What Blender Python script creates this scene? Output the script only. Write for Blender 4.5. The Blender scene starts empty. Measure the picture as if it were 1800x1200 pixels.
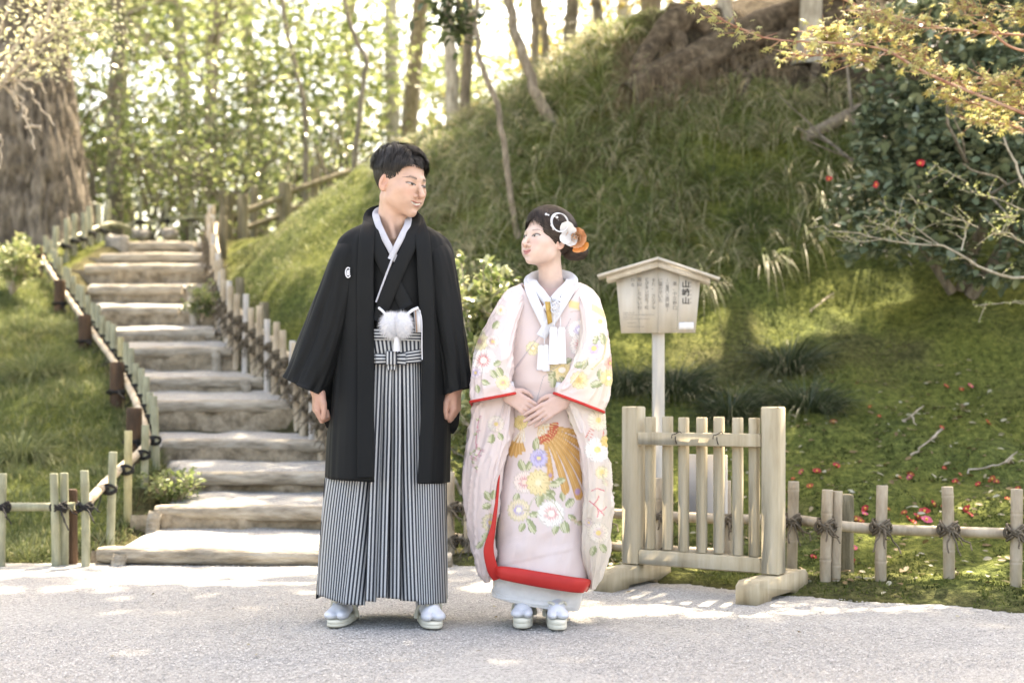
import bpy, math, random
import numpy as np
from mathutils import Vector, Matrix

SC = bpy.context.scene
COL = SC.collection
R = math.radians
rng = np.random.default_rng(7)
random.seed(7)

# ---------------------------------------------------------------- camera
F, HOR, CZ = 2400.0, 705.0, 0.79          # focal length in 1800-px units, horizon row, eye height
cam_d = bpy.data.cameras.new('camera')
cam_d.sensor_width = 36.0
cam_d.lens = 36.0 * F / 1800.0
cam_d.shift_y = (HOR - 600.0) / 1800.0
cam_d.clip_start = 0.05
cam_d.clip_end = 3000.0
cam_d.dof.use_dof = True
cam_d.dof.focus_distance = 4.86
cam_d.dof.aperture_fstop = 2.2
cam = bpy.data.objects.new('camera', cam_d)
cam.location = (0, 0, CZ)
cam.rotation_euler = (R(90), 0, 0)
COL.objects.link(cam)
SC.camera = cam

# ---------------------------------------------------------------- sky and sun
SUN_EL, SUN_AZ = R(59), R(24)             # azimuth measured from +Y (away from camera) towards +X
TO_SUN = np.array([math.sin(SUN_AZ)*math.cos(SUN_EL), math.cos(SUN_AZ)*math.cos(SUN_EL), math.sin(SUN_EL)])
world = bpy.data.worlds.new('World'); SC.world = world
world.use_nodes = True
wn = world.node_tree
bg = wn.nodes['Background']
sky = wn.nodes.new('ShaderNodeTexSky')
sky.sky_type = 'NISHITA'
sky.sun_disc = False
sky.sun_elevation = SUN_EL
sky.sun_rotation = SUN_AZ
sky.air_density = 1.0
sky.dust_density = 5.0
sky.ozone_density = 0.6
wn.links.new(sky.outputs[0], bg.inputs[0])
bg.inputs[1].default_value = 0.15
sun_d = bpy.data.lights.new('sun', 'SUN')
sun_d.energy = 4.2
sun_d.angle = R(0.6)
sun_d.color = (1.0, 0.94, 0.84)
sun = bpy.data.objects.new('sun', sun_d)
sun.rotation_euler = Vector(TO_SUN).to_track_quat('Z', 'Y').to_euler()
sun.location = (0, 0, 30)
COL.objects.link(sun)
SC.view_settings.view_transform = 'Standard'
SC.view_settings.look = 'None'
SC.view_settings.gamma = 1.0
SC.view_settings.use_curve_mapping = False
SC.view_settings.exposure = 2.55
SC.view_settings.use_white_balance = True
SC.view_settings.white_balance_temperature = 8000
SC.view_settings.white_balance_tint = 10
SC.render.engine = 'CYCLES'
SC.cycles.use_denoising = True
SC.cycles.max_bounces = 6
SC.cycles.diffuse_bounces = 3
SC.cycles.glossy_bounces = 2
SC.cycles.transmission_bounces = 4
SC.cycles.transparent_max_bounces = 4
SC.cycles.caustics_reflective = False
SC.cycles.caustics_refractive = False

# ---------------------------------------------------------------- helpers
def W(u, v, Y):
    """world point seen at photo pixel (u, v) at distance Y"""
    return np.array([(u-900.0)/F*Y, Y, CZ-(v-HOR)/F*Y])

def srgb(r, g, b):
    f = lambda c: (c/255/12.92) if c/255 <= 0.04045 else ((c/255+0.055)/1.055)**2.4
    return (f(r), f(g), f(b))

def tag(o, label=None, cat=None, group=None, kind=None):
    if label: o['label'] = label
    if cat: o['category'] = cat
    if group: o['group'] = group
    if kind: o['kind'] = kind
    return o

def empty(name, loc=(0, 0, 0), label=None, cat=None, group=None, kind=None):
    o = bpy.data.objects.new(name, None)
    o.empty_display_size = 0.1
    o.location = loc
    COL.objects.link(o)
    return tag(o, label, cat, group, kind)

def put(o, parent):
    """parent without moving the object"""
    o.parent = parent
    o.matrix_parent_inverse = Matrix.Translation(parent.location).inverted() if parent.type == 'EMPTY' else Matrix()
    return o

class MB:
    """collects geometry, builds one mesh object"""
    def __init__(self): self.v, self.f, self.n, self.c = [], [], 0, []
    def add(self, v, f, col=None):
        v = np.asarray(v, float).reshape(-1, 3)
        self.v.append(v)
        for face in (f.tolist() if isinstance(f, np.ndarray) else f):
            self.f.append([i+self.n for i in face])
        if col is not None:
            c = np.asarray(col, float)
            if c.ndim == 1: c = np.tile(c, (len(v), 1))
            self.c.append(c)
        self.n += len(v)
        return self
    def grid(self, P, closed_u=False, closed_v=False, col=None):
        """P[i, j, 3]: v runs along i, u along j"""
        P = np.asarray(P, float); n, m = P.shape[:2]
        ii = np.arange(n if closed_v else n-1); jj = np.arange(m if closed_u else m-1)
        I, J = np.meshgrid(ii, jj, indexing='ij'); I2, J2 = (I+1) % n, (J+1) % m
        f = np.stack([I*m+J, I*m+J2, I2*m+J2, I2*m+J], -1).reshape(-1, 4)
        return self.add(P.reshape(-1, 3), f, None if col is None else np.asarray(col).reshape(-1, 3))
    def tube(self, path, rad, sides=8, cap=True, col=None, squash=1.0):
        path = np.asarray(path, float); n = len(path)
        rad = np.broadcast_to(np.asarray(rad, float), (n,))
        t = np.gradient(path, axis=0); t /= np.linalg.norm(t, axis=1)[:, None]+1e-12
        up = np.array([0.0, 0, 1]) if abs(t[:, 2]).mean() < 0.9 else np.array([1.0, 0, 0])
        a = np.cross(t, up); a /= np.linalg.norm(a, axis=1)[:, None]+1e-12
        b = np.cross(a, t)
        th = np.linspace(0, 2*np.pi, sides, endpoint=False)
        P = path[:, None]+rad[:, None, None]*(np.cos(th)[None, :, None]*a[:, None]+squash*np.sin(th)[None, :, None]*b[:, None])
        base = self.n
        self.grid(P, closed_u=True, col=None if col is None else np.tile(np.asarray(col, float), (n*sides, 1)))
        if cap:
            self.f.append([base+i for i in range(sides)])
            self.f.append([base+(n-1)*sides+i for i in range(sides)][::-1])
        return self
    def box(self, c, s, rot=None, bev=0.0, taper=1.0):
        c = np.asarray(c, float); s = np.asarray(s, float)/2
        if bev <= 0:
            v = np.array([[x, y, z] for z in (-1, 1) for y in (-1, 1) for x in (-1, 1)], float)*s
            f = [[0, 2, 3, 1], [4, 5, 7, 6], [0, 1, 5, 4], [2, 6, 7, 3], [0, 4, 6, 2], [1, 3, 7, 5]]
        else:
            v, f = bevel_box(s, bev)
        if taper != 1.0:
            k = 1+(taper-1)*(v[:, 2:3]/s[2]+1)/2
            v = v*np.concatenate([k, k, np.ones_like(k)], 1)
        if rot is not None: v = v @ np.asarray(rot, float).T
        return self.add(v+c, f)
    def build(self, name, mat, parent=None, smooth=False, attr='col'):
        V = np.concatenate(self.v) if self.v else np.zeros((0, 3))
        o = mesh_from(name, V, self.f, mat, parent, smooth)
        if self.c: set_col(o, np.concatenate(self.c), attr)
        return o

def bevel_box(s, b):
    """box with chamfered edges, 24 verts"""
    v, idx = [], {}
    for sx in (-1, 1):
        for sy in (-1, 1):
            for sz in (-1, 1):
                sg = (sx, sy, sz)
                for ax in range(3):
                    p = [sg[k]*(s[k]-(0 if k == ax else b)) for k in range(3)]
                    idx[(sg, ax)] = len(v); v.append(p)
    f = []
    def other(ax): return [k for k in range(3) if k != ax]
    for ax in range(3):
        a, c = other(ax)
        for sg in (-1, 1):
            q = []
            for (sa, sc_) in ((-1, -1), (1, -1), (1, 1), (-1, 1)):
                t = [0, 0, 0]; t[ax] = sg; t[a] = sa; t[c] = sc_
                q.append(idx[(tuple(t), ax)])
            f.append(q)
    for ax in range(3):
        a, c = other(ax)
        for sa in (-1, 1):
            for sc_ in (-1, 1):
                q = []
                for (k, face) in ((-1, a), (1, a), (1, c), (-1, c)):
                    t = [0, 0, 0]; t[ax] = k; t[a] = sa; t[c] = sc_
                    q.append(idx[(tuple(t), face)])
                f.append(q)
    for sx in (-1, 1):
        for sy in (-1, 1):
            for sz in (-1, 1):
                f.append([idx[((sx, sy, sz), k)] for k in range(3)])
    return np.array(v, float), f

def mesh_from(name, V, faces, mat=None, parent=None, smooth=False, fix=False):
    V = np.ascontiguousarray(V, dtype=np.float32)
    me = bpy.data.meshes.new(name)
    if isinstance(faces, np.ndarray) and faces.ndim == 2:
        nf, k = faces.shape
        me.vertices.add(len(V)); me.vertices.foreach_set('co', V.ravel())
        me.loops.add(nf*k); me.loops.foreach_set('vertex_index', faces.astype(np.int32).ravel())
        me.polygons.add(nf)
        me.polygons.foreach_set('loop_start', np.arange(0, nf*k, k, dtype=np.int32))
        me.polygons.foreach_set('loop_total', np.full(nf, k, dtype=np.int32))
        me.update(calc_edges=True)
    else:
        tot = np.array([len(f) for f in faces], dtype=np.int32)
        flat = np.fromiter((i for f in faces for i in f), dtype=np.int32, count=int(tot.sum()))
        me.vertices.add(len(V)); me.vertices.foreach_set('co', V.ravel())
        me.loops.add(len(flat)); me.loops.foreach_set('vertex_index', flat)
        me.polygons.add(len(tot))
        me.polygons.foreach_set('loop_start', np.concatenate([[0], np.cumsum(tot)[:-1]]).astype(np.int32))
        me.polygons.foreach_set('loop_total', tot)
        me.update(calc_edges=True)
    me.validate()
    if smooth: me.polygons.foreach_set('use_smooth', np.ones(len(me.polygons), dtype=bool))
    if mat is not None: me.materials.append(mat)
    o = bpy.data.objects.new(name, me)
    COL.objects.link(o)
    if parent is not None: put(o, parent)
    return o

def set_col(o, c, name='col'):
    c = np.asarray(c, np.float32)
    if c.shape[1] == 3: c = np.concatenate([c, np.ones((len(c), 1), np.float32)], 1)
    a = o.data.color_attributes.new(name, 'FLOAT_COLOR', 'POINT')
    a.data.foreach_set('color', np.ascontiguousarray(c).ravel())

def copy_thing(o, parent=None):
    c = o.copy(); COL.objects.link(c)
    if parent is not None: c.parent = parent
    for ch in list(o.children): copy_thing(ch, c)
    return c

# value noise for modelling (vectorised, any dimension 2 or 3)
def _hash(ix, iy, iz, seed):
    h = (ix*374761393+iy*668265263+iz*2147483647+seed*1274126177).astype(np.int64)
    h = (h ^ (h >> 13))*1274126177
    h = h ^ (h >> 16)
    return ((h & 0xffffff)/float(0xffffff))*2-1

def vnoise(P, scale=1.0, seed=0):
    P = np.asarray(P, float)*scale
    if P.shape[-1] == 2: P = np.concatenate([P, np.zeros(P.shape[:-1]+(1,))], -1)
    i = np.floor(P).astype(np.int64); f = P-i; f = f*f*(3-2*f)
    out = 0
    for dx in (0, 1):
        for dy in (0, 1):
            for dz in (0, 1):
                w = (f[..., 0] if dx else 1-f[..., 0])*(f[..., 1] if dy else 1-f[..., 1])*(f[..., 2] if dz else 1-f[..., 2])
                out = out+w*_hash(i[..., 0]+dx, i[..., 1]+dy, i[..., 2]+dz, seed)
    return out

def fbm(P, scale=1.0, oct=3, seed=0):
    return sum(vnoise(P, scale*2**k, seed+k)*0.5**k for k in range(oct))

def sstep(a, b, x):
    t = np.clip((np.asarray(x, float)-a)/(b-a), 0, 1)
    return t*t*(3-2*t)

def interp_path(pts, n, smooth=True):
    """resample a polyline (Catmull-Rom) to n points"""
    P = np.asarray(pts, float)
    if not smooth or len(P) < 3:
        d = np.concatenate([[0], np.cumsum(np.linalg.norm(np.diff(P, axis=0), axis=1))])
        s = np.linspace(0, d[-1], n)
        return np.stack([np.interp(s, d, P[:, k]) for k in range(P.shape[1])], 1)
    Q = np.concatenate([[2*P[0]-P[1]], P, [2*P[-1]-P[-2]]])
    out = []
    for t in np.linspace(0, len(P)-1-1e-9, n):
        i = int(t); f = t-i
        a, b, c, d = Q[i], Q[i+1], Q[i+2], Q[i+3]
        out.append(0.5*((2*b)+(c-a)*f+(2*a-5*b+4*c-d)*f*f+(3*b-a-3*c+d)*f**3))
    return np.array(out)

# ---------------------------------------------------------------- materials
def newmat(name):
    m = bpy.data.materials.new(name); m.use_nodes = True
    return m, m.node_tree, m.node_tree.nodes['Principled BSDF']

def N(nt, t, **kw):
    n = nt.nodes.new(t)
    for k, v in kw.items(): setattr(n, k, v)
    return n

def ramp(nt, fac, stops):
    r = N(nt, 'ShaderNodeValToRGB')
    e = r.color_ramp.elements
    while len(e) < len(stops): e.new(0.5)
    for k, (p, c) in enumerate(stops):
        e[k].position = p; e[k].color = (*c, 1) if len(c) == 3 else c
    nt.links.new(fac, r.inputs[0])
    return r.outputs[0]

def noise_mat(name, cols, scale=8, detail=5, rough=0.8, bump=0.2, bscale=None, stretch=(1, 1, 1), spec=0.3, dist=0.02, sheen=0, trans=0):
    """procedural colour: noise through a ramp of 2-4 colours, with bump"""
    m, nt, b = newmat(name)
    tc = N(nt, 'ShaderNodeTexCoord'); mp = N(nt, 'ShaderNodeMapping')
    mp.inputs['Scale'].default_value = stretch
    nt.links.new(tc.outputs['Object'], mp.inputs[0])
    nz = N(nt, 'ShaderNodeTexNoise'); nz.inputs['Scale'].default_value = scale; nz.inputs['Detail'].default_value = detail
    nz.inputs['Roughness'].default_value = 0.62
    nt.links.new(mp.outputs[0], nz.inputs['Vector'])
    k = len(cols)
    col = ramp(nt, nz.outputs[0], [(0.3+0.4*i/(max(k-1, 1)), c) for i, c in enumerate(cols)])
    nt.links.new(col, b.inputs['Base Color'])
    b.inputs['Roughness'].default_value = rough
    b.inputs['Specular IOR Level'].default_value = spec
    if bump:
        n2 = N(nt, 'ShaderNodeTexNoise'); n2.inputs['Scale'].default_value = bscale or scale*3; n2.inputs['Detail'].default_value = 4
        nt.links.new(mp.outputs[0], n2.inputs['Vector'])
        bp = N(nt, 'ShaderNodeBump'); bp.inputs['Strength'].default_value = bump; bp.inputs['Distance'].default_value = dist
        nt.links.new(n2.outputs[0], bp.inputs['Height']); nt.links.new(bp.outputs[0], b.inputs['Normal'])
    return m

def leaf_mat(name, cols, rough=0.5, trans=0.35, spec=0.4, tcol=None):
    """leaf: colour varies from leaf to leaf (attribute 'col' red channel), light passes through"""
    m, nt, b = newmat(name)
    at = N(nt, 'ShaderNodeAttribute', attribute_name='col')
    k = len(cols)
    col = ramp(nt, at.outputs['Fac'], [(i/max(k-1, 1), c) for i, c in enumerate(cols)])
    nt.links.new(col, b.inputs['Base Color'])
    b.inputs['Roughness'].default_value = rough
    b.inputs['Specular IOR Level'].default_value = spec
    tr = N(nt, 'ShaderNodeBsdfTranslucent')
    if tcol is None: nt.links.new(col, tr.inputs[0])
    else:
        mx = N(nt, 'ShaderNodeMix', data_type='RGBA'); mx.inputs[0].default_value = 0.6
        nt.links.new(col, mx.inputs[6]); mx.inputs[7].default_value = (*tcol, 1)
        nt.links.new(mx.outputs[2], tr.inputs[0])
    ms = N(nt, 'ShaderNodeMixShader'); ms.inputs[0].default_value = trans
    nt.links.new(b.outputs[0], ms.inputs[1]); nt.links.new(tr.outputs[0], ms.inputs[2])
    nt.links.new(ms.outputs[0], nt.nodes['Material Output'].inputs['Surface'])
    return m

def vcol_mat(name, rough=0.6, spec=0.3, sheen=0.0, bump=0.0, bscale=200, sss=0.0, attr='col', sheen_rough=0.4, coat=0.0):
    m, nt, b = newmat(name)
    at = N(nt, 'ShaderNodeAttribute', attribute_name=attr)
    nt.links.new(at.outputs['Color'], b.inputs['Base Color'])
    b.inputs['Roughness'].default_value = rough
    b.inputs['Specular IOR Level'].default_value = spec
    b.inputs['Sheen Weight'].default_value = sheen
    b.inputs['Sheen Roughness'].default_value = sheen_rough
    if sss:
        b.inputs['Subsurface Weight'].default_value = sss
        b.inputs['Subsurface Radius'].default_value = (0.010, 0.004, 0.002)
        b.inputs['Subsurface Scale'].default_value = 1.0
    if bump:
        tc = N(nt, 'ShaderNodeTexCoord')
        n2 = N(nt, 'ShaderNodeTexNoise'); n2.inputs['Scale'].default_value = bscale; n2.inputs['Detail'].default_value = 2
        nt.links.new(tc.outputs['Object'], n2.inputs['Vector'])
        bp = N(nt, 'ShaderNodeBump'); bp.inputs['Strength'].default_value = bump; bp.inputs['Distance'].default_value = 0.003
        nt.links.new(n2.outputs[0], bp.inputs['Height']); nt.links.new(bp.outputs[0], b.inputs['Normal'])
    return m
# ================================================================ terrain
STEP_Y = [6.65+0.64*i for i in range(13)]
STEP_V = [960, 887, 827, 772, 705, 663, 610, 580, 537, 502, 465, 445, 425]
STEP_L = [175, 272, 318, 286, 266, 250, 218, 203, 180, 158, 150, 178, 226]
STEP_R = [775, 705, 640, 572, 512, 463, 408, 378, 366, 360, 360, 360, 361]
STEP_Z = [float(W(0, v, y)[2]) for v, y in zip(STEP_V, STEP_Y)]
STEP_XL = [float(W(u, 0, y)[0]) for u, y in zip(STEP_L, STEP_Y)]
STEP_XR = [float(W(u, 0, y)[0]) for u, y in zip(STEP_R, STEP_Y)]

def edge_Y(X):
    """where the gravel path meets the banks"""
    return np.interp(X, [-30, -6, -2.1, -0.5, -0.2, 0.35, 0.75, 1.19, 1.9, 3.2, 30],
                        [6.9, 6.75, 6.62, 6.68, 6.5, 6.12, 5.86, 5.50, 5.08, 4.6, 2.0])

_cp = [  # (u, v, Y) points on the banks
    (0, 960, 6.95), (120, 960, 6.85), (-300, 930, 7.2),
    (0, 850, 8.0), (110, 850, 7.8), (190, 905, 7.3), (-400, 800, 8.5),
    (0, 700, 9.5), (100, 700, 9.3), (200, 745, 9.0), (-500, 640, 10),
    (0, 560, 11.5), (90, 590, 10.8), (0, 480, 13), (60, 490, 13.2), (0, 425, 15), (-700, 420, 15), (-900, 560, 11.5),
    (1050, 975, 6.85), (1300, 975, 6.5), (1500, 960, 6.4), (1785, 960, 6.1), (2200, 960, 5.8),
    (1100, 850, 7.6), (1300, 850, 7.45), (1500, 850, 7.3), (1800, 850, 7.0), (2300, 850, 6.8),
    (1100, 720, 8.5), (1300, 720, 8.35), (1500, 720, 8.2), (1800, 720, 8.0), (2400, 720, 7.8),
    (900, 800, 8.0), (830, 900, 7.3), (760, 800, 8.1), (900, 690, 8.8),
    (1100, 600, 9.25), (1300, 600, 9.1), (1500, 600, 9.0), (1800, 600, 8.8), (2500, 600, 8.6),
    (1000, 480, 9.9), (1150, 480, 9.8), (1300, 480, 9.7), (1500, 480, 9.6), (1800, 480, 9.4), (2500, 480, 9.2),
    (680, 720, 8.8), (600, 610, 10.0), (540, 690, 9.2), (700, 560, 10.0),
    (560, 480, 11.1), (460, 520, 11.3), (440, 470, 12.2), (640, 420, 11.3), (500, 400, 12.6), (560, 340, 13.0),
    (760, 420, 10.8), (760, 330, 11.3), (770, 275, 11.8), (650, 300, 12.6),
    (900, 330, 10.7), (900, 210, 11.5), (1050, 250, 10.7), (1050, 100, 11.3),
    (1200, 330, 10.35), (1200, 180, 10.85), (1200, 60, 11.3), (1400, 330, 10.2), (1400, 190, 10.7), (1400, 100, 11.3),
    (1600, 330, 10.1), (1600, 180, 10.6), (1800, 330, 9.9), (1800, 180, 10.4), (2500, 250, 9.9)]
_P = [W(*c) for c in _cp]
_P += [np.array(p, float) for p in (
    (-0.7, 14, 2.9), (0, 14, 3.2), (1, 14, 3.9), (3, 14, 4.7), (5, 13, 5.0), (1.4, 12.4, 4.2), (2.6, 12.4, 4.5), (4.2, 12, 4.6), (7.5, 12, 4.8), (0, 17, 3.0), (3, 18, 4.3), (6, 18, 4.6), (10, 16, 4.6),
    (-3.8, 15.5, 2.5), (-3.8, 18, 2.45), (-2.5, 15.5, 2.62), (-1.5, 16, 2.75), (-6, 16, 2.45), (-8, 17, 2.4), (-2, 19, 2.5), (-12, 14, 2.2), (-12, 10, 1.2), (-12, 7.4, 0.1),
    (10, 8, 2.2), (10, 6, 0.5), (14, 9, 3.6), (12, 12, 4.6))]
for y, z, a, b in zip(STEP_Y, STEP_Z, STEP_XL, STEP_XR):
    _P += [np.array([a-0.12, y+0.2, z+0.02]), np.array([b+0.12, y+0.2, z+0.02])]
_P = np.array(_P)

def _tps(r2): return 0.5*r2*np.log(r2+1e-9)
_n = len(_P)
_A = np.zeros((_n+3, _n+3))
_d2 = ((_P[:, None, :2]-_P[None, :, :2])**2).sum(-1)
_A[:_n, :_n] = _tps(_d2)+np.eye(_n)*0.02
_A[:_n, _n] = 1; _A[:_n, _n+1:] = _P[:, :2]; _A[_n, :_n] = 1; _A[_n+1:, :_n] = _P[:, :2].T
_w = np.linalg.solve(_A, np.concatenate([_P[:, 2], np.zeros(3)]))

def bank_raw(X, Y):
    q = np.stack([np.clip(X, -14, 13), np.clip(Y, 4, 19)], -1)
    shp = q.shape[:-1]; q = q.reshape(-1, 2)
    out = np.empty(len(q))
    for s in range(0, len(q), 20000):
        d2 = ((q[s:s+20000, None]-_P[None, :, :2])**2).sum(-1)
        out[s:s+20000] = _tps(d2) @ _w[:_n]+_w[_n]+q[s:s+20000] @ _w[_n+1:]
    return out.reshape(shp)

def in_stairs(X, Y, pad=0.0):
    a = np.interp(Y, STEP_Y, STEP_XL)-pad; b = np.interp(Y, STEP_Y, STEP_XR)+pad
    return (X > a) & (X < b) & (Y > 6.6) & (Y < 14.6)

def H(X, Y, bumps=True):
    X = np.asarray(X, float); Y = np.asarray(Y, float)
    z = bank_raw(X, Y)
    P2 = np.stack([X, Y], -1)
    d = Y-edge_Y(X)+0.05*vnoise(P2, 3.0, 3)+0.025*vnoise(P2, 11.0, 4)
    lo = 0.035*sstep(0, 0.25, d)+0.02*np.clip(d, 0, 1)
    z = np.where(d < 1.2, lo+(np.maximum(z, 0.02)-lo)*sstep(0.15, 1.2, d), z)
    if bumps:
        amp = sstep(0.1, 1.0, d)
        z = z+amp*(0.045*fbm(P2, 1.7, 2, 11)+0.018*vnoise(P2, 6.0, 12))
        z = z+amp*(0.060*np.abs(vnoise(P2*np.array([0.75, 1.2]), 3.6, 14))+0.035*np.abs(vnoise(P2*np.array([0.7, 1.2]), 8.0, 15)))*(X > -1.5)+sstep(0, 0.2, d)*0.011*vnoise(P2, 14.0, 13)
    # cut for the stairs
    ys = np.array(STEP_Y); zs = np.array(STEP_Z)
    prof = np.interp(Y, np.concatenate([ys, [15.2]]), np.concatenate([zs-0.19, [zs[-1]-0.12]]))
    a = np.interp(Y, ys, STEP_XL); b = np.interp(Y, ys, STEP_XR)
    din = np.minimum(X-a, b-X)
    k = sstep(-0.10, 0.06, din)*sstep(6.5, 6.7, Y)*(1-sstep(14.4, 15.0, Y))
    z = z*(1-k)+np.minimum(prof, z)*k
    return np.where(d < 0, -0.06, z)

def axis(lo, a, b, hi, st, g=1.16):
    c = list(np.arange(a, b+1e-6, st))
    x, s, L = a, st, []
    while x > lo: s *= g; x -= s; L.append(x)
    x, s, Rr = b, st, []
    while x < hi: s *= g; x += s; Rr.append(x)
    return np.array(L[::-1]+c+Rr)

gx = axis(-45, -6.2, 5.6, 45, 0.045); gy = axis(1.5, 4.6, 13.2, 60, 0.045)
GX, GY = np.meshgrid(gx, gy)
GZ = H(GX, GY)
_lx, _ly = np.arange(-8, 9.01, 0.05), np.arange(1, 20.01, 0.05)
_LX, _LY = np.meshgrid(_lx, _ly)
_LT = {True: H(_LX, _LY), False: H(_LX, _LY, False)}
def Hf(X, Y, bumps=True):
    """quick bilinear ground height"""
    T = _LT[bumps]; fx = np.clip((np.asarray(X, float)+8)/0.05, 0, len(_lx)-1.001); fy = np.clip((np.asarray(Y, float)-1)/0.05, 0, len(_ly)-1.001)
    i, j = fy.astype(int), fx.astype(int); a, b = fy-i, fx-j
    return (T[i, j]*(1-b)+T[i, j+1]*b)*(1-a)+(T[i+1, j]*(1-b)+T[i+1, j+1]*b)*a

def slope_n(X, Y, e=0.08):
    zx = (Hf(X+e, Y, False)-Hf(X-e, Y, False))/(2*e); zy = (Hf(X, Y+e, False)-Hf(X, Y-e, False))/(2*e)
    n = np.stack([-zx, -zy, np.ones_like(zx)], -1)
    return n/np.linalg.norm(n, axis=-1, keepdims=True)

def zones(X, Y, Z):
    """how much of the ground is moss, soil, dry litter (its own cover, not shading)"""
    P2 = np.stack([X, Y], -1)
    v = HOR-(Z-CZ)/np.maximum(Y, 1)*F
    u = 900+X/np.maximum(Y, 1)*F
    nz = fbm(P2, 1.3, 3, 40)
    moss = np.clip(0.75+0.6*nz, 0, 1)
    soil = sstep(0.0, 1.0, fbm(P2, 1.6, 4, 50))*0.55
    # bare earth under the roots at the top right, darkened for the shaded hollow, and beside the stairs
    soil = np.maximum(soil, sstep(210, 130, v+40*nz)*sstep(1080, 1170, u))
    d = Y-edge_Y(X)
    near_st = in_stairs(X, Y, 0.22)
    soil = np.where(near_st, np.maximum(soil, 0.75), soil)
    soil = np.maximum(soil, 0.6*(1-sstep(0.0, 0.18, d)))
    yellow = np.clip(0.5+0.9*fbm(P2, 2.3, 2, 60), 0, 1)
    return np.stack([moss, np.clip(soil, 0, 1), yellow], -1)

hill = mesh_from('hillside', np.stack([GX, GY, GZ], -1).reshape(-1, 3),
                 (lambda n, m: (np.add.outer(np.arange(n-1)*m, np.arange(m-1))[..., None]+np.array([0, 1, m+1, m])).reshape(-1, 4))(*GX.shape),
                 None, None, True)
set_col(hill, zones(GX.ravel(), GY.ravel(), GZ.ravel()))
tag(hill, 'mossy garden bank rising behind the gravel path', None, None, 'structure')
m, nt, b = newmat('moss_ground')
at = N(nt, 'ShaderNodeAttribute', attribute_name='col')
sp = N(nt, 'ShaderNodeSeparateColor'); nt.links.new(at.outputs['Color'], sp.inputs[0])
tc = N(nt, 'ShaderNodeTexCoord')
n1 = N(nt, 'ShaderNodeTexNoise'); n1.inputs['Scale'].default_value = 26; n1.inputs['Detail'].default_value = 6; n1.inputs['Roughness'].default_value = 0.7
nt.links.new(tc.outputs['Object'], n1.inputs['Vector'])
mossc = ramp(nt, n1.outputs[0], [(0.30, (0.027, 0.034, 0.012)), (0.48, (0.085, 0.106, 0.030)), (0.62, (0.16, 0.185, 0.052)), (0.78, (0.26, 0.27, 0.09))])
soilc = ramp(nt, n1.outputs[0], [(0.30, (0.024, 0.018, 0.012)), (0.55, (0.07, 0.054, 0.035)), (0.75, (0.16, 0.13, 0.085))])  # soil ramp darkened in place of the shaded root hollow
yelc = ramp(nt, n1.outputs[0], [(0.32, (0.042, 0.050, 0.014)), (0.5, (0.12, 0.136, 0.032)), (0.72, (0.24, 0.245, 0.065))])
mx0 = N(nt, 'ShaderNodeMix', data_type='RGBA'); nt.links.new(sp.outputs[2], mx0.inputs[0]); nt.links.new(mossc, mx0.inputs[6]); nt.links.new(yelc, mx0.inputs[7])
mx = N(nt, 'ShaderNodeMix', data_type='RGBA'); nt.links.new(sp.outputs[1], mx.inputs[0]); nt.links.new(mx0.outputs[2], mx.inputs[6]); nt.links.new(soilc, mx.inputs[7])
nt.links.new(mx.outputs[2], b.inputs['Base Color']); b.inputs['Roughness'].default_value = 0.95; b.inputs['Specular IOR Level'].default_value = 0.1
n2 = N(nt, 'ShaderNodeTexNoise'); n2.inputs['Scale'].default_value = 70; n2.inputs['Detail'].default_value = 5
nt.links.new(tc.outputs['Object'], n2.inputs['Vector'])
bp = N(nt, 'ShaderNodeBump'); bp.inputs['Strength'].default_value = 0.9; bp.inputs['Distance'].default_value = 0.03
nt.links.new(n2.outputs[0], bp.inputs['Height']); nt.links.new(bp.outputs[0], b.inputs['Normal'])
hill.data.materials.append(m)

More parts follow.
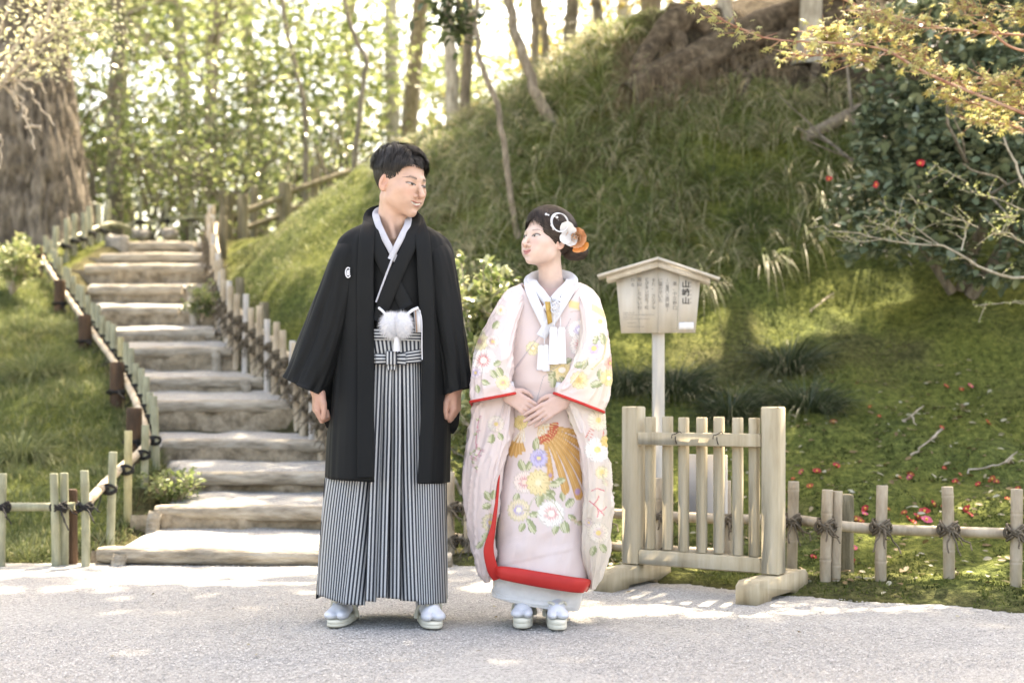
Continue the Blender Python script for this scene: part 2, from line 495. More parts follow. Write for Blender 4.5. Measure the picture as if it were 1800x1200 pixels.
# ---------------------------------------------------------------- gravel
def gravel_mat(name, warm=0.0):
    m, nt, b = newmat(name)
    tc = N(nt, 'ShaderNodeTexCoord')
    vo = N(nt, 'ShaderNodeTexVoronoi'); vo.inputs['Scale'].default_value = 165; vo.inputs['Randomness'].default_value = 1
    nt.links.new(tc.outputs['Object'], vo.inputs['Vector'])
    sp = N(nt, 'ShaderNodeSeparateColor'); nt.links.new(vo.outputs['Color'], sp.inputs[0])
    stone = ramp(nt, sp.outputs[0], [(0.0, (0.19, 0.187, 0.18)), (0.12, (0.29, 0.285, 0.275)), (0.5, (0.36, 0.352, 0.338)), (0.85, (0.44, 0.43, 0.41)), (1.0, (0.54, 0.525, 0.50))])
    nz = N(nt, 'ShaderNodeTexNoise'); nz.inputs['Scale'].default_value = 1.1; nz.inputs['Detail'].default_value = 5
    nt.links.new(tc.outputs['Object'], nz.inputs['Vector'])
    tint = ramp(nt, nz.outputs[0], [(0.35, (0.93, 0.94, 0.95)), (0.6, (1.0, 0.985, 0.96)), (0.78, (1.0, 0.965, 0.91))])
    mu = N(nt, 'ShaderNodeMix', data_type='RGBA', blend_type='MULTIPLY'); mu.inputs[0].default_value = 1.0
    nt.links.new(stone, mu.inputs[6]); nt.links.new(tint, mu.inputs[7])
    # worn sandy patch where the path is trodden bare
    mp = N(nt, 'ShaderNodeMapping'); mp.inputs['Location'].default_value = (1.95, -5.05, 0); mp.inputs['Scale'].default_value = (1.0, 2.2, 1)
    nt.links.new(tc.outputs['Object'], mp.inputs[0])
    ln = N(nt, 'ShaderNodeVectorMath', operation='LENGTH')
    mp.vector_type = 'POINT'
    nt.links.new(mp.outputs[0], ln.inputs[0])
    n3 = N(nt, 'ShaderNodeTexNoise'); n3.inputs['Scale'].default_value = 7; n3.inputs['Detail'].default_value = 5
    nt.links.new(tc.outputs['Object'], n3.inputs['Vector'])
    ad = N(nt, 'ShaderNodeMath', operation='ADD'); nt.links.new(n3.outputs[0], ad.inputs[1]); ad.inputs[0].default_value = 0
    nt.links.new(ln.outputs['Value'], ad.inputs[0])
    pm = ramp(nt, ad.outputs[0], [(0.62, (1, 1, 1)), (0.98, (0, 0, 0))])
    pm2 = N(nt, 'ShaderNodeMath', operation='MULTIPLY'); nt.links.new(pm, pm2.inputs[0]); pm2.inputs[1].default_value = 0.8
    mx = N(nt, 'ShaderNodeMix', data_type='RGBA'); nt.links.new(pm2.outputs[0], mx.inputs[0])
    nt.links.new(mu.outputs[2], mx.inputs[6])
    sand = ramp(nt, n3.outputs[0], [(0.3, (0.40, 0.35, 0.27)), (0.7, (0.62, 0.56, 0.46))])
    nt.links.new(sand, mx.inputs[7])
    nt.links.new(mx.outputs[2], b.inputs['Base Color'])
    b.inputs['Roughness'].default_value = 0.9; b.inputs['Specular IOR Level'].default_value = 0.2
    v2 = N(nt, 'ShaderNodeTexVoronoi', feature='SMOOTH_F1'); v2.inputs['Scale'].default_value = 165
    nt.links.new(tc.outputs['Object'], v2.inputs['Vector'])
    mm = N(nt, 'ShaderNodeMath', operation='MULTIPLY'); mm.inputs[1].default_value = -1
    nt.links.new(v2.outputs['Distance'], mm.inputs[0])
    bp = N(nt, 'ShaderNodeBump'); bp.inputs['Strength'].default_value = 0.6; bp.inputs['Distance'].default_value = 0.008
    nt.links.new(mm.outputs[0], bp.inputs['Height']); nt.links.new(bp.outputs[0], b.inputs['Normal'])
    return m
GRAVEL = gravel_mat('gravel')
px = axis(-400, -3.2, 3.2, 400, 0.06, 1.35); py = axis(-400, 2.8, 7.2, 400, 0.06, 1.35)
PX, PY = np.meshgrid(px, py)
PZ = (0.006*vnoise(np.stack([PX, PY], -1), 2.2, 70)+0.003*vnoise(np.stack([PX, PY], -1), 9, 71))*(np.abs(PX) < 8)
PZ = np.where(PY > 7.6, -0.3, PZ)
path = mesh_from('gravel_path', np.stack([PX, PY, PZ], -1).reshape(-1, 3),
                 (lambda n, m: (np.add.outer(np.arange(n-1)*m, np.arange(m-1))[..., None]+np.array([0, 1, m+1, m])).reshape(-1, 4))(*PX.shape),
                 GRAVEL, None, True)
tag(path, 'pale grey gravel path in front of the steps', None, None, 'structure')

def scatter_pebbles(name, P, size, mat, seed=1):
    """many small angular stones as one mesh (deformed octahedra)"""
    r = np.random.default_rng(seed); n = len(P)
    base = np.array([[1, 0, 0], [0, 1, 0], [-1, 0, 0], [0, -1, 0], [0, 0, 1], [0, 0, -0.6]], float)
    V = base[None]*(1+0.35*r.uniform(-1, 1, (n, 6, 3)))
    V *= size[:, None, None]*np.array([1, 1, 0.7])
    a = r.uniform(0, 6.28, n); c, s = np.cos(a)[:, None], np.sin(a)[:, None]
    V = np.stack([V[..., 0]*c-V[..., 1]*s, V[..., 0]*s+V[..., 1]*c, V[..., 2]], -1)+P[:, None]
    f = np.array([[0, 1, 4], [1, 2, 4], [2, 3, 4], [3, 0, 4]])
    V = V[:, :5]; Fc = (np.arange(n)*5)[:, None, None]+f[None]
    o = mesh_from(name, V.reshape(-1, 3), Fc.reshape(-1, 3), mat)
    cv = np.repeat(r.uniform(0, 1, n), 5)
    set_col(o, np.stack([cv]*3, 1))
    return o
pm_, nt, b = newmat('pebble')
at = N(nt, 'ShaderNodeAttribute', attribute_name='col')
nt.links.new(ramp(nt, at.outputs['Fac'], [(0, (0.19, 0.187, 0.18)), (0.15, (0.30, 0.295, 0.285)), (0.6, (0.39, 0.38, 0.365)), (1, (0.56, 0.545, 0.52))]), b.inputs['Base Color'])
b.inputs['Roughness'].default_value = 0.85
r_ = np.random.default_rng(5)
n_ = 50000
py_ = 3.7*(6.7/3.7)**r_.uniform(0, 1, n_); px_ = r_.uniform(-0.40, 0.40, n_)*py_
k_ = (py_ < edge_Y(px_)+0.02) & (((px_+1.95)**2+((py_-5.05)*2.2)**2) > 0.30*r_.uniform(0.4, 1.5, n_))
pp = np.stack([px_, py_, 0.001+0*px_], -1)[k_]
o = scatter_pebbles('gravel', pp, r_.uniform(0.0020, 0.0046, len(pp)), pm_)
tag(o, 'loose grey gravel covering the path', 'gravel', None, 'stuff')
# ================================================================ stairs
LOG = noise_mat('weathered_log', [(0.16, 0.135, 0.10), (0.33, 0.29, 0.23), (0.47, 0.425, 0.355)], 12, 7, 0.85, 0.8, 34, (0.5, 2.2, 2.2))
DIRT = noise_mat('packed_earth', [(0.12, 0.095, 0.065), (0.27, 0.22, 0.155), (0.39, 0.325, 0.235)], 14, 6, 0.95, 0.7, 40)
stairs = empty('log_steps', (-1.2, 6.65, 0), 'flight of log-edged gravel steps climbing beside the mossy bank', 'steps')
def rough_log(a, b, r, seed, n=40, sides=16, bow=0.0):
    a = np.array(a, float); b = np.array(b, float)
    t = np.linspace(0, 1, n)[:, None]
    P = a+(b-a)*t
    P[:, 2] += bow*np.sin(np.pi*t[:, 0])+0.006*vnoise(np.stack([P[:, 0]*1.7, P[:, 1]], -1), 1, seed)
    P[:, 1] += 0.03*vnoise(np.stack([P[:, 0]*1.1, P[:, 1]+9], -1), 1, seed+5)
    mb = MB()
    th = np.linspace(0, 2*np.pi, sides, endpoint=False)
    rr = r*(1+0.05*vnoise(np.stack([P[:, 0]*3, P[:, 1]], -1), 1, seed+9))
    rr[0] *= 0.86; rr[-1] *= 0.86
    d = (b-a)/np.linalg.norm(b-a); s = np.cross(d, [0, 0, 1]); s /= np.linalg.norm(s); up = np.cross(s, d)
    Q = P[:, None]+rr[:, None, None]*(np.cos(th)[None, :, None]*s+np.sin(th)[None, :, None]*up)
    Q += 0.06*r*fbm(Q*np.array([0.6, 2, 2]), 14, 2, seed)[..., None]*(Q-P[:, None])/r
    mb.grid(Q, closed_u=True)
    base = 0
    mb.f.append([i for i in range(sides)]); mb.f.append([(n-1)*sides+i for i in range(sides)][::-1])
    return mb
for i in range(13):
    y, z, xl, xr = STEP_Y[i], STEP_Z[i], STEP_XL[i], STEP_XR[i]
    r = 0.041+0.0006*i if i < 9 else 0.050
    tilt = [-0.10, -0.06, -0.02, 0, 0.02, 0, 0.01, 0, 0, 0, 0, 0, 0][i]
    dz = [-0.012, -0.004, 0, 0, 0.004, 0, 0.005, 0, -0.006, 0, 0.004, 0, 0][i]
    if i in (9,):    # two logs end to end
        xm = xr-0.20
        rough_log((xl, y, z-r), (xm, y+tilt, z-r+0.008), r, 100+i).build('log', LOG, stairs, True)
        rough_log((xm+0.02, y+0.06, z-r+0.025), (xr+0.05, y+0.08, z-r+0.03), r*0.95, 200+i).build('log', LOG, stairs, True)
    elif i in (8, 0):
        rough_log((xl, y, z-r+0.006), (xr-0.25, y+tilt*0.8, z-r+dz*0.8), r, 100+i).build('log', LOG, stairs, True)
        rough_log((xr-0.22, y+tilt, z-r+dz), (xr+0.06, y+tilt-0.02, z-r+dz*1.4), r*1.0, 200+i).build('log', LOG, stairs, True)
    else:
        rough_log((xl, y, z-r), (xr, y+tilt, z-r+dz), r, 100+i, bow=0.006).build('log', LOG, stairs, True)
    # stakes holding the log
    for s, x in ((0, xl+0.12 if i not in (1, 2) else xl+0.02), (1, xr-0.12)):
        if (s == 0 and i not in (0, 1, 2)) or (s == 1 and i in (0, 3, 4, 7, 10, 11)): continue
        h = 0.13
        mb = MB(); px0, py0 = x, y-r-0.018+(tilt if s else 0)
        zt = z-0.028
        lean = 0.02*(1 if s else -1)
        mb.tube([(px0+lean, py0-0.012, zt-h-0.08), (px0+lean*0.6, py0-0.004, zt-h*0.4), (px0, py0, zt-0.006), (px0, py0, zt)], [0.036, 0.036, 0.036, 0.030], 12)
        mb.build('stake', LOG, stairs, True)
    # gravel tread behind the log, rising a little to the next riser
    y2 = STEP_Y[i+1] if i < 12 else y+1.3
    x2l = STEP_XL[i+1] if i < 12 else xl-0.5; x2r = STEP_XR[i+1] if i < 12 else xr+0.4
    nx, ny = 40, 16
    tt = np.linspace(0, 1, ny)[:, None]; ss = np.linspace(0, 1, nx)[None]
    pad = 0.07
    L = xl-pad+(x2l-pad-xl+pad)*tt; Rr = xr+0.10+(x2r-xr)*tt
    X = L+(Rr-L)*ss; Y = y+r*0.2+(y2+0.06-y-r*0.2)*tt+tilt*ss*(1-tt)+0*ss
    rise = 0.062 if i < 4 else 0.100
    Z = z-0.020+rise*tt+0.010*vnoise(np.stack([X, Y], -1), 6, 300+i)-0.14*sstep(0.86, 1, np.abs(ss*2-1))+dz*ss
    mb = MB(); mb.grid(np.stack([X, Y, Z], -1)); mb.build('tread', GRAVEL, stairs, True)
    if i < 12:   # bare earth riser under the next log
        zz = np.linspace(0, 1, 8)[:, None]
        zb, ztp = z-0.04, STEP_Z[i+1]-0.05
        X = (x2l-0.12)+(x2r-x2l+0.24)*ss+0*zz
        Z = zb+(ztp-zb)*zz+0*ss
        Yr = y2-0.036+0.02*zz+0.03*fbm(np.stack([X, Z], -1), 7, 3, 400+i)
        mb = MB(); mb.grid(np.stack([X, Yr, Z], -1)); mb.build('earth_riser', DIRT, stairs, True)
    else:
        pass
# earth riser under the first log
ss = np.linspace(0, 1, 50)[None]; zz = np.linspace(0, 1, 6)[:, None]
X = STEP_XL[0]-0.05+(STEP_XR[0]-STEP_XL[0]+0.1)*ss+0*zz; Z = -0.03+0.09*zz+0*ss
mb = MB(); mb.grid(np.stack([X, 6.645-0.1*ss+0.02*fbm(np.stack([X, Z], -1), 9, 2, 5)+0.02*zz, Z], -1)); mb.build('earth_riser', DIRT, stairs, True)
# low edging stone at the top landing
STONE = noise_mat('weathered_stone', [(0.12, 0.11, 0.095), (0.26, 0.24, 0.21), (0.40, 0.375, 0.33)], 11, 6, 0.9, 0.6)
def boulder(name, c, s, seed, mat, parent=None, cut=0.55):
    nu, nv = 28, 18
    th = np.linspace(0, 2*np.pi, nu, endpoint=False)[None]; ph = np.linspace(0.02, np.pi-0.02, nv)[:, None]
    D = np.stack([np.sin(ph)*np.cos(th), np.sin(ph)*np.sin(th), np.cos(ph)+0*th], -1)
    D = np.sign(D)*np.abs(D)**cut
    k = 1+0.22*fbm(D, 1.6, 3, seed)
    mb = MB(); mb.grid(np.asarray(c)+D*k[..., None]*np.asarray(s), closed_u=True)
    mb.f.append(list(range(nu))); mb.f.append([(nv-1)*nu+i for i in range(nu)][::-1])
    return mb.build(name, mat, parent, True)
c = W(208, 432, 14.35); tag(boulder('boulder', (c[0], c[1], c[2]-0.01), (0.13, 0.12, 0.12), 3, STONE), 'squarish weathered stone at the left end of the topmost step log', 'stone')
for k, (u, v, s, lab) in enumerate([(247, 414, 0.10, 'dark rounded stone on the landing above the top step'), (298, 412, 0.09, 'smaller stone beside the dark stone on the top landing')]):
    c = W(u, v, 15.0); tag(boulder('boulder', c, (s, s, s*0.75), 20+k, STONE, cut=0.8), lab, 'stone')
# ================================================================ fences
BAM_G = noise_mat('green_bamboo', [(0.18, 0.178, 0.115), (0.30, 0.298, 0.20), (0.44, 0.42, 0.30)], 5, 5, 0.45, 0.08, 40, (3, 3, 0.8), 0.4)
BAM_Y = noise_mat('yellowing_bamboo', [(0.28, 0.25, 0.13), (0.42, 0.37, 0.20), (0.52, 0.46, 0.28)], 5, 5, 0.45, 0.08, 40, (3, 3, 0.8), 0.4)
BAM_P = noise_mat('pale_bamboo', [(0.27, 0.215, 0.15), (0.44, 0.365, 0.27), (0.55, 0.475, 0.365)], 6, 6, 0.55, 0.12, 50, (2.5, 2.5, 0.7), 0.35)
BAM_W = noise_mat('bleached_bamboo', [(0.30, 0.28, 0.26), (0.50, 0.47, 0.44), (0.62, 0.59, 0.55)], 6, 6, 0.6, 0.12, 50, (2.5, 2.5, 0.7), 0.3)
DARKW = noise_mat('charred_post', [(0.030, 0.019, 0.012), (0.080, 0.046, 0.026), (0.15, 0.085, 0.046)], 7, 6, 0.7, 0.4, 40, (3, 3, 0.6))
OLDW = noise_mat('old_grey_wood', [(0.09, 0.08, 0.05), (0.19, 0.165, 0.11), (0.30, 0.26, 0.18)], 8, 6, 0.9, 0.5, 40, (4, 4, 0.6))
ROPE_B = noise_mat('black_palm_rope', [(0.010, 0.010, 0.011), (0.035, 0.033, 0.032)], 60, 3, 0.8, 0.4, 200)
ROPE_H = noise_mat('faded_rope', [(0.07, 0.055, 0.038), (0.20, 0.165, 0.12)], 60, 3, 0.85, 0.4, 200)

def lathe(prof, sides=14, wob=0.0, seed=0):
    """prof: list of (r, z)"""
    pr = np.array(prof, float); th = np.linspace(0, 2*np.pi, sides, endpoint=False)
    w = 1+wob*np.sin(th*2+seed)+wob*0.6*np.sin(th*3+seed*2)
    P = np.stack([pr[:, :1]*np.cos(th)*w, pr[:, :1]*np.sin(th)*w, pr[:, 1:]+0*th], -1)
    return P

def bamboo_mesh(name, h, r, mat, seed, node=0.21, lean=0.0):
    rr = np.random.default_rng(seed)
    prof = [(r*1.01, -0.12)]
    z = rr.uniform(0.02, node)-0.02
    nodes = []
    while z < h-0.03:
        nodes.append(z); z += node*rr.uniform(0.75, 1.15)
    for z in nodes:
        prof += [(r*1.0, z-0.010), (r*1.09, z-0.003), (r*0.95, z+0.0005), (r*1.06, z+0.004), (r*0.995, z+0.012)]
    prof += [(r*0.99, h-0.004), (r*0.965, h), (r*0.74, h), (r*0.70, h-0.006)]
    prof = sorted(prof[:-4], key=lambda p: p[1])+prof[-4:]
    P = lathe(prof, 14, 0.015, seed)
    z = P[..., 2].copy()
    P[..., 0] += lean*z+0.004*np.sin(z*5+seed); P[..., 1] += 0.004*np.cos(z*4+seed)
    mb = MB(); mb.grid(P, closed_u=True)
    n, s = P.shape[:2]; mb.f.append([(n-1)*s+i for i in range(s)][::-1])
    me = mb.build(name, mat, None, True)
    data = me.data; bpy.data.objects.remove(me)
    return data

def wood_post_mesh(name, h, r, mat, seed):
    prof = [(r, -0.12), (r, 0.0), (r*0.99, h*0.5), (r*0.98, h-0.008), (r*0.90, h), (r*0.45, h+0.002), (r*0.05, h+0.003)]
    pr = interp_path(prof, 18, False); pr = np.concatenate([pr, np.array(prof[-4:])]); pr = pr[np.argsort(pr[:, 1], kind='stable')]
    P = lathe(pr, 16, 0.03, seed)
    P[..., :2] *= (1+0.05*fbm(P*np.array([1, 1, 0.25]), 40, 2, seed))[..., None]
    mb = MB(); mb.grid(P, closed_u=True); o = mb.build(name, mat, None, True)
    d = o.data; bpy.data.objects.remove(o); return d

def rope_tie_mesh(name, mat, r_post, seed, rope=0.006, tails=3, spread=0.026):
    """cross lashing with a knot and loose ends, centred on the crossing; local x along the rail"""
    rr = np.random.default_rng(seed); mb = MB()
    th = np.linspace(0, 2*np.pi, 17)
    for sgn in (-1, 1):
        for k in range(2):
            a = r_post*1.12+rope*0.6; dz = sgn*spread*np.cos(th+0.2*k)+(k-0.5)*rope*1.7
            mb.tube(np.stack([a*np.cos(th), (a+0.006)*np.sin(th)+0.006, dz], -1), rope, 5, False)
    for k in range(2):
        mb.tube(np.stack([(r_post*0.5)*np.cos(th)+0*th, (r_post+0.008)*np.sin(th)-0.004, (k-0.5)*rope*1.6+0.003*np.sin(2*th)], -1), rope, 6, False)
    c = np.array([r_post*0.35, -(r_post+rope*1.6), 0.0])      # knot on the front
    t2 = np.linspace(0, 2*np.pi*1.7, 20)
    mb.tube(np.stack([c[0]+0.012*np.cos(t2), c[1]-0.003*np.sin(t2*2), c[2]+0.011*np.sin(t2)], -1), rope*1.15, 6, True)
    for cx_ in (r_post+rope*1.2, -r_post-rope*1.2):
        mb.tube(np.stack([cx_+0.008*np.cos(t2), -0.006+0.008*np.sin(t2*1.3), 0.016*np.sin(t2)], -1), rope*1.3, 6, True)
    for k in range(tails):
        d = np.array([rr.uniform(-0.2, 1.0), rr.uniform(-0.6, 0.1), rr.uniform(-1.0, 0.15)]); d /= np.linalg.norm(d)
        L = rr.uniform(0.05, 0.095); s = np.linspace(0, 1, 6)[:, None]
        P = c+d*L*s+np.array([0, 0, -0.03])*s*s+0.006*rr.normal(size=(6, 3))*s
        mb.tube(P, np.linspace(rope*0.95, rope*0.6, 6), 5, True)
    o = mb.build(name, mat, None, True); d = o.data; bpy.data.objects.remove(o); return d

def place(name, data, loc, parent, rz=0, sc=(1, 1, 1), tilt=(0, 0)):
    o = bpy.data.objects.new(name, data); COL.objects.link(o)
    o.location = loc; o.rotation_euler = (tilt[0], tilt[1], rz); o.scale = sc
    put(o, parent); return o

def rail(parent, pts, r, mat, seed, n=40, node=0.28, name='rail'):
    P = interp_path(pts, n); d = np.concatenate([[0], np.cumsum(np.linalg.norm(np.diff(P, axis=0), axis=1))])
    s = np.linspace(0, d[-1], int(d[-1]/0.035)+8)
    Q = np.stack([np.interp(s, d, P[:, k]) for k in range(3)], 1)
    rad = np.full(len(s), r)*np.linspace(1.03, 0.94, len(s))
    z = 0.1; extra = []
    while z < d[-1]-0.05: extra.append(z); z += node*(0.85+0.3*((seed*7+len(extra)*13) % 10)/10)
    ss, rr = list(s), list(rad)
    for e in extra:
        b = np.interp(e, s, rad)
        ss += [e-0.006, e, e+0.006]; rr += [b, b*1.10, b]
    o_ = np.argsort(ss); ss = np.array(ss)[o_]; rr = np.array(rr)[o_]
    Q = np.stack([np.interp(ss, d, P[:, k]) for k in range(3)], 1)
    mb = MB(); mb.tube(Q, rr, 12, True)
    return mb.build(name, mat, parent, True)

def gz(x, y): return float(Hf(np.array([x]), np.array([y]))[0])

# ---- shared post meshes
PG = [bamboo_mesh('bamboo_post', 0.46, 0.0215, BAM_G, 11+k) for k in range(3)]
PYw = bamboo_mesh('bamboo_post', 0.46, 0.0215, BAM_Y, 31)
PP = [bamboo_mesh('bamboo_post', 0.44, 0.0235, BAM_P, 41+k) for k in range(3)]
PW = [bamboo_mesh('bamboo_post', 0.44, 0.0225, BAM_W, 51+k) for k in range(2)]
PD = wood_post_mesh('timber_post', 0.37, 0.034, DARKW, 61)
PO = wood_post_mesh('timber_post', 0.40, 0.036, OLDW, 62)
TB = [rope_tie_mesh('rope_tie', ROPE_B, 0.024, 70+k, 0.0050, 3, 0.022) for k in range(3)]
TH = [rope_tie_mesh('rope_tie', ROPE_H, 0.026, 80+k, 0.0050, 4) for k in range(3)]

# ---- 1  low fence in front of the left bank
fl = empty('bamboo_fence', (-2.4, 6.5, 0), 'short green bamboo fence with black rope ties along the left path edge', 'fence')
yl = 6.52
for k, u in enumerate((-220, -105, 3, 97, 110, 150)):
    x = (u-900)/F*yl; y = yl+(0.045 if k == 4 else 0)
    if k == 4: x = (112-900)/F*y
    z = 0.0
    place('bamboo_post', PG[k % 3], (x, y, z), fl, k*1.3, (0.92, 0.92, 0.97 if k != 5 else 1.0), (0, -0.012*((k % 3)-1)))
x = (124-900)/F*6.62
place('timber_post', PD, (x, 6.63, 0.0), fl, 0.5, (0.9, 0.9, 0.98))
rail(fl, [((-330-900)/F*6.56, 6.565, 0.285), ((60-900)/F*6.56, 6.565, 0.283), ((132-900)/F*6.56, 6.565, 0.286)], 0.0215, BAM_G, 3)
for k, u in enumerate((-220, -105, 3, 103, 148)):
    place('rope_tie', TB[k % 3], ((u-900)/F*yl, yl+0.005, 0.285), fl, 0.1*(k-1))

# ---- 2  fence climbing the left side of the steps
f2 = empty('bamboo_fence', (-2.2, 7.0, 0), 'green bamboo fence with black rope ties climbing the left side of the steps', 'fence')
LF = [(165, 6.62, 0.03), (193, 6.95, .085), (224, 7.32, .17), (254, 7.68, .235), (275, 8.02, .30), (266, 8.45, .41), (250, 8.95, .55), (228, 9.5, .72), (200, 10.1, .90), (170, 10.8, 1.10), (143, 11.5, 1.32), (116, 12.2, 1.55), (93, 12.9, 1.80), (78, 13.5, 2.00)]
LFp = np.array([[(u-900)/F*y, y, z] for u, y, z in LF])
LFd = np.concatenate([[0], np.cumsum(np.linalg.norm(np.diff(LFp[:, :2], axis=0), axis=1))])
def on(Pl, D, s): return np.array([np.interp(s, D, Pl[:, k]) for k in range(3)])
s, k = 0.36, 0
while s < LFd[-1]:
    p = on(LFp, LFd, s); dirv = on(LFp, LFd, s+0.05)-on(LFp, LFd, s-0.05); a = math.atan2(dirv[1], dirv[0])
    me = PYw if k in (1, 11) else PG[k % 3]
    place('bamboo_post', me, (p[0], p[1], p[2]-0.02), f2, k*1.1, (1, 1, 1.0+0.05*math.sin(k*2.2)), (0.012*math.sin(k*3.1), 0.012*math.cos(k*2.3)))
    place('rope_tie', TB[k % 3], (p[0]-0.014*math.sin(a), p[1]+0.014*math.cos(a), p[2]+0.25), f2, a+math.pi)
    s += 0.36 if s < 1.2 else 0.245; k += 1
off = lambda s, o: (lambda p, dv: p+np.array([-dv[1], dv[0], 0])/np.hypot(dv[0], dv[1])*o)(on(LFp, LFd, s), on(LFp, LFd, s+0.05)-on(LFp, LFd, s-0.05))
rail(f2, [(p := off(s, 0.047))+np.array([0, 0, 0.255]) for s in np.linspace(-0.02, LFd[-1], 12)], 0.023, BAM_P, 5, 60)
for q, s in enumerate((1.60, 2.75, 4.25, 5.6, 7.0)):
    p = off(min(s, LFd[-1]-0.1), 0.115)
    place('timber_post', PD, (p[0], p[1], p[2]-0.06), f2, q, (1.45, 1.45, 1.25))
    dv = on(LFp, LFd, s+0.05)-on(LFp, LFd, s-0.05); a = math.atan2(dv[1], dv[0])
    place('rope_tie', TB[q % 3], (p[0], p[1]-0.012, p[2]+0.20), f2, 0.2, (1.5, 1.45, 0.7))

# ---- 3  fence on the right side of the steps, weathered
f3 = empty('bamboo_fence', (-1.0, 8.6, 0.5), 'weathered pale bamboo fence lining the right side of the steps', 'fence')
RF = [(766, 6.95, .10), (700, 7.35, .24), (640, 7.8, .36), (590, 8.25, .47), (556, 8.65, .56), (530, 9.0, .68), (500, 9.4, .82), (470, 9.8, .96), (440, 10.15, 1.08), (412, 10.5, 1.2), (396, 10.95, 1.33), (386, 11.5, 1.5), (378, 12.1, 1.70), (372, 12.7, 1.95), (369, 13.3, 2.15), (370, 13.9, 2.3), (374, 14.5, 2.42)]
RFp = np.array([[(u-900)/F*y, y, z] for u, y, z in RF])
RFd = np.concatenate([[0], np.cumsum(np.linalg.norm(np.diff(RFp[:, :2], axis=0), axis=1))])
s, k = 0.1, 0
while s < RFd[-1]:
    p = on(RFp, RFd, s); dirv = on(RFp, RFd, s+0.05)-on(RFp, RFd, max(s-0.05, 0)); a = math.atan2(dirv[1], dirv[0])
    me = (PP[k % 3], PW[k % 2], PP[(k+1) % 3])[k % 3]
    place('bamboo_post', me, (p[0]+0.01*math.sin(k*5), p[1], p[2]-0.03), f3, k*1.1, (1.05, 1.05, 1.08+0.07*math.sin(k*2.7)), (0.02*math.sin(k*3.1), 0.03*math.cos(k*2.3)))
    place('rope_tie', TH[k % 3], (p[0]+0.014*math.sin(a), p[1]-0.01, p[2]+0.22), f3, a+math.pi, (1.15, 1.15, 1.2))
    place('rope_tie', TH[(k+1) % 3], (p[0]+0.014*math.sin(a), p[1]-0.01, p[2]+0.10), f3, a+math.pi, (1.1, 1.1, 1.1))
    s += 0.19; k += 1
offr = lambda s, o: (lambda p, dv: p+np.array([-dv[1], dv[0], 0])/np.hypot(dv[0], dv[1])*o)(on(RFp, RFd, s), on(RFp, RFd, min(s, RFd[-1]-0.06)+0.05)-on(RFp, RFd, max(min(s, RFd[-1])-0.05, 0)))
for hgt, oo in ((0.26, -0.05), (0.11, -0.05)):
    rail(f3, [offr(s, oo)+np.array([0, 0, hgt]) for s in np.linspace(0.0, RFd[-1], 14)], 0.022, BAM_P, 6, 60)
for q, s in enumerate((3.6, 4.5, 6.9, 8.2)):
    p = offr(s, -0.12); place('timber_post', PO, (p[0], p[1], p[2]-0.02), f3, q, (1.1, 1.1, 1.15))

# ---- 4  low fence along the right path edge
f4 = empty('bamboo_fence', (1.2, 6.0, 0), 'pale bamboo fence with one long rail along the right path edge', 'fence')
posts4 = [(792, 6.77, 0.0), (824, 6.74, 0.0), (1012, 6.45, 0), (1060, 6.4, 0), (1160, 6.24, 0), (1279, 6.03, 0), (1392, 5.98, 0), (1452, 5.72, -0.02), (1549, 5.68, 0), (1668, 5.60, 0), (1786, 5.45, 0), (1910, 5.3, 0)]
for k, (u, y, dz) in enumerate(posts4):
    x = (u-900)/F*y
    place('bamboo_post', PP[k % 3], (x, y, dz), f4, k*1.7, (1, 1, 1.0 if k != 8 else 1.0), (0, [0.0, 0.02, 0, 0, 0, 0.01, -0.02, 0.01, 0.05, 0.02, -0.02, 0][k]))
    if u == 1452:
        place('bamboo_post', PP[(k+1) % 3], (x+0.045, y+0.012, dz), f4, k*2.7, (0.9, 0.9, 0.985), (0, 0.01))
    place('rope_tie', TH[k % 3], (x, y+0.005, 0.265 if k > 1 else 0.26), f4, -0.35, (1.05, 1.1, 1.1))
    if u < 1200 : place('rope_tie', TH[(k+1) % 3], (x, y+0.005, 0.10), f4, -0.3, (1.0, 1.05, 1.0))
x = (1486-900)/F*6.02
place('timber_post', PO, (x, 6.02, 0.0), f4, 0.3, (1.05, 1.05, 0.95))
RL = [(770, 6.83, .265), (1060, 6.44, .262), (1279, 6.08, .265), (1392, 6.02, .268), (1470, 5.80, .262), (1549, 5.735, .252), (1668, 5.65, .250), (1786, 5.50, .255), (1950, 5.33, .25)]
rail(f4, [((u-900)/F*y, y+0.012, z) for u, y, z in RL], 0.0235, BAM_P, 9, 60, 0.34)
rail(f4, [((u-900)/F*y, y+0.012, z-0.155) for u, y, z in RL[:3]], 0.0225, BAM_P, 10, 40, 0.34)

# ---- 5  fence along the curve at the top left of the steps, and across the landing
f5 = empty('bamboo_fence', (-4.6, 14.0, 2.2), 'dark green bamboo fence curving round the top of the steps', 'fence')
TF = [(78, 13.5, 2.0), (112, 13.9, 2.15), (150, 14.3, 2.3), (192, 14.8, 2.45), (225, 15.6, 2.5)]
TFp = np.array([[(u-900)/F*y, y, z] for u, y, z in TF])
for k, (u, y, vt) in enumerate([(95, 13.6, 398), (118, 13.75, 385), (132, 13.9, 376), (147, 14.1, 374), (160, 14.3, 363), (173, 14.5, 358), (184, 14.7, 362), (190, 15.0, 352)]):
    zt = W(u, vt, y)[2]; zb = zt-0.52
    place('bamboo_post', PG[k % 3], ((u-900)/F*y, y, zb), f5, k, (1.35, 1.35, 1.13), (0.02*math.sin(k*2), 0.03*math.cos(k*3)))
    place('rope_tie', TB[k % 3], ((u-900)/F*y, y-0.02, zb+0.24), f5, 0.8, (1.3, 1.3, 1.0))
rail(f5, [p+np.array([0.03, -0.03, 0.26]) for p in TFp], 0.026, BAM_G, 12, 40)
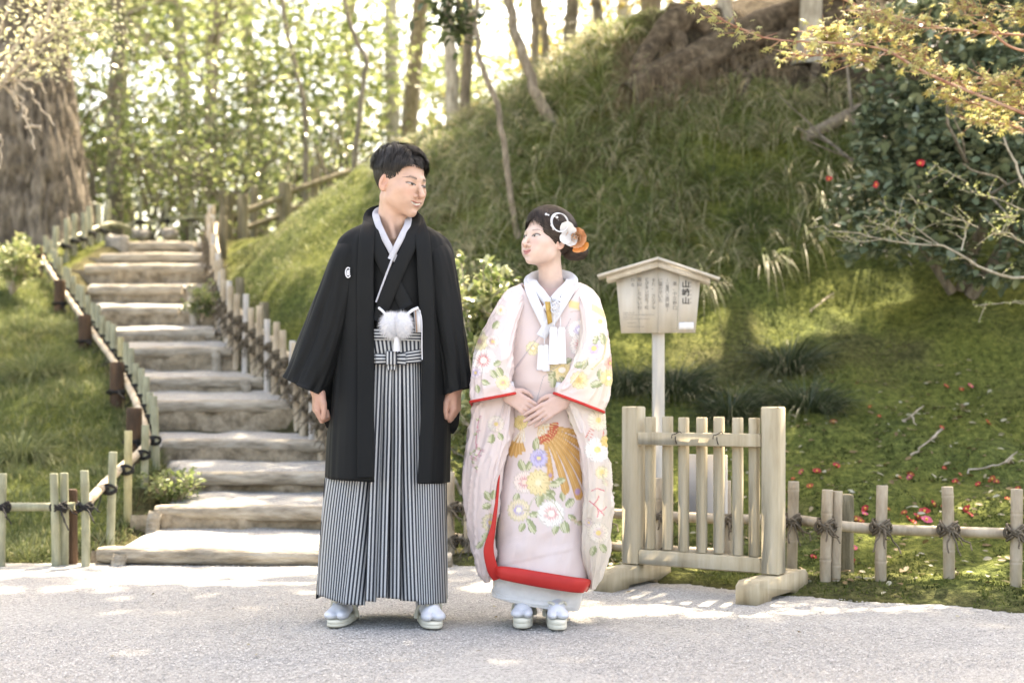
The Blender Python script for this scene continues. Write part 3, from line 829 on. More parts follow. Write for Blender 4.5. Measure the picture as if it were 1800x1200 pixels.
f6 = empty('rope_fence', (-4, 15.9, 2.5), 'thin dark post and rail fence across the landing above the steps', 'fence')
for k, (u, vt) in enumerate([(247, 345), (292, 355), (337, 353)]):
    y = 15.9; p = W(u, vt, y)
    place('bamboo_post', PG[(k+1) % 3], (p[0], y, p[2]-0.53), f6, k, (1.15, 1.15, 1.15), (0, 0.02*(k-1)))
    place('rope_tie', TB[k % 3], (p[0], y-0.02, W(0, 391-k*2, y)[2]), f6, 0, (1.3, 1.2, 0.9))
rail(f6, [W(188, 402, 15.8), W(247, 392, 15.9), W(300, 386, 15.9), W(380, 380, 15.8)], 0.022, BAM_G, 13, 30)

# ---- 6  timber railing climbing to the right behind the steps
f7 = empty('timber_railing', (-2.9, 15, 2.6), 'old round-timber railing climbing to the right above the steps', 'railing')
for k, (u, v0, v1, y, rr) in enumerate([(427, 342, 432, 14.6, 0.060), (446, 328, 415, 15.4, 0.045), (501, 321, 395, 15.0, 0.072), (491, 345, 392, 15.3, 0.04), (553, 292, 350, 15.4, 0.05), (392, 335, 420, 15.6, 0.045), (404, 340, 420, 15.8, 0.045)]):
    a, b = W(u, v1, y), W(u, v0, y); h = b[2]-a[2]
    place('timber_post', PO, (a[0], y, a[2]), f7, k, (rr/0.036, rr/0.036, h/0.40))
def timber_rail(pa, pb, r): 
    rough_log(pa, pb, r, int(abs(pa[0])*100), 24, 12).build('rail', OLDW, f7, True)
timber_rail(W(432, 372, 14.7), W(500, 345, 15.0), 0.035); timber_rail(W(502, 340, 15.0), W(620, 298, 15.6), 0.032)
timber_rail(W(432, 400, 14.75), W(500, 376, 15.05), 0.03); timber_rail(W(502, 372, 15.05), W(590, 340, 15.6), 0.028)
# ================================================================ wooden barrier gate
GW = noise_mat('gate_cedar', [(0.32, 0.26, 0.165), (0.42, 0.355, 0.24), (0.47, 0.405, 0.285), (0.52, 0.46, 0.34)], 4, 7, 0.8, 0.25, 45, (5, 5, 0.6), dist=0.006)
SW = noise_mat('sign_timber', [(0.48, 0.43, 0.355), (0.55, 0.50, 0.425), (0.60, 0.555, 0.485)], 4, 6, 0.7, 0.12, 40, (6, 2, 0.5), dist=0.004)
gL = np.array([0.522, 5.86]); gR = np.array([1.052, 5.50])
gd = (gR-gL); gl = float(np.linalg.norm(gd)); gd /= gl
ga = math.atan2(gd[1], gd[0])
gate = empty('barrier_gate', (0.5*(gL+gR)[0], 0.5*(gL+gR)[1], 0), 'pale wooden barrier gate with seven upright slats standing on block feet', 'gate')
gate.rotation_euler = (0, 0, ga)
def gpart(name, c, s, mat=GW, bev=0.004, par=gate, taper=1.0):
    mb = MB(); mb.box(c, s, None, bev, taper)
    o = mb.build(name, mat, None); o.parent = par; return o
hw = gl/2
for sx in (-1, 1):
    # foot: long block with a raised arch under it
    L, hgt, th = 0.52, 0.092, 0.088
    prof = np.array([(-L/2, 0), (-L/2+0.13, 0), (-L/2+0.15, 0.018), (L/2-0.15, 0.018), (L/2-0.13, 0), (L/2, 0), (L/2, hgt-0.018), (L/2-0.03, hgt), (-L/2+0.03, hgt), (-L/2, hgt-0.018)])
    mb = MB(); n = len(prof)
    v = np.concatenate([[(sx*hw+s*th/2, p[0], p[1]) for p in prof] for s in (-1, 1)])
    mb.add(v, [list(range(n))[::-1], list(range(n, 2*n))]+[[i, (i+1) % n, n+(i+1) % n, n+i] for i in range(n)])
    o = mb.build('foot', GW, None); o.parent = gate
    o = gpart('post', (sx*hw, 0, (0.093+0.768)/2), (0.078, 0.078, 0.768-0.093), bev=0.006)
gpart('rail', (0, -0.030, 0.632), (gl-0.08, 0.022, 0.055), bev=0.003)
gpart('bottom_rail', (0, -0.008, 0.128), (gl-0.081, 0.052, 0.062), bev=0.004)
for k in range(7):
    x = -hw+gl*(k+1)/8.0+[0, .003, -.002, .002, 0, .004, -.003][k]
    gpart('slat', (x, 0.002, (0.160+0.724+0.004*math.sin(k*2))/2), (0.0365, 0.0365, 0.724-0.160), bev=0.003)
# the notice hanging behind the slats
PAPER = noise_mat('white_plastic', [(0.74, 0.74, 0.75), (0.82, 0.82, 0.83)], 3, 2, 0.4, 0.02)
nb = empty('notice_board', (gate.location[0], gate.location[1], 0.5), 'plain white notice sheet hung behind the gate slats', 'notice')
nb.rotation_euler = (0, 0, ga)
mb = MB(); mb.box((-0.005, 0.046, -0.055), (0.205, 0.006, 0.245), None, 0.002); o = mb.build('sheet', PAPER, None); o.parent = nb
STR = noise_mat('dark_string', [(0.02, 0.018, 0.016), (0.05, 0.045, 0.04)], 40, 2, 0.9, 0)
for sx in (-1, 1):
    mb = MB(); t = np.linspace(0, 2*np.pi, 20)
    mb.tube(np.stack([sx*0.095+0.004*np.sin(t*2), 0.0005+0.047*np.cos(t), 0.132+0.030*np.sin(t)+0.005*np.cos(t)], -1), 0.0022, 6, False)
    mb.tube([(sx*0.095, -0.044, 0.155), (sx*0.095+0.02, -0.048, 0.164), (sx*0.095+0.028, -0.049, 0.158)], 0.002, 5)
    mb.tube([(sx*0.095, -0.044, 0.155), (sx*0.095-0.016, -0.048, 0.150), (sx*0.095-0.018, -0.048, 0.135)], 0.002, 5)
    mb.tube([(sx*0.095, 0.046, 0.115), (sx*0.08, 0.046, 0.068)], 0.002, 5)
    o = mb.build('string', STR, None); o.parent = nb

# ================================================================ roofed name board
ys = 6.62
c0 = W(1157, 1000, ys)
sg = empty('sign_board', (c0[0], ys, 0.0), 'roofed wooden garden sign with vertical black lettering on a single post', 'sign')
sg.rotation_euler = (0, 0, R(-7))
kk = ys/F
def sx_(u): return (u-1157)*kk
def sz_(v): return CZ-(v-HOR)*kk
mb = MB(); mb.box((0, 0.030, (-0.06+sz_(500))/2), (0.060, 0.045, sz_(500)+0.06), None, 0.003); o = mb.build('post', SW, None); o.parent = sg
# five-sided board made of upright planks
bl, brr, bt_l, bt_r = sx_(1092), sx_(1222), sx_(1083), sx_(1231)
zb, ze, zp = sz_(585), sz_(489), sz_(468)
npl = 4
def top_at(x): return zp-abs(x)*(zp-ze)/max(bt_r, 0.01)
for k in range(npl):
    f0, f1 = k/npl, (k+1)/npl
    g = 0.0006
    xb0, xb1 = bl+(brr-bl)*f0+g, bl+(brr-bl)*f1-g
    xt0, xt1 = bt_l+(bt_r-bt_l)*f0+g, bt_l+(bt_r-bt_l)*f1-g
    poly = [(xb0, zb), (xb1, zb), (xt1, top_at(xt1)), (xt0, top_at(xt0))]
    yv = 0.0008*(k % 2)
    v = [(x, y, z) for y in (-0.012+yv, 0.0075) for x, z in poly]
    mb = MB(); mb.add(v, [[0, 1, 2, 3], [7, 6, 5, 4], [0, 4, 5, 1], [1, 5, 6, 2], [2, 6, 7, 3], [3, 7, 4, 0]])
    o = mb.build('plank', SW, None); o.parent = sg
# roof: two sloping boards with barge boards under them
pk = np.array([sx_(1157), sz_(454)])
for sgn, ue, ve in ((-1, 1051, 484), (1, 1264, 491)):
    e = np.array([sx_(ue), sz_(ve)]); d = e-pk; n2 = np.array([-d[1], d[0]]); n2 /= np.linalg.norm(n2)
    if n2[1] > 0: n2 = -n2
    t = 0.014
    poly = [pk, e, e+n2*t, pk+np.array([0, n2[1]*t*1.02])]
    v = [(p[0], y, p[1]) for y in (-0.075, 0.085) for p in poly]
    mb = MB(); mb.add(v, [[0, 1, 2, 3], [7, 6, 5, 4], [0, 4, 5, 1], [1, 5, 6, 2], [2, 6, 7, 3], [3, 7, 4, 0]])
    o = mb.build('roof_board', SW, None); o.parent = sg
    e2 = pk+d*0.86; q0 = pk+np.array([0, -t*1.15]); q1 = e2+n2*t*1.08
    poly = [q0, q1, q1+np.array([0, -0.030]), q0+np.array([0, -0.030])]
    v = [(p[0], y, p[1]) for y in (-0.050, -0.030) for p in poly]
    mb = MB(); mb.add(v, [[0, 1, 2, 3], [7, 6, 5, 4], [0, 4, 5, 1], [1, 5, 6, 2], [2, 6, 7, 3], [3, 7, 4, 0]])
    o = mb.build('barge_board', SW, None); o.parent = sg
    v = [(p[0], y, p[1]) for y in (0.040, 0.060) for p in poly]
    mb = MB(); mb.add(v, [[0, 1, 2, 3], [7, 6, 5, 4], [0, 4, 5, 1], [1, 5, 6, 2], [2, 6, 7, 3], [3, 7, 4, 0]])
    o = mb.build('barge_board', SW, None); o.parent = sg
INK = noise_mat('sign_ink', [(0.045, 0.042, 0.04), (0.07, 0.065, 0.06)], 30, 2, 0.8, 0)
INKL = noise_mat('sign_small_ink', [(0.16, 0.15, 0.14), (0.20, 0.19, 0.18)], 30, 2, 0.8, 0)
def text_col(chars, u, v0, v1, size_px, mat, par=sg, vertical=True, yy=-0.0136):
    """vertical lettering: each character set under the last"""
    mb_v, mb_f, nn = [], [], 0
    pts = np.linspace(v0, v1, len(chars)) if vertical else [v0]
    items = list(chars) if vertical else [chars]
    for ch, v in zip(items, pts):
        if ch == ' ': continue
        cu = bpy.data.curves.new('lettering', 'FONT'); cu.body = ch; cu.size = size_px*kk*1.08
        cu.align_x = 'CENTER' if vertical else 'LEFT'; cu.align_y = 'CENTER'
        cu.resolution_u = 2; cu.offset = 0.0006 if mat is INK else 0.0
        ob = bpy.data.objects.new('lettering', cu); COL.objects.link(ob)
        dg = bpy.context.evaluated_depsgraph_get()
        me = ob.evaluated_get(dg).to_mesh()
        co = np.array([q.co[:] for q in me.vertices]).reshape(-1, 3)
        fs = [[i+nn for i in p.vertices] for p in me.polygons]
        ob.evaluated_get(dg).to_mesh_clear()
        bpy.data.objects.remove(ob); bpy.data.curves.remove(cu)
        if len(co) == 0: continue
        mb_v.append(np.stack([co[:, 0]+sx_(u), np.full(len(co), yy), co[:, 1]+sz_(v)], 1)); mb_f += fs; nn += len(co)
    if not mb_v: return
    o = mesh_from('lettering', np.concatenate(mb_v), mb_f, mat); o.parent = par
text_col('山崎山', 1205, 501, 530, 13, INK)
text_col('やまざきやま', 1213.3, 498, 533, 3.6, INKL)
text_col('東、小立野口', 1186, 500, 542, 7.2, INKL)
text_col('(一番高い山崎口側)', 1173, 493, 544, 6.8, INKL)
text_col('に築かせいた', 1161, 494, 529, 7.2, INKL)
text_col('また、 カエデな', 1149, 493, 541, 6.8, INKL)
text_col('どが多い別名「紅', 1137, 492, 541, 6.8, INKL)
text_col('葉山」ともいわ', 1124.5, 492, 541, 7.2, INKL)
text_col('れる', 1112.5, 492, 501, 7.0, INKL)
for v, u0, t in ((549.5, 1096, 'Yamazaki-yama Hill'), (553.2, 1096, 'A hill planted with maple trees beside the garden gate'), (557.3, 1096, 'Momiji-yama Hill'), (560.6, 1096, 'Its autumn colours give the hill its other name'), (567, 1103, 'Yamazaki-yama'), (574, 1103, 'Yamazaki-yama  Momiji-yama')):
    text_col(t, u0, v, v, 2.3, INKL, vertical=False)
mb = MB(); mb.box((sx_(1206), -0.0128, sz_(573)), (26*kk, 0.001, 12*kk)); o = mb.build('label_plate', PAPER, None); o.parent = sg
# ================================================================ foliage helpers
def frames(D, roll, r):
    """orthonormal frames with local +y along D"""
    D = D/np.linalg.norm(D, axis=1)[:, None]
    ref = np.where(np.abs(D[:, 2:3]) > 0.95, np.array([[1.0, 0, 0]]), np.array([[0, 0, 1.0]]))
    X = np.cross(D, ref); X /= np.linalg.norm(X, axis=1)[:, None]
    Z = np.cross(X, D)
    c, s = np.cos(roll)[:, None], np.sin(roll)[:, None]
    return X*c+Z*s, D, Z*c-X*s

def leaf_shape(kind):
    if kind == 'simple':      # folded diamond
        return np.array([[0, 0, 0], [0.30, 0.45, 0.07], [0, 1, 0], [-0.30, 0.45, 0.07]]), [[0, 1, 2], [0, 2, 3]]
    if kind == 'oval':        # glossy oval leaf with a keel and curled tip
        v = [[0, 0, 0], [0.17, 0.18, 0.05], [0.25, 0.45, 0.07], [0.18, 0.75, 0.04], [0, 1, -0.06], [-0.18, 0.75, 0.04], [-0.25, 0.45, 0.07], [-0.17, 0.18, 0.05], [0, 0.5, 0]]
        return np.array(v), [[0, 1, 8], [1, 2, 8], [2, 3, 8], [3, 4, 8], [4, 5, 8], [5, 6, 8], [6, 7, 8], [7, 0, 8]]
    if kind == 'maple':       # seven pointed lobes, drooping
        v, f = [[0, 0.05, 0]], []
        angs = [-125, -82, -40, 0, 40, 82, 125]; lens = [0.45, 0.72, 0.92, 1.0, 0.92, 0.72, 0.45]
        for a, l in zip(angs, lens):
            a = R(a)
            for da, ll, dz in ((-0.24, 0.36, 0.0), (-0.10, 0.62*l+0.1, -0.03), (0, l, -0.28*l), (0.10, 0.62*l+0.1, -0.03)):
                v.append([math.sin(a+da)*ll, math.cos(a+da)*ll+0.05, dz])
        n = len(v)
        for i in range(7):
            b_ = 1+4*i
            f.append([0, b_+4 if i < 6 else b_+3, b_+3, b_]) if i < 6 else f.append([0, b_+3, b_])
            f.append([b_, b_+3, b_+2, b_+1])
        return np.array(v), f
    raise KeyError(kind)

def leaves(name, C, D, size, kind, mat, parent=None, seed=0, roll=None, width=1.0, shade=None):
    r = np.random.default_rng(seed); n = len(C)
    sv, sf = leaf_shape(kind)
    sv = sv*np.array([width, 1, 1])
    X, Y, Z = frames(D, r.uniform(-0.7, 0.7, n) if roll is None else roll, r)
    S = np.asarray(size)[:, None, None]
    V = C[:, None]+S*(sv[None, :, 0:1]*X[:, None]+sv[None, :, 1:2]*Y[:, None]+sv[None, :, 2:3]*Z[:, None])
    k = len(sv)
    base = (np.arange(n)*k)
    L = max(len(f) for f in sf)
    if all(len(f) == L for f in sf):
        Fc = (base[:, None, None]+np.array(sf)[None]).reshape(-1, L)
    else:
        Fc = [[int(b_)+i for i in f] for b_ in base for f in sf]
    o = mesh_from(name, V.reshape(-1, 3), Fc, mat, parent, False)
    cv = np.repeat(r.uniform(0, 1, n) if shade is None else shade, k)
    set_col(o, np.stack([cv]*3, 1))
    return o

def rand_dir(r, n, up=0.0):
    d = r.normal(size=(n, 3)); d[:, 2] = d[:, 2]*0.6+up
    return d/np.linalg.norm(d, axis=1)[:, None]

BARK = noise_mat('bark_brown', [(0.11, 0.09, 0.067), (0.24, 0.20, 0.15), (0.38, 0.325, 0.25)], 12, 6, 0.95, 0.8, 40, (3, 3, 0.6))  # all three barks lightened in place of haze over the far trunks
BARK_L = noise_mat('bark_pale', [(0.20, 0.175, 0.135), (0.38, 0.34, 0.27), (0.54, 0.49, 0.40)], 12, 6, 0.95, 0.6, 40, (3, 3, 0.6))
BARK_D = noise_mat('bark_dark', [(0.09, 0.08, 0.063), (0.20, 0.175, 0.14), (0.32, 0.285, 0.23)], 12, 6, 0.95, 0.8, 40, (3, 3, 0.6))
LF_YG = leaf_mat('spring_maple_leaf', [(0.28, 0.34, 0.13), (0.43, 0.49, 0.21), (0.60, 0.62, 0.34)], 0.6, 0.58)
LF_YO = leaf_mat('golden_leaf', [(0.34, 0.28, 0.08), (0.50, 0.40, 0.14), (0.58, 0.50, 0.24)], 0.6, 0.55)
LF_MG = leaf_mat('mid_green_leaf', [(0.12, 0.16, 0.06), (0.21, 0.26, 0.10), (0.34, 0.37, 0.17)], 0.45, 0.45)
LF_DG = leaf_mat('evergreen_leaf', [(0.04, 0.06, 0.03), (0.075, 0.105, 0.05), (0.13, 0.165, 0.08)], 0.28, 0.25, 0.5)
LF_CAN = leaf_mat('canopy_leaf', [(0.06, 0.09, 0.03), (0.10, 0.14, 0.04), (0.16, 0.19, 0.06)], 0.5, 0.25)

def grow(start, d, L, r0, depth, rr, tubes, tips, bend=0.25, up=0.15, split=(2, 4)):
    n = 5
    P = [np.array(start, float)]; dv = np.array(d, float)
    for i in range(n):
        dv = dv+rr.normal(size=3)*bend*0.35+np.array([0, 0, up*0.12]); dv /= np.linalg.norm(dv)
        P.append(P[-1]+dv*L/n)
    P = np.array(P)
    tubes.append((P, np.linspace(r0, r0*0.45, len(P))))
    tips.append((P[-1], dv, depth)); tips.append((P[3], dv, depth))
    if depth > 0:
        for k in range(rr.integers(*split)+1):
            t = rr.uniform(0.35, 1.0); i = min(int(t*n), n-1)
            q = P[i]+(P[i+1]-P[i])*(t*n-i)
            nd = dv*0.6+rand_dir(rr, 1, up)[0]*0.9; nd /= np.linalg.norm(nd)
            grow(q, nd, L*rr.uniform(0.5, 0.72), r0*0.5, depth-1, rr, tubes, tips, bend, up, split)

def tree(name, trunk, r0, r1, label, nb, bl, leaf, mat_leaf, mat_bark, seed, lsize=0.1, per_tip=14, tmin=0.45, group=None, spread=0.35, kind='simple', depth=2, up=0.2, sides=10, bark_amp=0.05, keep=None, cat='tree', thin=1.0):
    rr = np.random.default_rng(seed)
    P = interp_path(trunk, 26)
    P[1:-1, :2] += 0.015*rr.normal(size=(24, 2))*np.linspace(0.3, 1, 24)[:, None]
    root = empty(name, tuple(P[0]), label, cat, group)
    rad = np.linspace(r0, r1, 26); rad[:3] *= np.array([1.35, 1.15, 1.05])
    mb = MB(); mb.tube(P, rad, sides)
    tubes, tips = [], []
    for k in range(nb):
        t = rr.uniform(tmin, 1.0); i = min(int(t*25), 24)
        d = rand_dir(rr, 1, up)[0]
        grow(P[i], d, bl*rr.uniform(0.6, 1.15), rad[i]*0.5, depth-1, rr, tubes, tips, up=up)
    for q, ra in tubes:
        if not shades(q).any(): mb.tube(q, np.maximum(ra*thin, 0.004), 5, False)
    mb.build('trunk', mat_bark, root, True)
    if per_tip and tips:
        T = np.array([t[0] for t in tips]); 
        C = np.repeat(T, per_tip, 0)+rr.normal(size=(len(T)*per_tip, 3))*spread*np.array([1, 1, 0.55])
        C = C[~shades(C)]
        if keep is not None: C = C[keep(C)]
        if len(C):
            leaves('crown', C, rand_dir(rr, len(C), -0.1), rr.uniform(0.7, 1.3, len(C))*lsize, kind, mat_leaf, root, seed)
    return root

def ground_hit(C):
    """follow the sun ray down from C to the ground"""
    P = C.copy()
    for it in range(45):
        t = (P[:, 2]-np.maximum(Hf(P[:, 0], P[:, 1], False), 0))/TO_SUN[2]
        P = P-TO_SUN*np.maximum(t, 0)[:, None]
    return P
# sunlit gaps, as ellipses on the ground (X, Y, rx, ry, angle)
def ell(u, v, y, rx, ry, a=0): p = W(u, v, y); return (p[0], p[1], rx, ry, R(a))
GAPS = [(-2.0, 6.2, 0.9, 0.13, 0), (-1.3, 6.38, 0.6, 0.10, 0), (-1.5, 5.95, 0.45, 0.05, 0), (0.15, 6.0, 0.45, 0.12, -15), (-2.2, 5.72, 0.4, 0.05, 0), (0.5, 5.62, 0.3, 0.04, -10),
        (-1.9, 6.8, 0.25, 0.22, 20), (-1.0, 6.75, 0.5, 0.16, 0), (-1.75, 7.3, 0.2, 0.15, 0),
        ell(270, 540, 11.9, 0.55, 0.40), ell(270, 505, 12.5, 0.5, 0.3), ell(250, 470, 13.2, 0.6, 0.4), ell(60, 545, 12.0, 0.7, 0.7), ell(20, 500, 13, 0.6, 0.7),
        ell(470, 470, 12.0, 0.30, 0.9, 30), ell(540, 390, 12.4, 0.35, 1.0, 30), ell(600, 320, 13.0, 0.3, 0.8, 30), ell(520, 480, 11.4, 0.16, 0.5, 30), ell(720, 300, 11.8, 0.25, 0.3), ell(800, 280, 11.6, 0.15, 0.2),
        ell(1120, 640, 9.0, 0.30, 0.15, 15), ell(1230, 612, 9.1, 0.40, 0.15, 22), ell(1330, 575, 9.2, 0.38, 0.16, 25), ell(1430, 535, 9.3, 0.36, 0.18, 25), ell(1520, 495, 9.5, 0.32, 0.24, 25), ell(1250, 660, 8.8, 0.25, 0.07, 12), ell(1330, 640, 8.9, 0.2, 0.05, 15),
        ell(1620, 1030, 5.75, 0.30, 0.12, -20), ell(1760, 1045, 5.5, 0.25, 0.12, -20), ell(1450, 1010, 6.0, 0.14, 0.08, 0), ell(1270, 1000, 6.1, 0.2, 0.12), ell(1080, 950, 6.9, 0.25, 0.12), ell(850, 900, 7.3, 0.2, 0.2),
        ell(1560, 960, 6.4, 0.2, 0.08), ell(1180, 870, 7.4, 0.2, 0.1), ell(1720, 900, 6.7, 0.14, 0.05), ell(1060, 300, 10.6, 0.3, 0.12, 20), ell(990, 300, 10.7, 0.15, 0.1), ell(930, 230, 11.2, 0.2, 0.15), ell(1000, 130, 11.4, 0.35, 0.25), ell(855, 640, 9.0, 0.14, 0.12), (-0.10, 7.6, 0.30, 0.35, 0), (-0.25, 7.2, 0.2, 0.2, 0), ell(500, 430, 12.0, 0.35, 1.2, 30), ell(560, 360, 12.8, 0.4, 1.0, 30)]
def lit(P, g0=0.0):
    k = np.zeros(len(P), bool)
    nz = 0.35*vnoise(P[:, :2], 4.0, 90)
    for (x, y, a, b_, an) in GAPS:
        dx, dy = P[:, 0]-x, P[:, 1]-y; c, s = math.cos(an), math.sin(an)
        grow_ = g0*(0.35 if y < 6.6 else 1.0)
        e = np.sqrt(((dx*c+dy*s)/(a+grow_))**2+((-dx*s+dy*c)/(b_+grow_))**2)
        k |= e < 1+nz
    return k
def shades(P): return lit(ground_hit(np.atleast_2d(np.asarray(P, float))), 0.08)
# ---------------------------------------------------------------- the great old trunk at the left
yb = 14.6
bt = empty('old_tree', tuple(W(60, 400, yb)), 'huge old tree trunk with furrowed brown bark beside the top of the steps', 'tree')
n, sd = 110, 120
zz = np.linspace(0, 1, n)
zlo, zhi = 2.2, 9.5
cen = np.stack([np.interp(zz, [0, 0.12, 0.35, 1], [W(52, 0, yb)[0], W(50, 0, yb)[0], W(28, 0, yb)[0], W(4, 0, yb)[0]]), np.full(n, yb+0.3), zlo+(zhi-zlo)*zz], 1)
rad = 0.86*np.interp(zz, [0, 0.04, 0.12, 0.35, 1], [0.78, 0.66, 0.56, 0.44, 0.34])
th = np.linspace(0, 2*np.pi, sd, endpoint=False)
Q = cen[:, None]+rad[:, None, None]*np.stack([np.cos(th), np.sin(th), 0*th], -1)[None]
q2 = np.stack([np.cos(th)[None]*2.2+0*zz[:, None], np.sin(th)[None]*2.2+0*zz[:, None], zz[:, None]*9+0*th[None]], -1)
ridg = np.abs(fbm(q2*np.array([2.6, 2.6, 1.0]), 1.9, 3, 5))
flare = 0.12*np.sin(th*5+1)[None]*np.exp(-zz*14)[:, None]
Q[..., :2] += ((0.05-0.11*np.exp(-ridg*7)+flare+0.05*fbm(q2, 0.5, 2, 8))[..., None])*np.stack([np.cos(th), np.sin(th)], -1)[None]
mb = MB(); mb.grid(Q, closed_u=True)
mb.build('trunk', noise_mat('old_bark', [(0.055, 0.046, 0.036), (0.15, 0.125, 0.098), (0.27, 0.23, 0.18)], 7, 8, 0.95, 1.0, 14, (2.2, 2.2, 1.0)), bt, True)
rr = np.random.default_rng(3); tubes, tips = [], []
for k in range(9):
    d = rand_dir(rr, 1, 0.5)[0]; d[0] = -abs(d[0])*0.6 if k % 2 else d[0]
    grow((cen[-8][0], cen[-8][1], 7.5+0.2*k), d, 2.4, 0.12, 1, rr, tubes, tips)
mb = MB()
for q, ra in tubes: mb.tube(q, ra, 6, False)
mb.build('branches', BARK, bt, True)
T = np.array([t[0] for t in tips]); C = np.repeat(T, 40, 0)+rr.normal(size=(len(T)*40, 3))*0.4
leaves('crown', C, rand_dir(rr, len(C)), rr.uniform(0.08, 0.14, len(C)), 'simple', LF_MG, bt, 4)

# ---------------------------------------------------------------- pale budding branch in front of that trunk
yb = 9.4
bb = empty('budding_tree', tuple(W(-140, 560, yb)), 'leaning tree with pale bare twigs and tiny cream buds at the upper left corner', 'tree')
mb = MB()
BUDW = noise_mat('pale_twig', [(0.22, 0.18, 0.13), (0.40, 0.34, 0.27), (0.50, 0.44, 0.36)], 20, 4, 0.85, 0.3)
def px_path(pts, y, dy=0.0): return np.array([W(u, v, y+dy*i) for i, (u, v) in enumerate(pts)])
mb.tube(interp_path(px_path([(-140, 600), (-120, 420), (-60, 240), (0, 150), (40, 100), (80, 40), (100, -60)], yb), 30), np.linspace(0.035, 0.012, 30), 9)
tw = [[(-5, 155), (20, 140), (50, 115), (100, 60)], [(20, 140), (28, 175), (45, 190), (52, 230), (62, 262)], [(22, 142), (50, 140), (72, 130)], [(25, 145), (40, 185), (40, 205), (55, 210)], [(30, 145), (55, 160), (60, 175), (78, 195), (95, 222)], [(50, 140), (70, 145), (82, 165)], [(-5, 235), (3, 255), (0, 300)], [(50, 115), (85, 105), (100, 108)], [(10, 150), (30, 185), (30, 192)], [(45, 222), (70, 225), (72, 230)],
      [(40, 100), (90, 60), (140, 40), (190, 35)], [(60, 70), (110, 20), (150, -20)], [(0, 120), (40, 60), (60, 0)], [(80, 40), (130, 50), (180, 60)], [(-20, 100), (10, 30), (20, -30)], [(100, 60), (140, 65), (165, 90)]]
tp = []
for k, t in enumerate(tw):
    q = interp_path(px_path(t, yb, 0.02*((k % 3)-1)), 14); q += 0.006*np.random.default_rng(k).normal(size=q.shape)
    mb.tube(q, np.linspace(0.012, 0.005, 14), 6)
    if k in (0, 2, 7) or k >= 10:
        tp += [q[i] for i in range(3, 14)]
mb.build('trunk', BUDW, bb, True)
tp = np.array(tp); rr = np.random.default_rng(9)
C = np.repeat(tp, 15, 0)+rr.normal(size=(len(tp)*15, 3))*np.array([0.13, 0.14, 0.10])
C = C[(HOR-(C[:, 2]-CZ)/C[:, 1]*F) < 145]
leaves('buds', C, rand_dir(rr, len(C), 0.4), rr.uniform(0.018, 0.045, len(C)), 'simple', leaf_mat('cream_bud', [(0.45, 0.46, 0.22), (0.66, 0.64, 0.42), (0.8, 0.78, 0.6)], 0.6, 0.5), bb, 5, width=1.3)

# ---------------------------------------------------------------- woodland behind the crest
def base_at(u, y): 
    x = (u-900)/F*y
    return np.array([x, y, gz(x, y)-0.05])
BG = 'spring woodland behind the bank'
far = [(-120, 27, 'left'), (60, 24, ''), (230, 30, ''), (330, 25, ''), (470, 28, ''), (600, 32, ''), (700, 24, ''), (830, 29, ''), (960, 33, ''), (1100, 27, ''), (1280, 31, ''), (-420, 20, ''), (-700, 26, ''), (-1100, 19, '')]
names = ['far tree with yellow-green spring leaves at the left frame edge', 'far tree with yellow-green leaves rising just right of the old trunk', 'tall hazy yellow-green tree above the top of the steps', 'pale yellow-green tree behind the landing fence', 'soft yellow-green tree behind the dark thin trunks', 'hazy far tree above the timber railing', "pale yellow tree behind the standing man's head", 'golden-leaved tree behind the twin trunks', 'hazy tree behind the leaning trunk', 'golden tree glimpsed above the grassy crest', 'far tree behind the roots at the top of the bank', 'yellow-green tree beyond the left frame edge', 'far yellow-green tree well left of the old trunk', 'yellow-green tree on the bank far to the left']
for k, (u, y, _) in enumerate(far):
    b0 = base_at(u, y); h = 10+(k*37 % 5)
    rr = np.random.default_rng(500+k)
    tr = [b0, b0+np.array([rr.uniform(-.3, .3), 0, h*0.35]), b0+np.array([rr.uniform(-.6, .6), rr.uniform(-.5, .5), h*0.7]), b0+np.array([rr.uniform(-.8, .8), 0, h])]
    tree('maple_tree', tr, 0.16+0.03*(k % 3), 0.04, names[k], 13, 3.0, None, LF_YO if k in (7, 9) else (LF_MG if k in (1, 3, 5, 8) else LF_YG), BARK_L, 600+k, 0.19, 52, 0.08, BG, 0.65, depth=2, up=0.05, thin=0.45)

# evergreen understorey near the head of the steps
ev = [(150, 16.2, 2.2, 900, 'dark evergreen shrub just right of the old tree trunk'), (235, 17.5, 2.6, 1000, 'tall dark evergreen shrub behind the landing fence'), (400, 18.0, 2.2, 900, 'leafy evergreen shrub behind the weathered fence top'), (480, 17.0, 1.9, 900, 'evergreen shrub behind the timber railing'), (590, 16.4, 1.8, 800, 'evergreen shrub at the upper end of the timber railing'), (310, 19.5, 3.0, 900, 'broad evergreen shrub at the back of the landing')]
for k, (u, y, h, nl, lab) in enumerate(ev):
    b0 = base_at(u, y); rr = np.random.default_rng(700+k)
    s = empty('evergreen_shrub', tuple(b0), lab, 'shrub', 'evergreen shrubs at the head of the steps')
    tubes, tips = [], []
    for q in range(6):
        d = rand_dir(rr, 1, 0.9)[0]; grow(b0+np.array([0, 0, 0.05]), d, h*rr.uniform(0.45, 0.8), 0.03, 2, rr, tubes, tips, up=0.5)
    mb = MB()
    for q, ra in tubes: mb.tube(q, np.maximum(ra, 0.004), 5, False)
    mb.build('stems', BARK_D, s, True)
    T = np.array([t[0] for t in tips]); per = max(4, int(nl*1.5/len(T)))
    C = np.repeat(T, per, 0)+rr.normal(size=(len(T)*per, 3))*0.17
    leaves('foliage', C, rand_dir(rr, len(C), 0.1), rr.uniform(0.06, 0.11, len(C)), 'oval', LF_DG if k % 2 == 0 else LF_MG, s, 710+k)

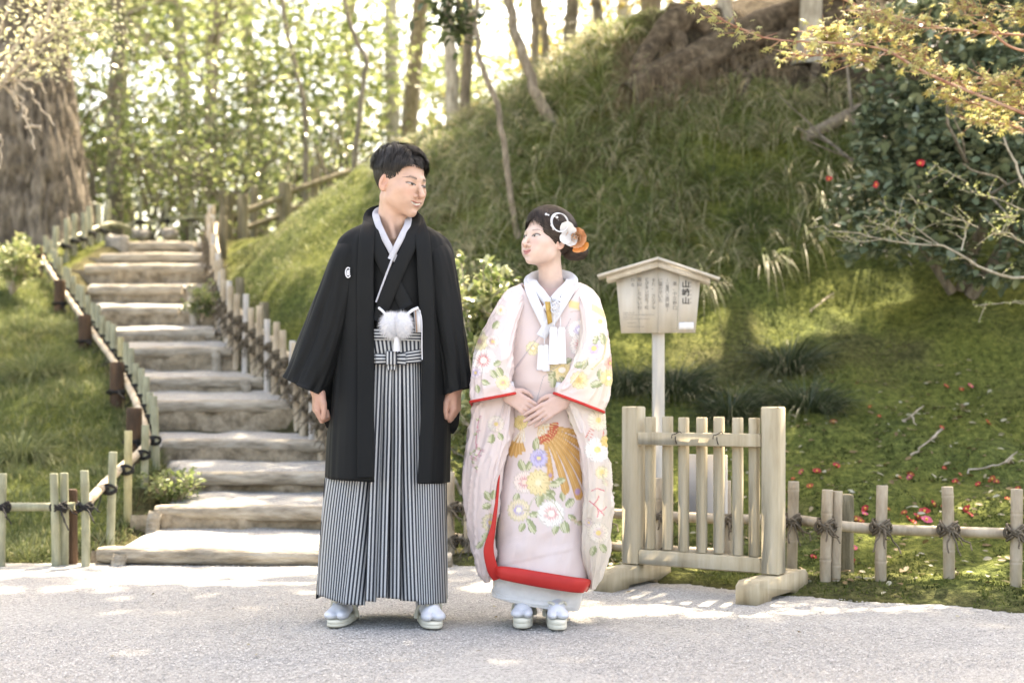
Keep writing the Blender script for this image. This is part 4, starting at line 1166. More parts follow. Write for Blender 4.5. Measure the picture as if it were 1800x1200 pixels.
# named trunks that stand out against the light
def stem_tree(pts, y, dy, r0, r1, lab, leafm, bark, seed, nb=6, bl=1.2, per=10, ls=0.08, tmin=0.55, hi=3.0, spread=0.25, keep=None, lift=0.0):
    P = [W(u, v, y+dy*i) for i, (u, v) in enumerate(pts)]
    g = gz(P[0][0], P[0][1]); P[0][2] = min(P[0][2], g-0.03)
    last = P[-1]; d = P[-1]-P[-2]; d = d/np.linalg.norm(d)
    P += [last+d*hi*0.5+np.array([0, 0.1, 0.1]), last+d*hi*0.8+np.array([0.1, 0.2, hi*0.25])]
    return tree('slender_tree', P, r0*0.78, r1*0.75, lab, nb, bl, None, leafm, bark, seed, ls, per, tmin, 'slender trees along the crest', spread, keep=keep, thin=0.6)
above = lambda C: (HOR-(C[:, 2]-CZ)/C[:, 1]*F) < -5
stem_tree([(925, 470), (902, 380), (882, 240), (873, 180), (848, 120), (838, 60), (836, -20)], 10.2, 0.06, 0.034, 0.02, 'thin crooked tree rising in front of the bank between the couple', LF_DG, BARK, 31, 5, 0.9, 8, 0.09, 0.8, 2.0, keep=above)
stem_tree([(976, 218), (945, 170), (928, 120), (905, 60), (888, 0)], 11.0, 0.05, 0.062, 0.04, 'slanting brown trunk leaning left over the grassy crest', LF_MG, BARK, 32, 6, 1.2, 10, 0.08, 0.75, 3.0, keep=above)
stem_tree([(797, 215), (794, 140), (790, 60), (788, -10)], 12.6, 0, 0.085, 0.06, 'pale straight trunk, left one of the pair on the crest', LF_YG, BARK_L, 33, 7, 1.4, 14, 0.10, 0.6, 3.5)
stem_tree([(812, 208), (820, 130), (824, 60), (822, -10)], 12.9, 0, 0.07, 0.05, 'darker curved trunk, right one of the pair on the crest', LF_YG, BARK, 34, 7, 1.4, 14, 0.10, 0.6, 3.5)
stem_tree([(943, 140), (940, 60), (938, -10)], 13.4, 0, 0.05, 0.04, 'thin upright trunk behind the slanting trunk', LF_YG, BARK, 35, 6, 1.4, 12, 0.10, 0.6, 3)
stem_tree([(965, 130), (958, 70), (945, -10)], 13.8, 0, 0.055, 0.04, 'thin bent trunk behind the slanting trunk', LF_YO, BARK, 36, 6, 1.4, 12, 0.10, 0.6, 3)
stem_tree([(1000, 110), (1003, 50), (1008, -10)], 14.5, 0, 0.10, 0.08, 'thick dark trunk rising behind the grassy crest', LF_MG, BARK_D, 37, 7, 1.6, 10, 0.09, 0.7, 4, keep=above)
stem_tree([(1058, 60), (1050, 20), (1046, -20)], 14.2, 0, 0.07, 0.05, 'dark trunk standing close to the top of the grassy crest', LF_MG, BARK_D, 38, 6, 1.6, 10, 0.09, 0.7, 4, keep=above)
stem_tree([(612, 300), (632, 200), (642, 110), (622, 60), (600, -10)], 14.4, 0.1, 0.04, 0.028, 'dark thin sinuous trunk above the timber railing', LF_MG, BARK_D, 39, 12, 1.2, 16, 0.07, 0.25, 3)
stem_tree([(535, 330), (538, 220), (522, 130), (505, 60), (495, -10)], 16.0, 0.1, 0.045, 0.03, 'dark thin trunk behind the weathered fence top', LF_MG, BARK_D, 40, 12, 1.3, 16, 0.075, 0.2, 3)
stem_tree([(205, 370), (200, 250), (203, 140), (210, 60), (206, -10)], 18.0, 0, 0.13, 0.10, 'stout dark trunk standing right of the old tree', LF_MG, BARK_D, 41, 9, 1.6, 14, 0.09, 0.3, 3)
stem_tree([(372, 345), (368, 250), (372, 130), (378, -10)], 21.0, 0, 0.14, 0.11, 'straight trunk standing behind the landing', LF_YG, BARK, 42, 8, 1.8, 14, 0.11, 0.3, 3)
stem_tree([(170, 400), (165, 340), (155, 290), (120, 250)], 16.0, 0, 0.035, 0.02, 'small dark sapling beside the old tree', LF_DG, BARK_D, 43, 6, 0.8, 12, 0.07, 0.5, 0.8)
stem_tree([(335, 390), (318, 330), (300, 290), (325, 265), (355, 258)], 16.6, 0, 0.03, 0.018, 'dark forked sapling leaning over the landing fence', LF_DG, BARK_D, 44, 6, 0.8, 12, 0.07, 0.5, 0.7)
# dark leaf spray hanging in at the top
sp_ = empty('hanging_spray', tuple(W(790, -60, 9.8)), 'spray of dark green leaves hanging in at the top above the man', 'branch')
mb = MB(); rr = np.random.default_rng(77); pts = []
for q in ([(836, -80), (800, -20), (780, 20), (750, 10)], [(800, -20), (810, 25), (830, 38)], [(780, 20), (795, 45), (805, 55)]):
    P = interp_path(px_path(q, 9.8, 0.03), 10); mb.tube(P, np.linspace(0.012, 0.004, 10), 5); pts += list(P[3:])
mb.build('twig', BARK_D, sp_, True)
C = np.repeat(np.array(pts), 9, 0)+rr.normal(size=(len(pts)*9, 3))*0.055
leaves('foliage', C, rand_dir(rr, len(C), -0.3), rr.uniform(0.06, 0.10, len(C)), 'oval', LF_DG, sp_, 78)

# ---------------------------------------------------------------- shade trees: unseen crowns above the frame, shaped to cast shade and sun patches
cr = [(base_at(1421, 11.25), 0.10, 'straight grey trunk rising from the roots at the top of the bank'), (base_at(1470, 11.7), 0.11, 'leaning grey trunk just right of the straight one at the bank top'),
      (base_at(1275, 11.5)+np.array([0, 0, 0]), 0.055, 'thin pale trunk in front of the dark roots'), (np.array([5.6, 10.4, gz(5.6, 10.4)-0.1]), 0.16, 'unseen shade tree standing off to the right on the bank'), (np.array([4.6, 14.5, gz(4.6, 14.5)-0.1]), 0.18, 'unseen shade tree on the plateau behind the bank'), (np.array([1.6, 15.5, gz(1.6, 15.5)-0.1]), 0.16, 'shade tree behind the grassy crest'), (np.array([-1.3, 17.2, gz(-1.3, 17.2)-0.1]), 0.14, 'shade tree to the right of the timber railing')]
tops = [np.array([3.0, 10.6, 8.2]), np.array([4.0, 12.4, 8.8]), np.array([1.0, 12.2, 8.6]), np.array([6.2, 9.8, 8.0]), np.array([5.8, 15.2, 9.4]), np.array([2.4, 15.6, 9.4]), np.array([-0.8, 15.6, 9.2])]
rr = np.random.default_rng(88)
n = 2300
tx, ty = rr.uniform(-4.0, 5.2, n), rr.uniform(1.4, 11.2, n)
ex_ = 2800; tx = np.concatenate([tx, rr.uniform(0.3, 4.2, 1500), rr.uniform(-3.2, 3.4, 1300)]); ty = np.concatenate([ty, rr.uniform(6.4, 10.2, 1500), rr.uniform(2.4, 5.75, 1300)]); n += ex_
tz = Hf(tx, ty, False)
hh = rr.uniform(7.6, 9.6, n)
C0 = np.stack([tx, ty, tz], 1)+TO_SUN*((hh-tz)/TO_SUN[2])[:, None]
per = 9
C = np.repeat(C0, per, 0)+rr.normal(size=(n*per, 3))*np.array([0.17, 0.17, 0.10])
hit = ground_hit(C)
C = C[~lit(hit, 0.16)]
# openings that let the sun reach the maple bough and the shrub between the couple
e1 = np.cross(TO_SUN, [0, 0, 1.0]); e1 /= np.linalg.norm(e1); e2 = np.cross(e1, TO_SUN)
Tg = np.concatenate([interp_path(px_path(q_, y_), 16) for q_, y_ in (([(1700, 160), (1560, 90), (1420, 74), (1300, 50), (1228, 8)], 6.6), ([(1830, 160), (1760, 130), (1700, 210)], 6.6), ([(1660, 50), (1580, 30), (1480, 0)], 6.6), ([(830, 480), (870, 470), (890, 540)], 7.7), ([(1600, 240), (1500, 370), (1440, 390)], 8.6))])
near = np.full(len(C), 9.0)
for t_ in Tg: near = np.minimum(near, np.hypot((C-t_) @ e1, (C-t_) @ e2))
C = C[near > 0.13+0.10*rr.uniform(0, 1, len(C))]
vis = (HOR-(C[:, 2]-CZ)/C[:, 1]*F) < -30
C = C[vis]
own = np.argmin(np.stack([((C-t)**2).sum(1) for t in tops]), 0)
for k, ((b0, r0, lab), tp_) in enumerate(zip(cr, tops)):
    root = empty('shade_tree', tuple(b0), lab, 'tree', 'shade trees on the bank')
    mb = MB()
    lean = [(0.0, 0), (-0.22, 0.1), (-0.15, 0), (0, 0), (0, 0), (0, 0), (0, 0)][k]
    m1 = b0+np.array([lean[0], lean[1], 1.6]); P = interp_path([b0, b0+(m1-b0)*0.5+0.04, m1, (m1+tp_)/2+np.array([0.1, 0, 0.5]), tp_], 24)
    ra = np.linspace(r0, r0*0.45, 24); ra[0] *= 1.6; ra[1] *= 1.25
    mb.tube(P, ra, 12)
    mine = C[own == k]
    if len(mine):
        pick = mine[rr.integers(0, len(mine), 26)]
        for q in pick:
            s0 = P[rr.integers(15, 24)]
            mid = (s0+q)/2+np.array([0, 0, -0.2])+rr.normal(size=3)*0.15
            bq = interp_path([s0, mid, q], 10)
            if not shades(bq[2:]).any(): mb.tube(bq, np.linspace(r0*0.28, 0.008, 10), 5, False)
    mb.build('trunk', BARK_L if k < 3 else BARK, root, True)
    if len(mine):
        leaves('crown', mine, rand_dir(rr, len(mine), 0.0), rr.uniform(0.11, 0.19, len(mine)), 'simple', LF_CAN, root, 900+k, width=1.5)
# ================================================================ grass, moss, shrubs
def blades(name, P, D, L, wd, droop, mat, parent=None, seed=0, segs=3, shade=None):
    """curved tapering blades: P roots, D start directions, droop pulls the tip down"""
    r = np.random.default_rng(seed); n = len(P)
    side = np.cross(D, np.array([0, 0, 1.0])); side /= np.linalg.norm(side, axis=1)[:, None]+1e-9
    a = r.uniform(0, np.pi, n)[:, None]
    side = side*np.cos(a)+np.cross(D, side)*np.sin(a)*0.6
    t = np.linspace(0, 1, segs+1)
    C = P[:, None]+D[:, None]*(L[:, None]*t)[..., None]
    C[..., 2] -= (droop*L)[:, None]*t[None]**2
    w = (wd[:, None]*np.array([1.0, 0.9, 0.55, 0.0][:segs+1] if segs == 3 else np.linspace(1, 0, segs+1)))[..., None]
    Lf, Rt = C-side[:, None]*w, C+side[:, None]*w
    V = np.concatenate([np.stack([Lf[:, :segs], Rt[:, :segs]], 2).reshape(n, -1, 3), C[:, segs:]], 1)
    f4 = [[2*i, 2*i+1, 2*i+3, 2*i+2] for i in range(segs-1)]
    k = 2*segs+1
    base = np.arange(n)*k
    tri = []
    for q in f4: tri += [[q[0], q[1], q[2]], [q[0], q[2], q[3]]]
    tri.append([2*segs-2, 2*segs-1, 2*segs])
    Fc = (base[:, None, None]+np.array(tri)[None]).reshape(-1, 3)
    o = mesh_from(name, V.reshape(-1, 3), Fc, mat, parent)
    sh = r.uniform(0, 1, n) if shade is None else shade
    set_col(o, np.stack([np.repeat(sh, k)]*3, 1))
    return o

GRASS = leaf_mat('sedge_blade', [(0.065, 0.092, 0.032), (0.15, 0.195, 0.07), (0.27, 0.32, 0.12), (0.40, 0.36, 0.22), (0.54, 0.49, 0.34)], 0.5, 0.42, 0.35)
GRASSL = leaf_mat('bank_grass', [(0.07, 0.09, 0.034), (0.13, 0.16, 0.062), (0.21, 0.24, 0.10), (0.34, 0.32, 0.18)], 0.55, 0.35, 0.3)
MOSS = leaf_mat('moss_tuft', [(0.033, 0.043, 0.015), (0.098, 0.120, 0.036), (0.19, 0.215, 0.064), (0.31, 0.32, 0.11)], 0.9, 0.3, 0.05)
CLUMP = leaf_mat('dark_sedge', [(0.026, 0.042, 0.02), (0.055, 0.078, 0.036), (0.10, 0.125, 0.06)], 0.4, 0.2, 0.4)

def img(P): return 900+P[:, 0]/P[:, 1]*F, HOR-(P[:, 2]-CZ)/P[:, 1]*F

def clump_blades(seeds, per, Lr, wr, r, spread=0.05, out=0.8, droop=(0.5, 1.1), dry=0.3):
    n = len(seeds); P = np.repeat(seeds, per, 0); N_ = slope_n(P[:, 0], P[:, 1])
    a = r.uniform(0, 2*np.pi, len(P)); rad = np.sqrt(r.uniform(0, 1, len(P)))
    off = np.stack([np.cos(a), np.sin(a), 0*a], 1)
    P = P+off*(rad*spread)[:, None]; P[:, 2] = Hf(P[:, 0], P[:, 1])-0.01
    D = N_*0.35+np.array([0, 0, 0.75])+off*(out*rad)[:, None]+r.normal(size=P.shape)*0.15
    D /= np.linalg.norm(D, axis=1)[:, None]
    L = r.uniform(*Lr, len(P)); dr = r.uniform(*droop, len(P))
    tone = np.repeat(np.clip(r.normal(0.35, 0.12, n), 0, 0.7), per)
    sh = np.clip(tone+r.normal(0, 0.12, len(P)), 0, 0.62); isdry = r.uniform(0, 1, len(P)) < np.repeat(np.clip(r.normal(dry, 0.25, n), 0, 0.8), per)
    sh = np.where(isdry, r.uniform(0.68, 1, len(P)), sh)
    return P, D, L, r.uniform(*wr, len(P)), dr, sh

r = np.random.default_rng(21)
# --- arching sedge that hangs down the steep upper bank
n = 14000
X = r.uniform(-2.6, 5.2, n); Y = r.uniform(8.4, 12.6, n); S = np.stack([X, Y, Hf(X, Y)], 1); u, v = img(S)
vb = np.interp(u, [640, 760, 900, 1100, 1300, 1450, 1800], [330, 470, 540, 490, 440, 400, 330])     # lower limit of the long grass
vt = np.interp(u, [640, 1050, 1150, 1250, 1400, 1560], [250, 60, 120, 165, 165, 220])
ok = (v < vb+30*r.normal(size=n)) & (v > vt+15*r.normal(size=n)) & (u > 690) & (u < 1560)
S = S[ok]; keep_ = []
for p in S:                                    # tussocks keep their distance from each other
    if all((p[0]-q_[0])**2+(p[1]-q_[1])**2 > 0.19**2*(0.5+q_[3]) for q_ in keep_): keep_.append(np.append(p, r.uniform(0, 1)))
S = np.array(keep_)[:, :3]
P, D, L, wd, dr, sh = clump_blades(S, 170, (0.13, 0.40), (0.0022, 0.0052), r, 0.11, 1.2, (0.6, 1.6), 0.12)
P[:, 2] += 0.05*np.repeat(r.uniform(0.2, 1, len(S)), 170)
D[:, 1] -= 0.30; D[:, 0] -= 0.08
low = (D[:, 1] < -0.45) & (r.uniform(0, 1, len(P)) < 0.36); sh = np.where(low, r.uniform(0.66, 1, len(P)), sh)      # last year's straw hangs below
o = blades('hanging_sedge', P, D, L, wd, dr, GRASS, None, 22, 3, sh); tag(o, 'long arching sedge tussocks hanging down the steep upper bank', 'grass', None, 'stuff')
# --- short grass on the sunny flank right of the steps and along the crest
n = 5000
X = r.uniform(-2.9, 1.4, n); Y = r.uniform(9.6, 13.6, n); S = np.stack([X, Y, Hf(X, Y)], 1); u, v = img(S)
ok = (u > 400) & (u < 1180) & (v < np.interp(u, [400, 560, 700, 760, 1180], [520, 600, 470, 330, 120])) & ~in_stairs(X, Y, 0.25)
S = S[ok][:1700]
P, D, L, wd, dr, sh = clump_blades(S, 16, (0.04, 0.12), (0.002, 0.0042), r, 0.08, 0.6, (0.2, 0.9), 0.15)
o = blades('flank_grass', P, D, L, wd, dr, GRASSL, None, 23, 3, sh); tag(o, 'short bright grass on the flank beside the steps', 'grass', None, 'stuff')
# --- grass on the left bank
n = 7000
X = r.uniform(-5.2, -1.6, n); Y = r.uniform(6.7, 13.5, n)
fx = np.interp(Y, LFp[:, 1], LFp[:, 0])
ok = (X < fx+0.03) & (X > -0.42*Y)
S = np.stack([X, Y, Hf(X, Y)], 1)[ok][:3600]
P, D, L, wd, dr, sh = clump_blades(S, 16, (0.05, 0.17), (0.0018, 0.0042), r, 0.07, 0.7, (0.2, 0.9), 0.10)
o = blades('bank_grass', P, D, L, wd, dr, GRASSL, None, 24, 3, sh); tag(o, 'fine short grass covering the left bank', 'grass', None, 'stuff')
# --- moss cushions over the lower bank
n = 120000
X = r.uniform(-2.4, 4.2, n); Y = 4.7+(10.6-4.7)*r.uniform(0, 1, n)**1.3
Z = Hf(X, Y); S = np.stack([X, Y, Z], 1); u, v = img(S)
ok = (Y > edge_Y(X)+0.03+0.05*r.uniform(0, 1, n)) & (u > 560) & (u < 1830) & ~in_stairs(X, Y, 0.1) & (v > 380) & (fbm(S[:, :2], 3.0, 2, 97) > -0.45)
S = S[ok]
D = slope_n(S[:, 0], S[:, 1])*0.8+r.normal(size=S.shape)*0.45; D[:, 2] += 0.4; D /= np.linalg.norm(D, axis=1)[:, None]
sh = np.clip(0.45+0.30*fbm(S[:, :2], 1.6, 2, 98)+0.34*vnoise(S[:, :2], 7, 99)+r.normal(0, 0.12, len(S)), 0, 1)
o = blades('moss', S-D*0.004, D, r.uniform(0.010, 0.034, len(S)), r.uniform(0.003, 0.0075, len(S)), r.uniform(0, 0.6, len(S)), MOSS, None, 25, 2, sh)
tag(o, 'soft green moss carpeting the lower bank', 'moss', None, 'stuff')
# --- separate dark sedge clumps that stand out
cl = [(1185, 700, 8.55, 0.24, 'dark sedge clump on the moss behind the sign post'), (1385, 655, 8.75, 0.26, 'largest dark sedge clump on the moss, above the gate'), (1285, 735, 8.3, 0.22, 'dark sedge clump directly above the gate slats'), (1420, 740, 8.2, 0.24, 'dark sedge clump right of the gate post'), (1100, 690, 8.6, 0.22, 'dark sedge clump between the bride and the sign post'),
      (60, 665, 9.9, 0.24, 'grass clump halfway up the left bank'), (35, 800, 8.35, 0.24, 'grass clump at the left frame edge above the low fence'), (845, 730, 8.4, 0.2, 'sedge clump on the moss between the couple')]
for k, (u, v, y, h, lab) in enumerate(cl):
    x = (u-900)/F*y; b0 = np.array([x, y, gz(x, y)])
    rr = np.random.default_rng(800+k); n = 520; h = h*1.45
    e = empty('sedge_clump', tuple(b0), lab, 'grass clump', 'sedge clumps')
    a = rr.uniform(0, 2*np.pi, n); q = np.sqrt(rr.uniform(0, 1, n))
    off = np.stack([np.cos(a), np.sin(a)*0.8, 0*a], 1)
    P = b0+off*(q*0.13)[:, None]; P[:, 2] = Hf(P[:, 0], P[:, 1])-0.01
    D = off*(0.25+0.75*q)[:, None]+np.array([0, -0.15, 0.95]); D /= np.linalg.norm(D, axis=1)[:, None]
    blades('foliage', P, D, rr.uniform(0.7, 1.35, n)*h*1.15, rr.uniform(0.002, 0.004, n), rr.uniform(0.4, 1.1, n), CLUMP if k < 5 else GRASSL, e, 820+k, 3, np.clip(rr.normal(0.4, 0.25, n), 0, 0.75))

# ---------------------------------------------------------------- roots, dead grass and a fallen log at the top of the bank
rt = empty('root_mass', tuple(W(1250, 120, 11.0)), 'tangle of thick weathered roots and hanging dead grass under the trees at the bank top', 'roots')
ROOT = noise_mat('root_bark', [(0.035, 0.026, 0.018), (0.10, 0.075, 0.05), (0.21, 0.165, 0.115)], 10, 6, 0.95, 0.8, 40, (1.5, 1.5, 1.5))
for k, (pts, y, r0, r1) in enumerate([([(1500, -20), (1400, 20), (1320, 55), (1240, 90), (1160, 130), (1105, 170)], 10.7, 0.10, 0.075), ([(1330, 60), (1270, 95), (1215, 120), (1170, 150), (1150, 180)], 10.55, 0.07, 0.03), ([(1480, 20), (1420, 60), (1350, 75), (1290, 70), (1230, 40), (1180, 20)], 10.9, 0.08, 0.06), ([(1220, 20), (1165, 60), (1130, 110), (1115, 150)], 10.75, 0.085, 0.05), ([(1400, 40), (1380, 90), (1330, 120), (1300, 160)], 10.6, 0.05, 0.02), ([(1450, 10), (1480, 60), (1440, 110), (1425, 150)], 10.8, 0.05, 0.02), ([(1260, 20), (1285, 100), (1310, 140), (1300, 175)], 10.5, 0.03, 0.02), ([(1195, 60), (1200, 110), (1180, 160)], 10.5, 0.05, 0.03)]):
    P = []
    for (u_, v_) in pts:
        p = W(u_, v_, y)
        for _ in range(6):     # keep the root on the bank surface
            yy = y; x = (u_-900)/F*yy; z = gz(x, yy); vv = HOR-(z-CZ)/yy*F
            y = yy+np.clip((vv-v_)*0.002, -0.15, 0.15)
        P.append(W(u_, v_, y-0.05))
    r0, r1 = r0*1.4, r1*1.4; P = interp_path(P, 26); P += 0.02*np.stack([vnoise(P, 5, 60+k), vnoise(P, 5, 70+k), vnoise(P, 5, 80+k)], 1)
    mb = MB(); mb.tube(P, np.linspace(r0, r1, 26)*(1+0.2*vnoise(P, 6, 90+k)), 12); mb.build('root', ROOT, rt, True)
rr = np.random.default_rng(61)
n = 5200; uu = rr.uniform(1090, 1400, n); vv = rr.uniform(40, 150, n)+(uu-1200)*-0.1
P = np.array([W(a, b_, 10.55) for a, b_ in zip(uu, vv)]); 
D = np.stack([rr.normal(0, 0.3, n)-0.2, -0.4+rr.normal(0, 0.2, n), rr.normal(-0.1, 0.3, n)], 1); D /= np.linalg.norm(D, axis=1)[:, None]
yy = np.full(n, 10.4)
for _ in range(12):
    x = (uu-900)/F*yy; z = Hf(x, yy, False); v2 = HOR-(z-CZ)/yy*F; yy = np.clip(yy+np.clip((v2-vv)*0.002, -0.15, 0.15), 9.5, 13)
P = np.stack([(uu-900)/F*yy, yy-0.03, CZ-(vv-HOR)/F*yy], 1)
keep_ = fbm(P, 2.5, 2, 62) > -0.1
o = blades('dead_grass', P[keep_], D[keep_], rr.uniform(0.12, 0.40, n)[keep_], rr.uniform(0.002, 0.004, n)[keep_], rr.uniform(0.8, 1.6, n)[keep_], leaf_mat('straw', [(0.12, 0.085, 0.05), (0.24, 0.18, 0.11), (0.36, 0.28, 0.18)], 0.7, 0.25), rt, 63)
lg = W(1462, 226, 10.2)
def on_bank(u_, v_, y0=10.0):
    y = y0
    for _ in range(40):
        x = (u_-900)/F*y; v2 = HOR-(gz(x, y)-CZ)/y*F; y = y+np.clip((v2-v_)*0.002, -0.1, 0.1)
    return W(u_, v_, y)
a_, b_ = on_bank(1410, 252), on_bank(1512, 200)
mb = rough_log(a_+np.array([0, -0.05, 0.03]), b_+np.array([0, -0.06, 0.03]), 0.045, 66, 24, 12); o = mb.build('fallen_log', noise_mat('grey_log', [(0.10, 0.08, 0.06), (0.24, 0.20, 0.155), (0.34, 0.29, 0.23)], 10, 6, 0.9, 0.5), None, True)
tag(o, 'short grey fallen log lying on the upper bank beside the camellia', 'log')
for k, (u0, v0, u1, v1, u2, v2, lab) in enumerate([(1600, 805, 1632, 785, 1655, 757, 'forked dead twig on the moss at the right'), (1425, 552, 1445, 538, 1462, 524, 'pale dead twig in the sunlit moss streak'), (1700, 835, 1760, 825, 1800, 815, 'thin dead twig on the moss near the right frame edge'), (1585, 745, 1600, 740, 1610, 752, 'small twig on the moss below the camellia')]):
    P = interp_path([on_bank(u0, v0, 8)+np.array([0, 0, 0.012]), on_bank(u1, v1, 8)+np.array([0, 0, 0.03]), on_bank(u2, v2, 8)+np.array([0, 0, 0.012])], 12)
    mb = MB(); mb.tube(P+0.008*np.random.default_rng(k).normal(size=P.shape), np.linspace(0.006, 0.003, 12), 6); q = P[6]; mb.tube([q, q+np.array([0.05, 0.02, 0.04]), q+np.array([0.09, 0.05, 0.06])], [0.006, 0.005, 0.003], 5)
    tag(mb.build('fallen_twig', BUDW, None, True), lab, 'twig')

# ---------------------------------------------------------------- camellia at the right
cm = empty('camellia_bush', tuple(on_bank(1700, 520, 9.2)), 'large dark glossy camellia bush with a few red flowers at the right', 'bush')
rr = np.random.default_rng(41)
LF_CAM = leaf_mat('camellia_leaf', [(0.08, 0.108, 0.07), (0.13, 0.17, 0.105), (0.185, 0.23, 0.14), (0.28, 0.315, 0.20)], 0.24, 0.12, 0.6)
base = np.array(cm.location)
mb = MB(); tips = []; tubes = []
for q in range(7):
    d = np.array([rr.uniform(-0.9, 0.7), rr.uniform(-0.6, -0.1), rr.uniform(0.7, 1.2)]); grow(base+rr.normal(size=3)*0.05, d/np.linalg.norm(d), 1.25, 0.035, 2, rr, tubes, tips, up=0.3)
for q, ra in tubes: mb.tube(q, np.maximum(ra, 0.004), 5, False)
mb.build('stems', BARK_D, cm, True)
# leafy lobes: (u, v, Y, radius u px, radius v px)
lobes = [(1600, 220, 8.9, 110, 75), (1720, 180, 8.9, 120, 110), (1780, 320, 8.7, 110, 110), (1640, 330, 8.7, 110, 70), (1530, 350, 8.8, 70, 45), (1490, 385, 8.8, 60, 35), (1600, 410, 8.7, 110, 50), (1740, 440, 8.6, 100, 70), (1680, 260, 8.7, 100, 80), (1640, 70, 9.3, 160, 80), (1780, 60, 9.2, 100, 80), (1545, 250, 8.9, 50, 50), (1900, 250, 8.8, 120, 200), (1560, 190, 9.0, 60, 60), (1500, 430, 8.8, 45, 25)]
Cs = []
for (u, v, y, ru, rv) in lobes:
    n = int(ru*rv/8.0); d = rr.normal(size=(n, 3)); d /= np.linalg.norm(d, axis=1)[:, None]; d *= (rr.uniform(0.35, 1, n)**0.5)[:, None]
    c = W(u, v, y); k = y/F
    Cs.append(c+d*np.array([ru*k, 0.30, rv*k]))
C = np.concatenate(Cs); C = C[fbm(C, 3.2, 2, 44) > -0.32]
C[:, 2] = np.maximum(C[:, 2], Hf(C[:, 0], C[:, 1], False)+0.05)
D = rand_dir(rr, len(C), -0.15); D[:, 1] -= 0.45
leaves('foliage', C, D, rr.uniform(0.055, 0.095, len(C)), 'oval', LF_CAM, cm, 45, width=1.25)
PET = vcol_mat('camellia_petal', 0.5, 0.3)
def blossom(name, c, s, nrm, seed, parent=None, old=0.0, link=True):
    r = np.random.default_rng(seed); mb = MB()
    nrm = np.asarray(nrm, float)/np.linalg.norm(nrm); X, Yv, Z = [a[0] for a in frames(nrm[None], np.array([r.uniform(0, 6)]), r)]
    red = np.array([0.44, 0.028, 0.040])*(1-old)+np.array([0.34, 0.10, 0.03])*old
    if seed % 5 == 0: red = np.array([0.62, 0.12, 0.20])*(1-old)+red*old
    for k in range(6):
        a = k*2*np.pi/6+r.uniform(-0.2, 0.2); op = r.uniform(0.55, 1.0)
        ra = X*math.cos(a)+Z*math.sin(a); ta = -X*math.sin(a)+Z*math.cos(a)
        P = []
        for t, w_ in ((0.05, 0.10), (0.45, 0.42), (0.85, 0.46), (1.05, 0.22)):
            for q in (-1, 0, 1):
                P.append(c+s*(ra*t*op+ta*w_*q+Yv*(0.55*t*t*(1.3-op)+0.10*abs(q))))
        mb.grid(np.array(P).reshape(4, 3, 3), col=np.tile(red*r.uniform(0.75, 1.15), (12, 1)))
    t = np.linspace(0, 2*np.pi, 8, endpoint=False)
    core = np.array([[c+s*(0.20*rr_*(X*math.cos(q)+Z*math.sin(q))+Yv*h) for q in t] for rr_, h in ((1.0, 0.02), (1.0, 0.45), (0.3, 0.5))])
    mb.grid(core, closed_u=True, col=np.tile(np.array([0.75, 0.50, 0.10]), (24, 1)))
    return mb.build(name, PET, parent)
for k, (u, v, y) in enumerate([(1617, 288, 8.35), (1540, 325, 8.45), (1457, 315, 8.55), (1683, 300, 8.5)]):
    blossom('flower', W(u, v, y), 0.030 if k == 0 else 0.021, (-0.2, -1, 0.2), 40+k+1, cm)
# bare budding branch below the camellia
bt2 = empty('budding_shrub', tuple(W(1960, 560, 7.6)), 'bare pale branch with opening buds reaching in from the right below the camellia', 'branch')
mb = MB(); tipsb = []
ys_ = 7.6
segs_ = [([(1960, 560), (1860, 490), (1780, 488), (1720, 468), (1660, 432), (1640, 428)], 0.015, 0.006), ([(1660, 432), (1600, 428), (1540, 418), (1470, 405), (1420, 398)], 0.007, 0.003), ([(1690, 440), (1700, 400), (1708, 385)], 0.007, 0.004), ([(1820, 440), (1770, 410), (1745, 408)], 0.009, 0.005), ([(1830, 400), (1790, 300), (1765, 240)], 0.013, 0.007), ([(1640, 428), (1590, 410), (1530, 402)], 0.005, 0.003), ([(1600, 428), (1560, 400), (1520, 385)], 0.005, 0.003), ([(1860, 540), (1790, 532), (1710, 536)], 0.005, 0.003), ([(1650, 430), (1610, 400), (1580, 375), (1540, 350)], 0.005, 0.002), ([(1720, 400), (1650, 370), (1600, 350)], 0.004, 0.002), ([(1760, 410), (1770, 390), (1790, 370)], 0.006, 0.003), ([(1800, 370), (1740, 345), (1690, 335)], 0.004, 0.002), ([(1700, 320), (1660, 300), (1640, 290)], 0.003, 0.002), ([(1560, 420), (1500, 425), (1440, 410)], 0.004, 0.002)]
for k, (pts, r0, r1) in enumerate(segs_):
    P = interp_path(px_path(pts, ys_, 0.02*((k % 3)-1)), 16); P += 0.008*np.random.default_rng(k+50).normal(size=P.shape)*np.linspace(0, 1, 16)[:, None]
    mb.tube(P, np.linspace(r0, r1, 16)*0.75, 6)
    if k not in (0, 4): tipsb += list(P[4:])
    q = np.random.default_rng(k+70)
    for s in range(6 if k not in (0, 4) else 2):
        i = q.integers(3, 15); d = np.array([q.normal(-0.3, 0.6), q.normal(0, 0.5), q.normal(0.2, 0.6)])*0.09
        T = interp_path([P[i], P[i]+d*0.5+np.array([0, 0, 0.006]), P[i]+d], 6); mb.tube(T, np.linspace(0.003, 0.0016, 6), 4); tipsb += list(T[2:])
mb.build('branch', BARK_L, bt2, True)
tb = np.array(tipsb); rr = np.random.default_rng(52)
C = np.repeat(tb, 2, 0)+rr.normal(size=(len(tb)*2, 3))*0.006
leaves('buds', C, rand_dir(rr, len(C), 0.4), rr.uniform(0.010, 0.024, len(C)), 'simple', leaf_mat('green_bud', [(0.20, 0.24, 0.08), (0.36, 0.40, 0.15), (0.55, 0.55, 0.28)], 0.6, 0.45), bt2, 53, width=1.2)

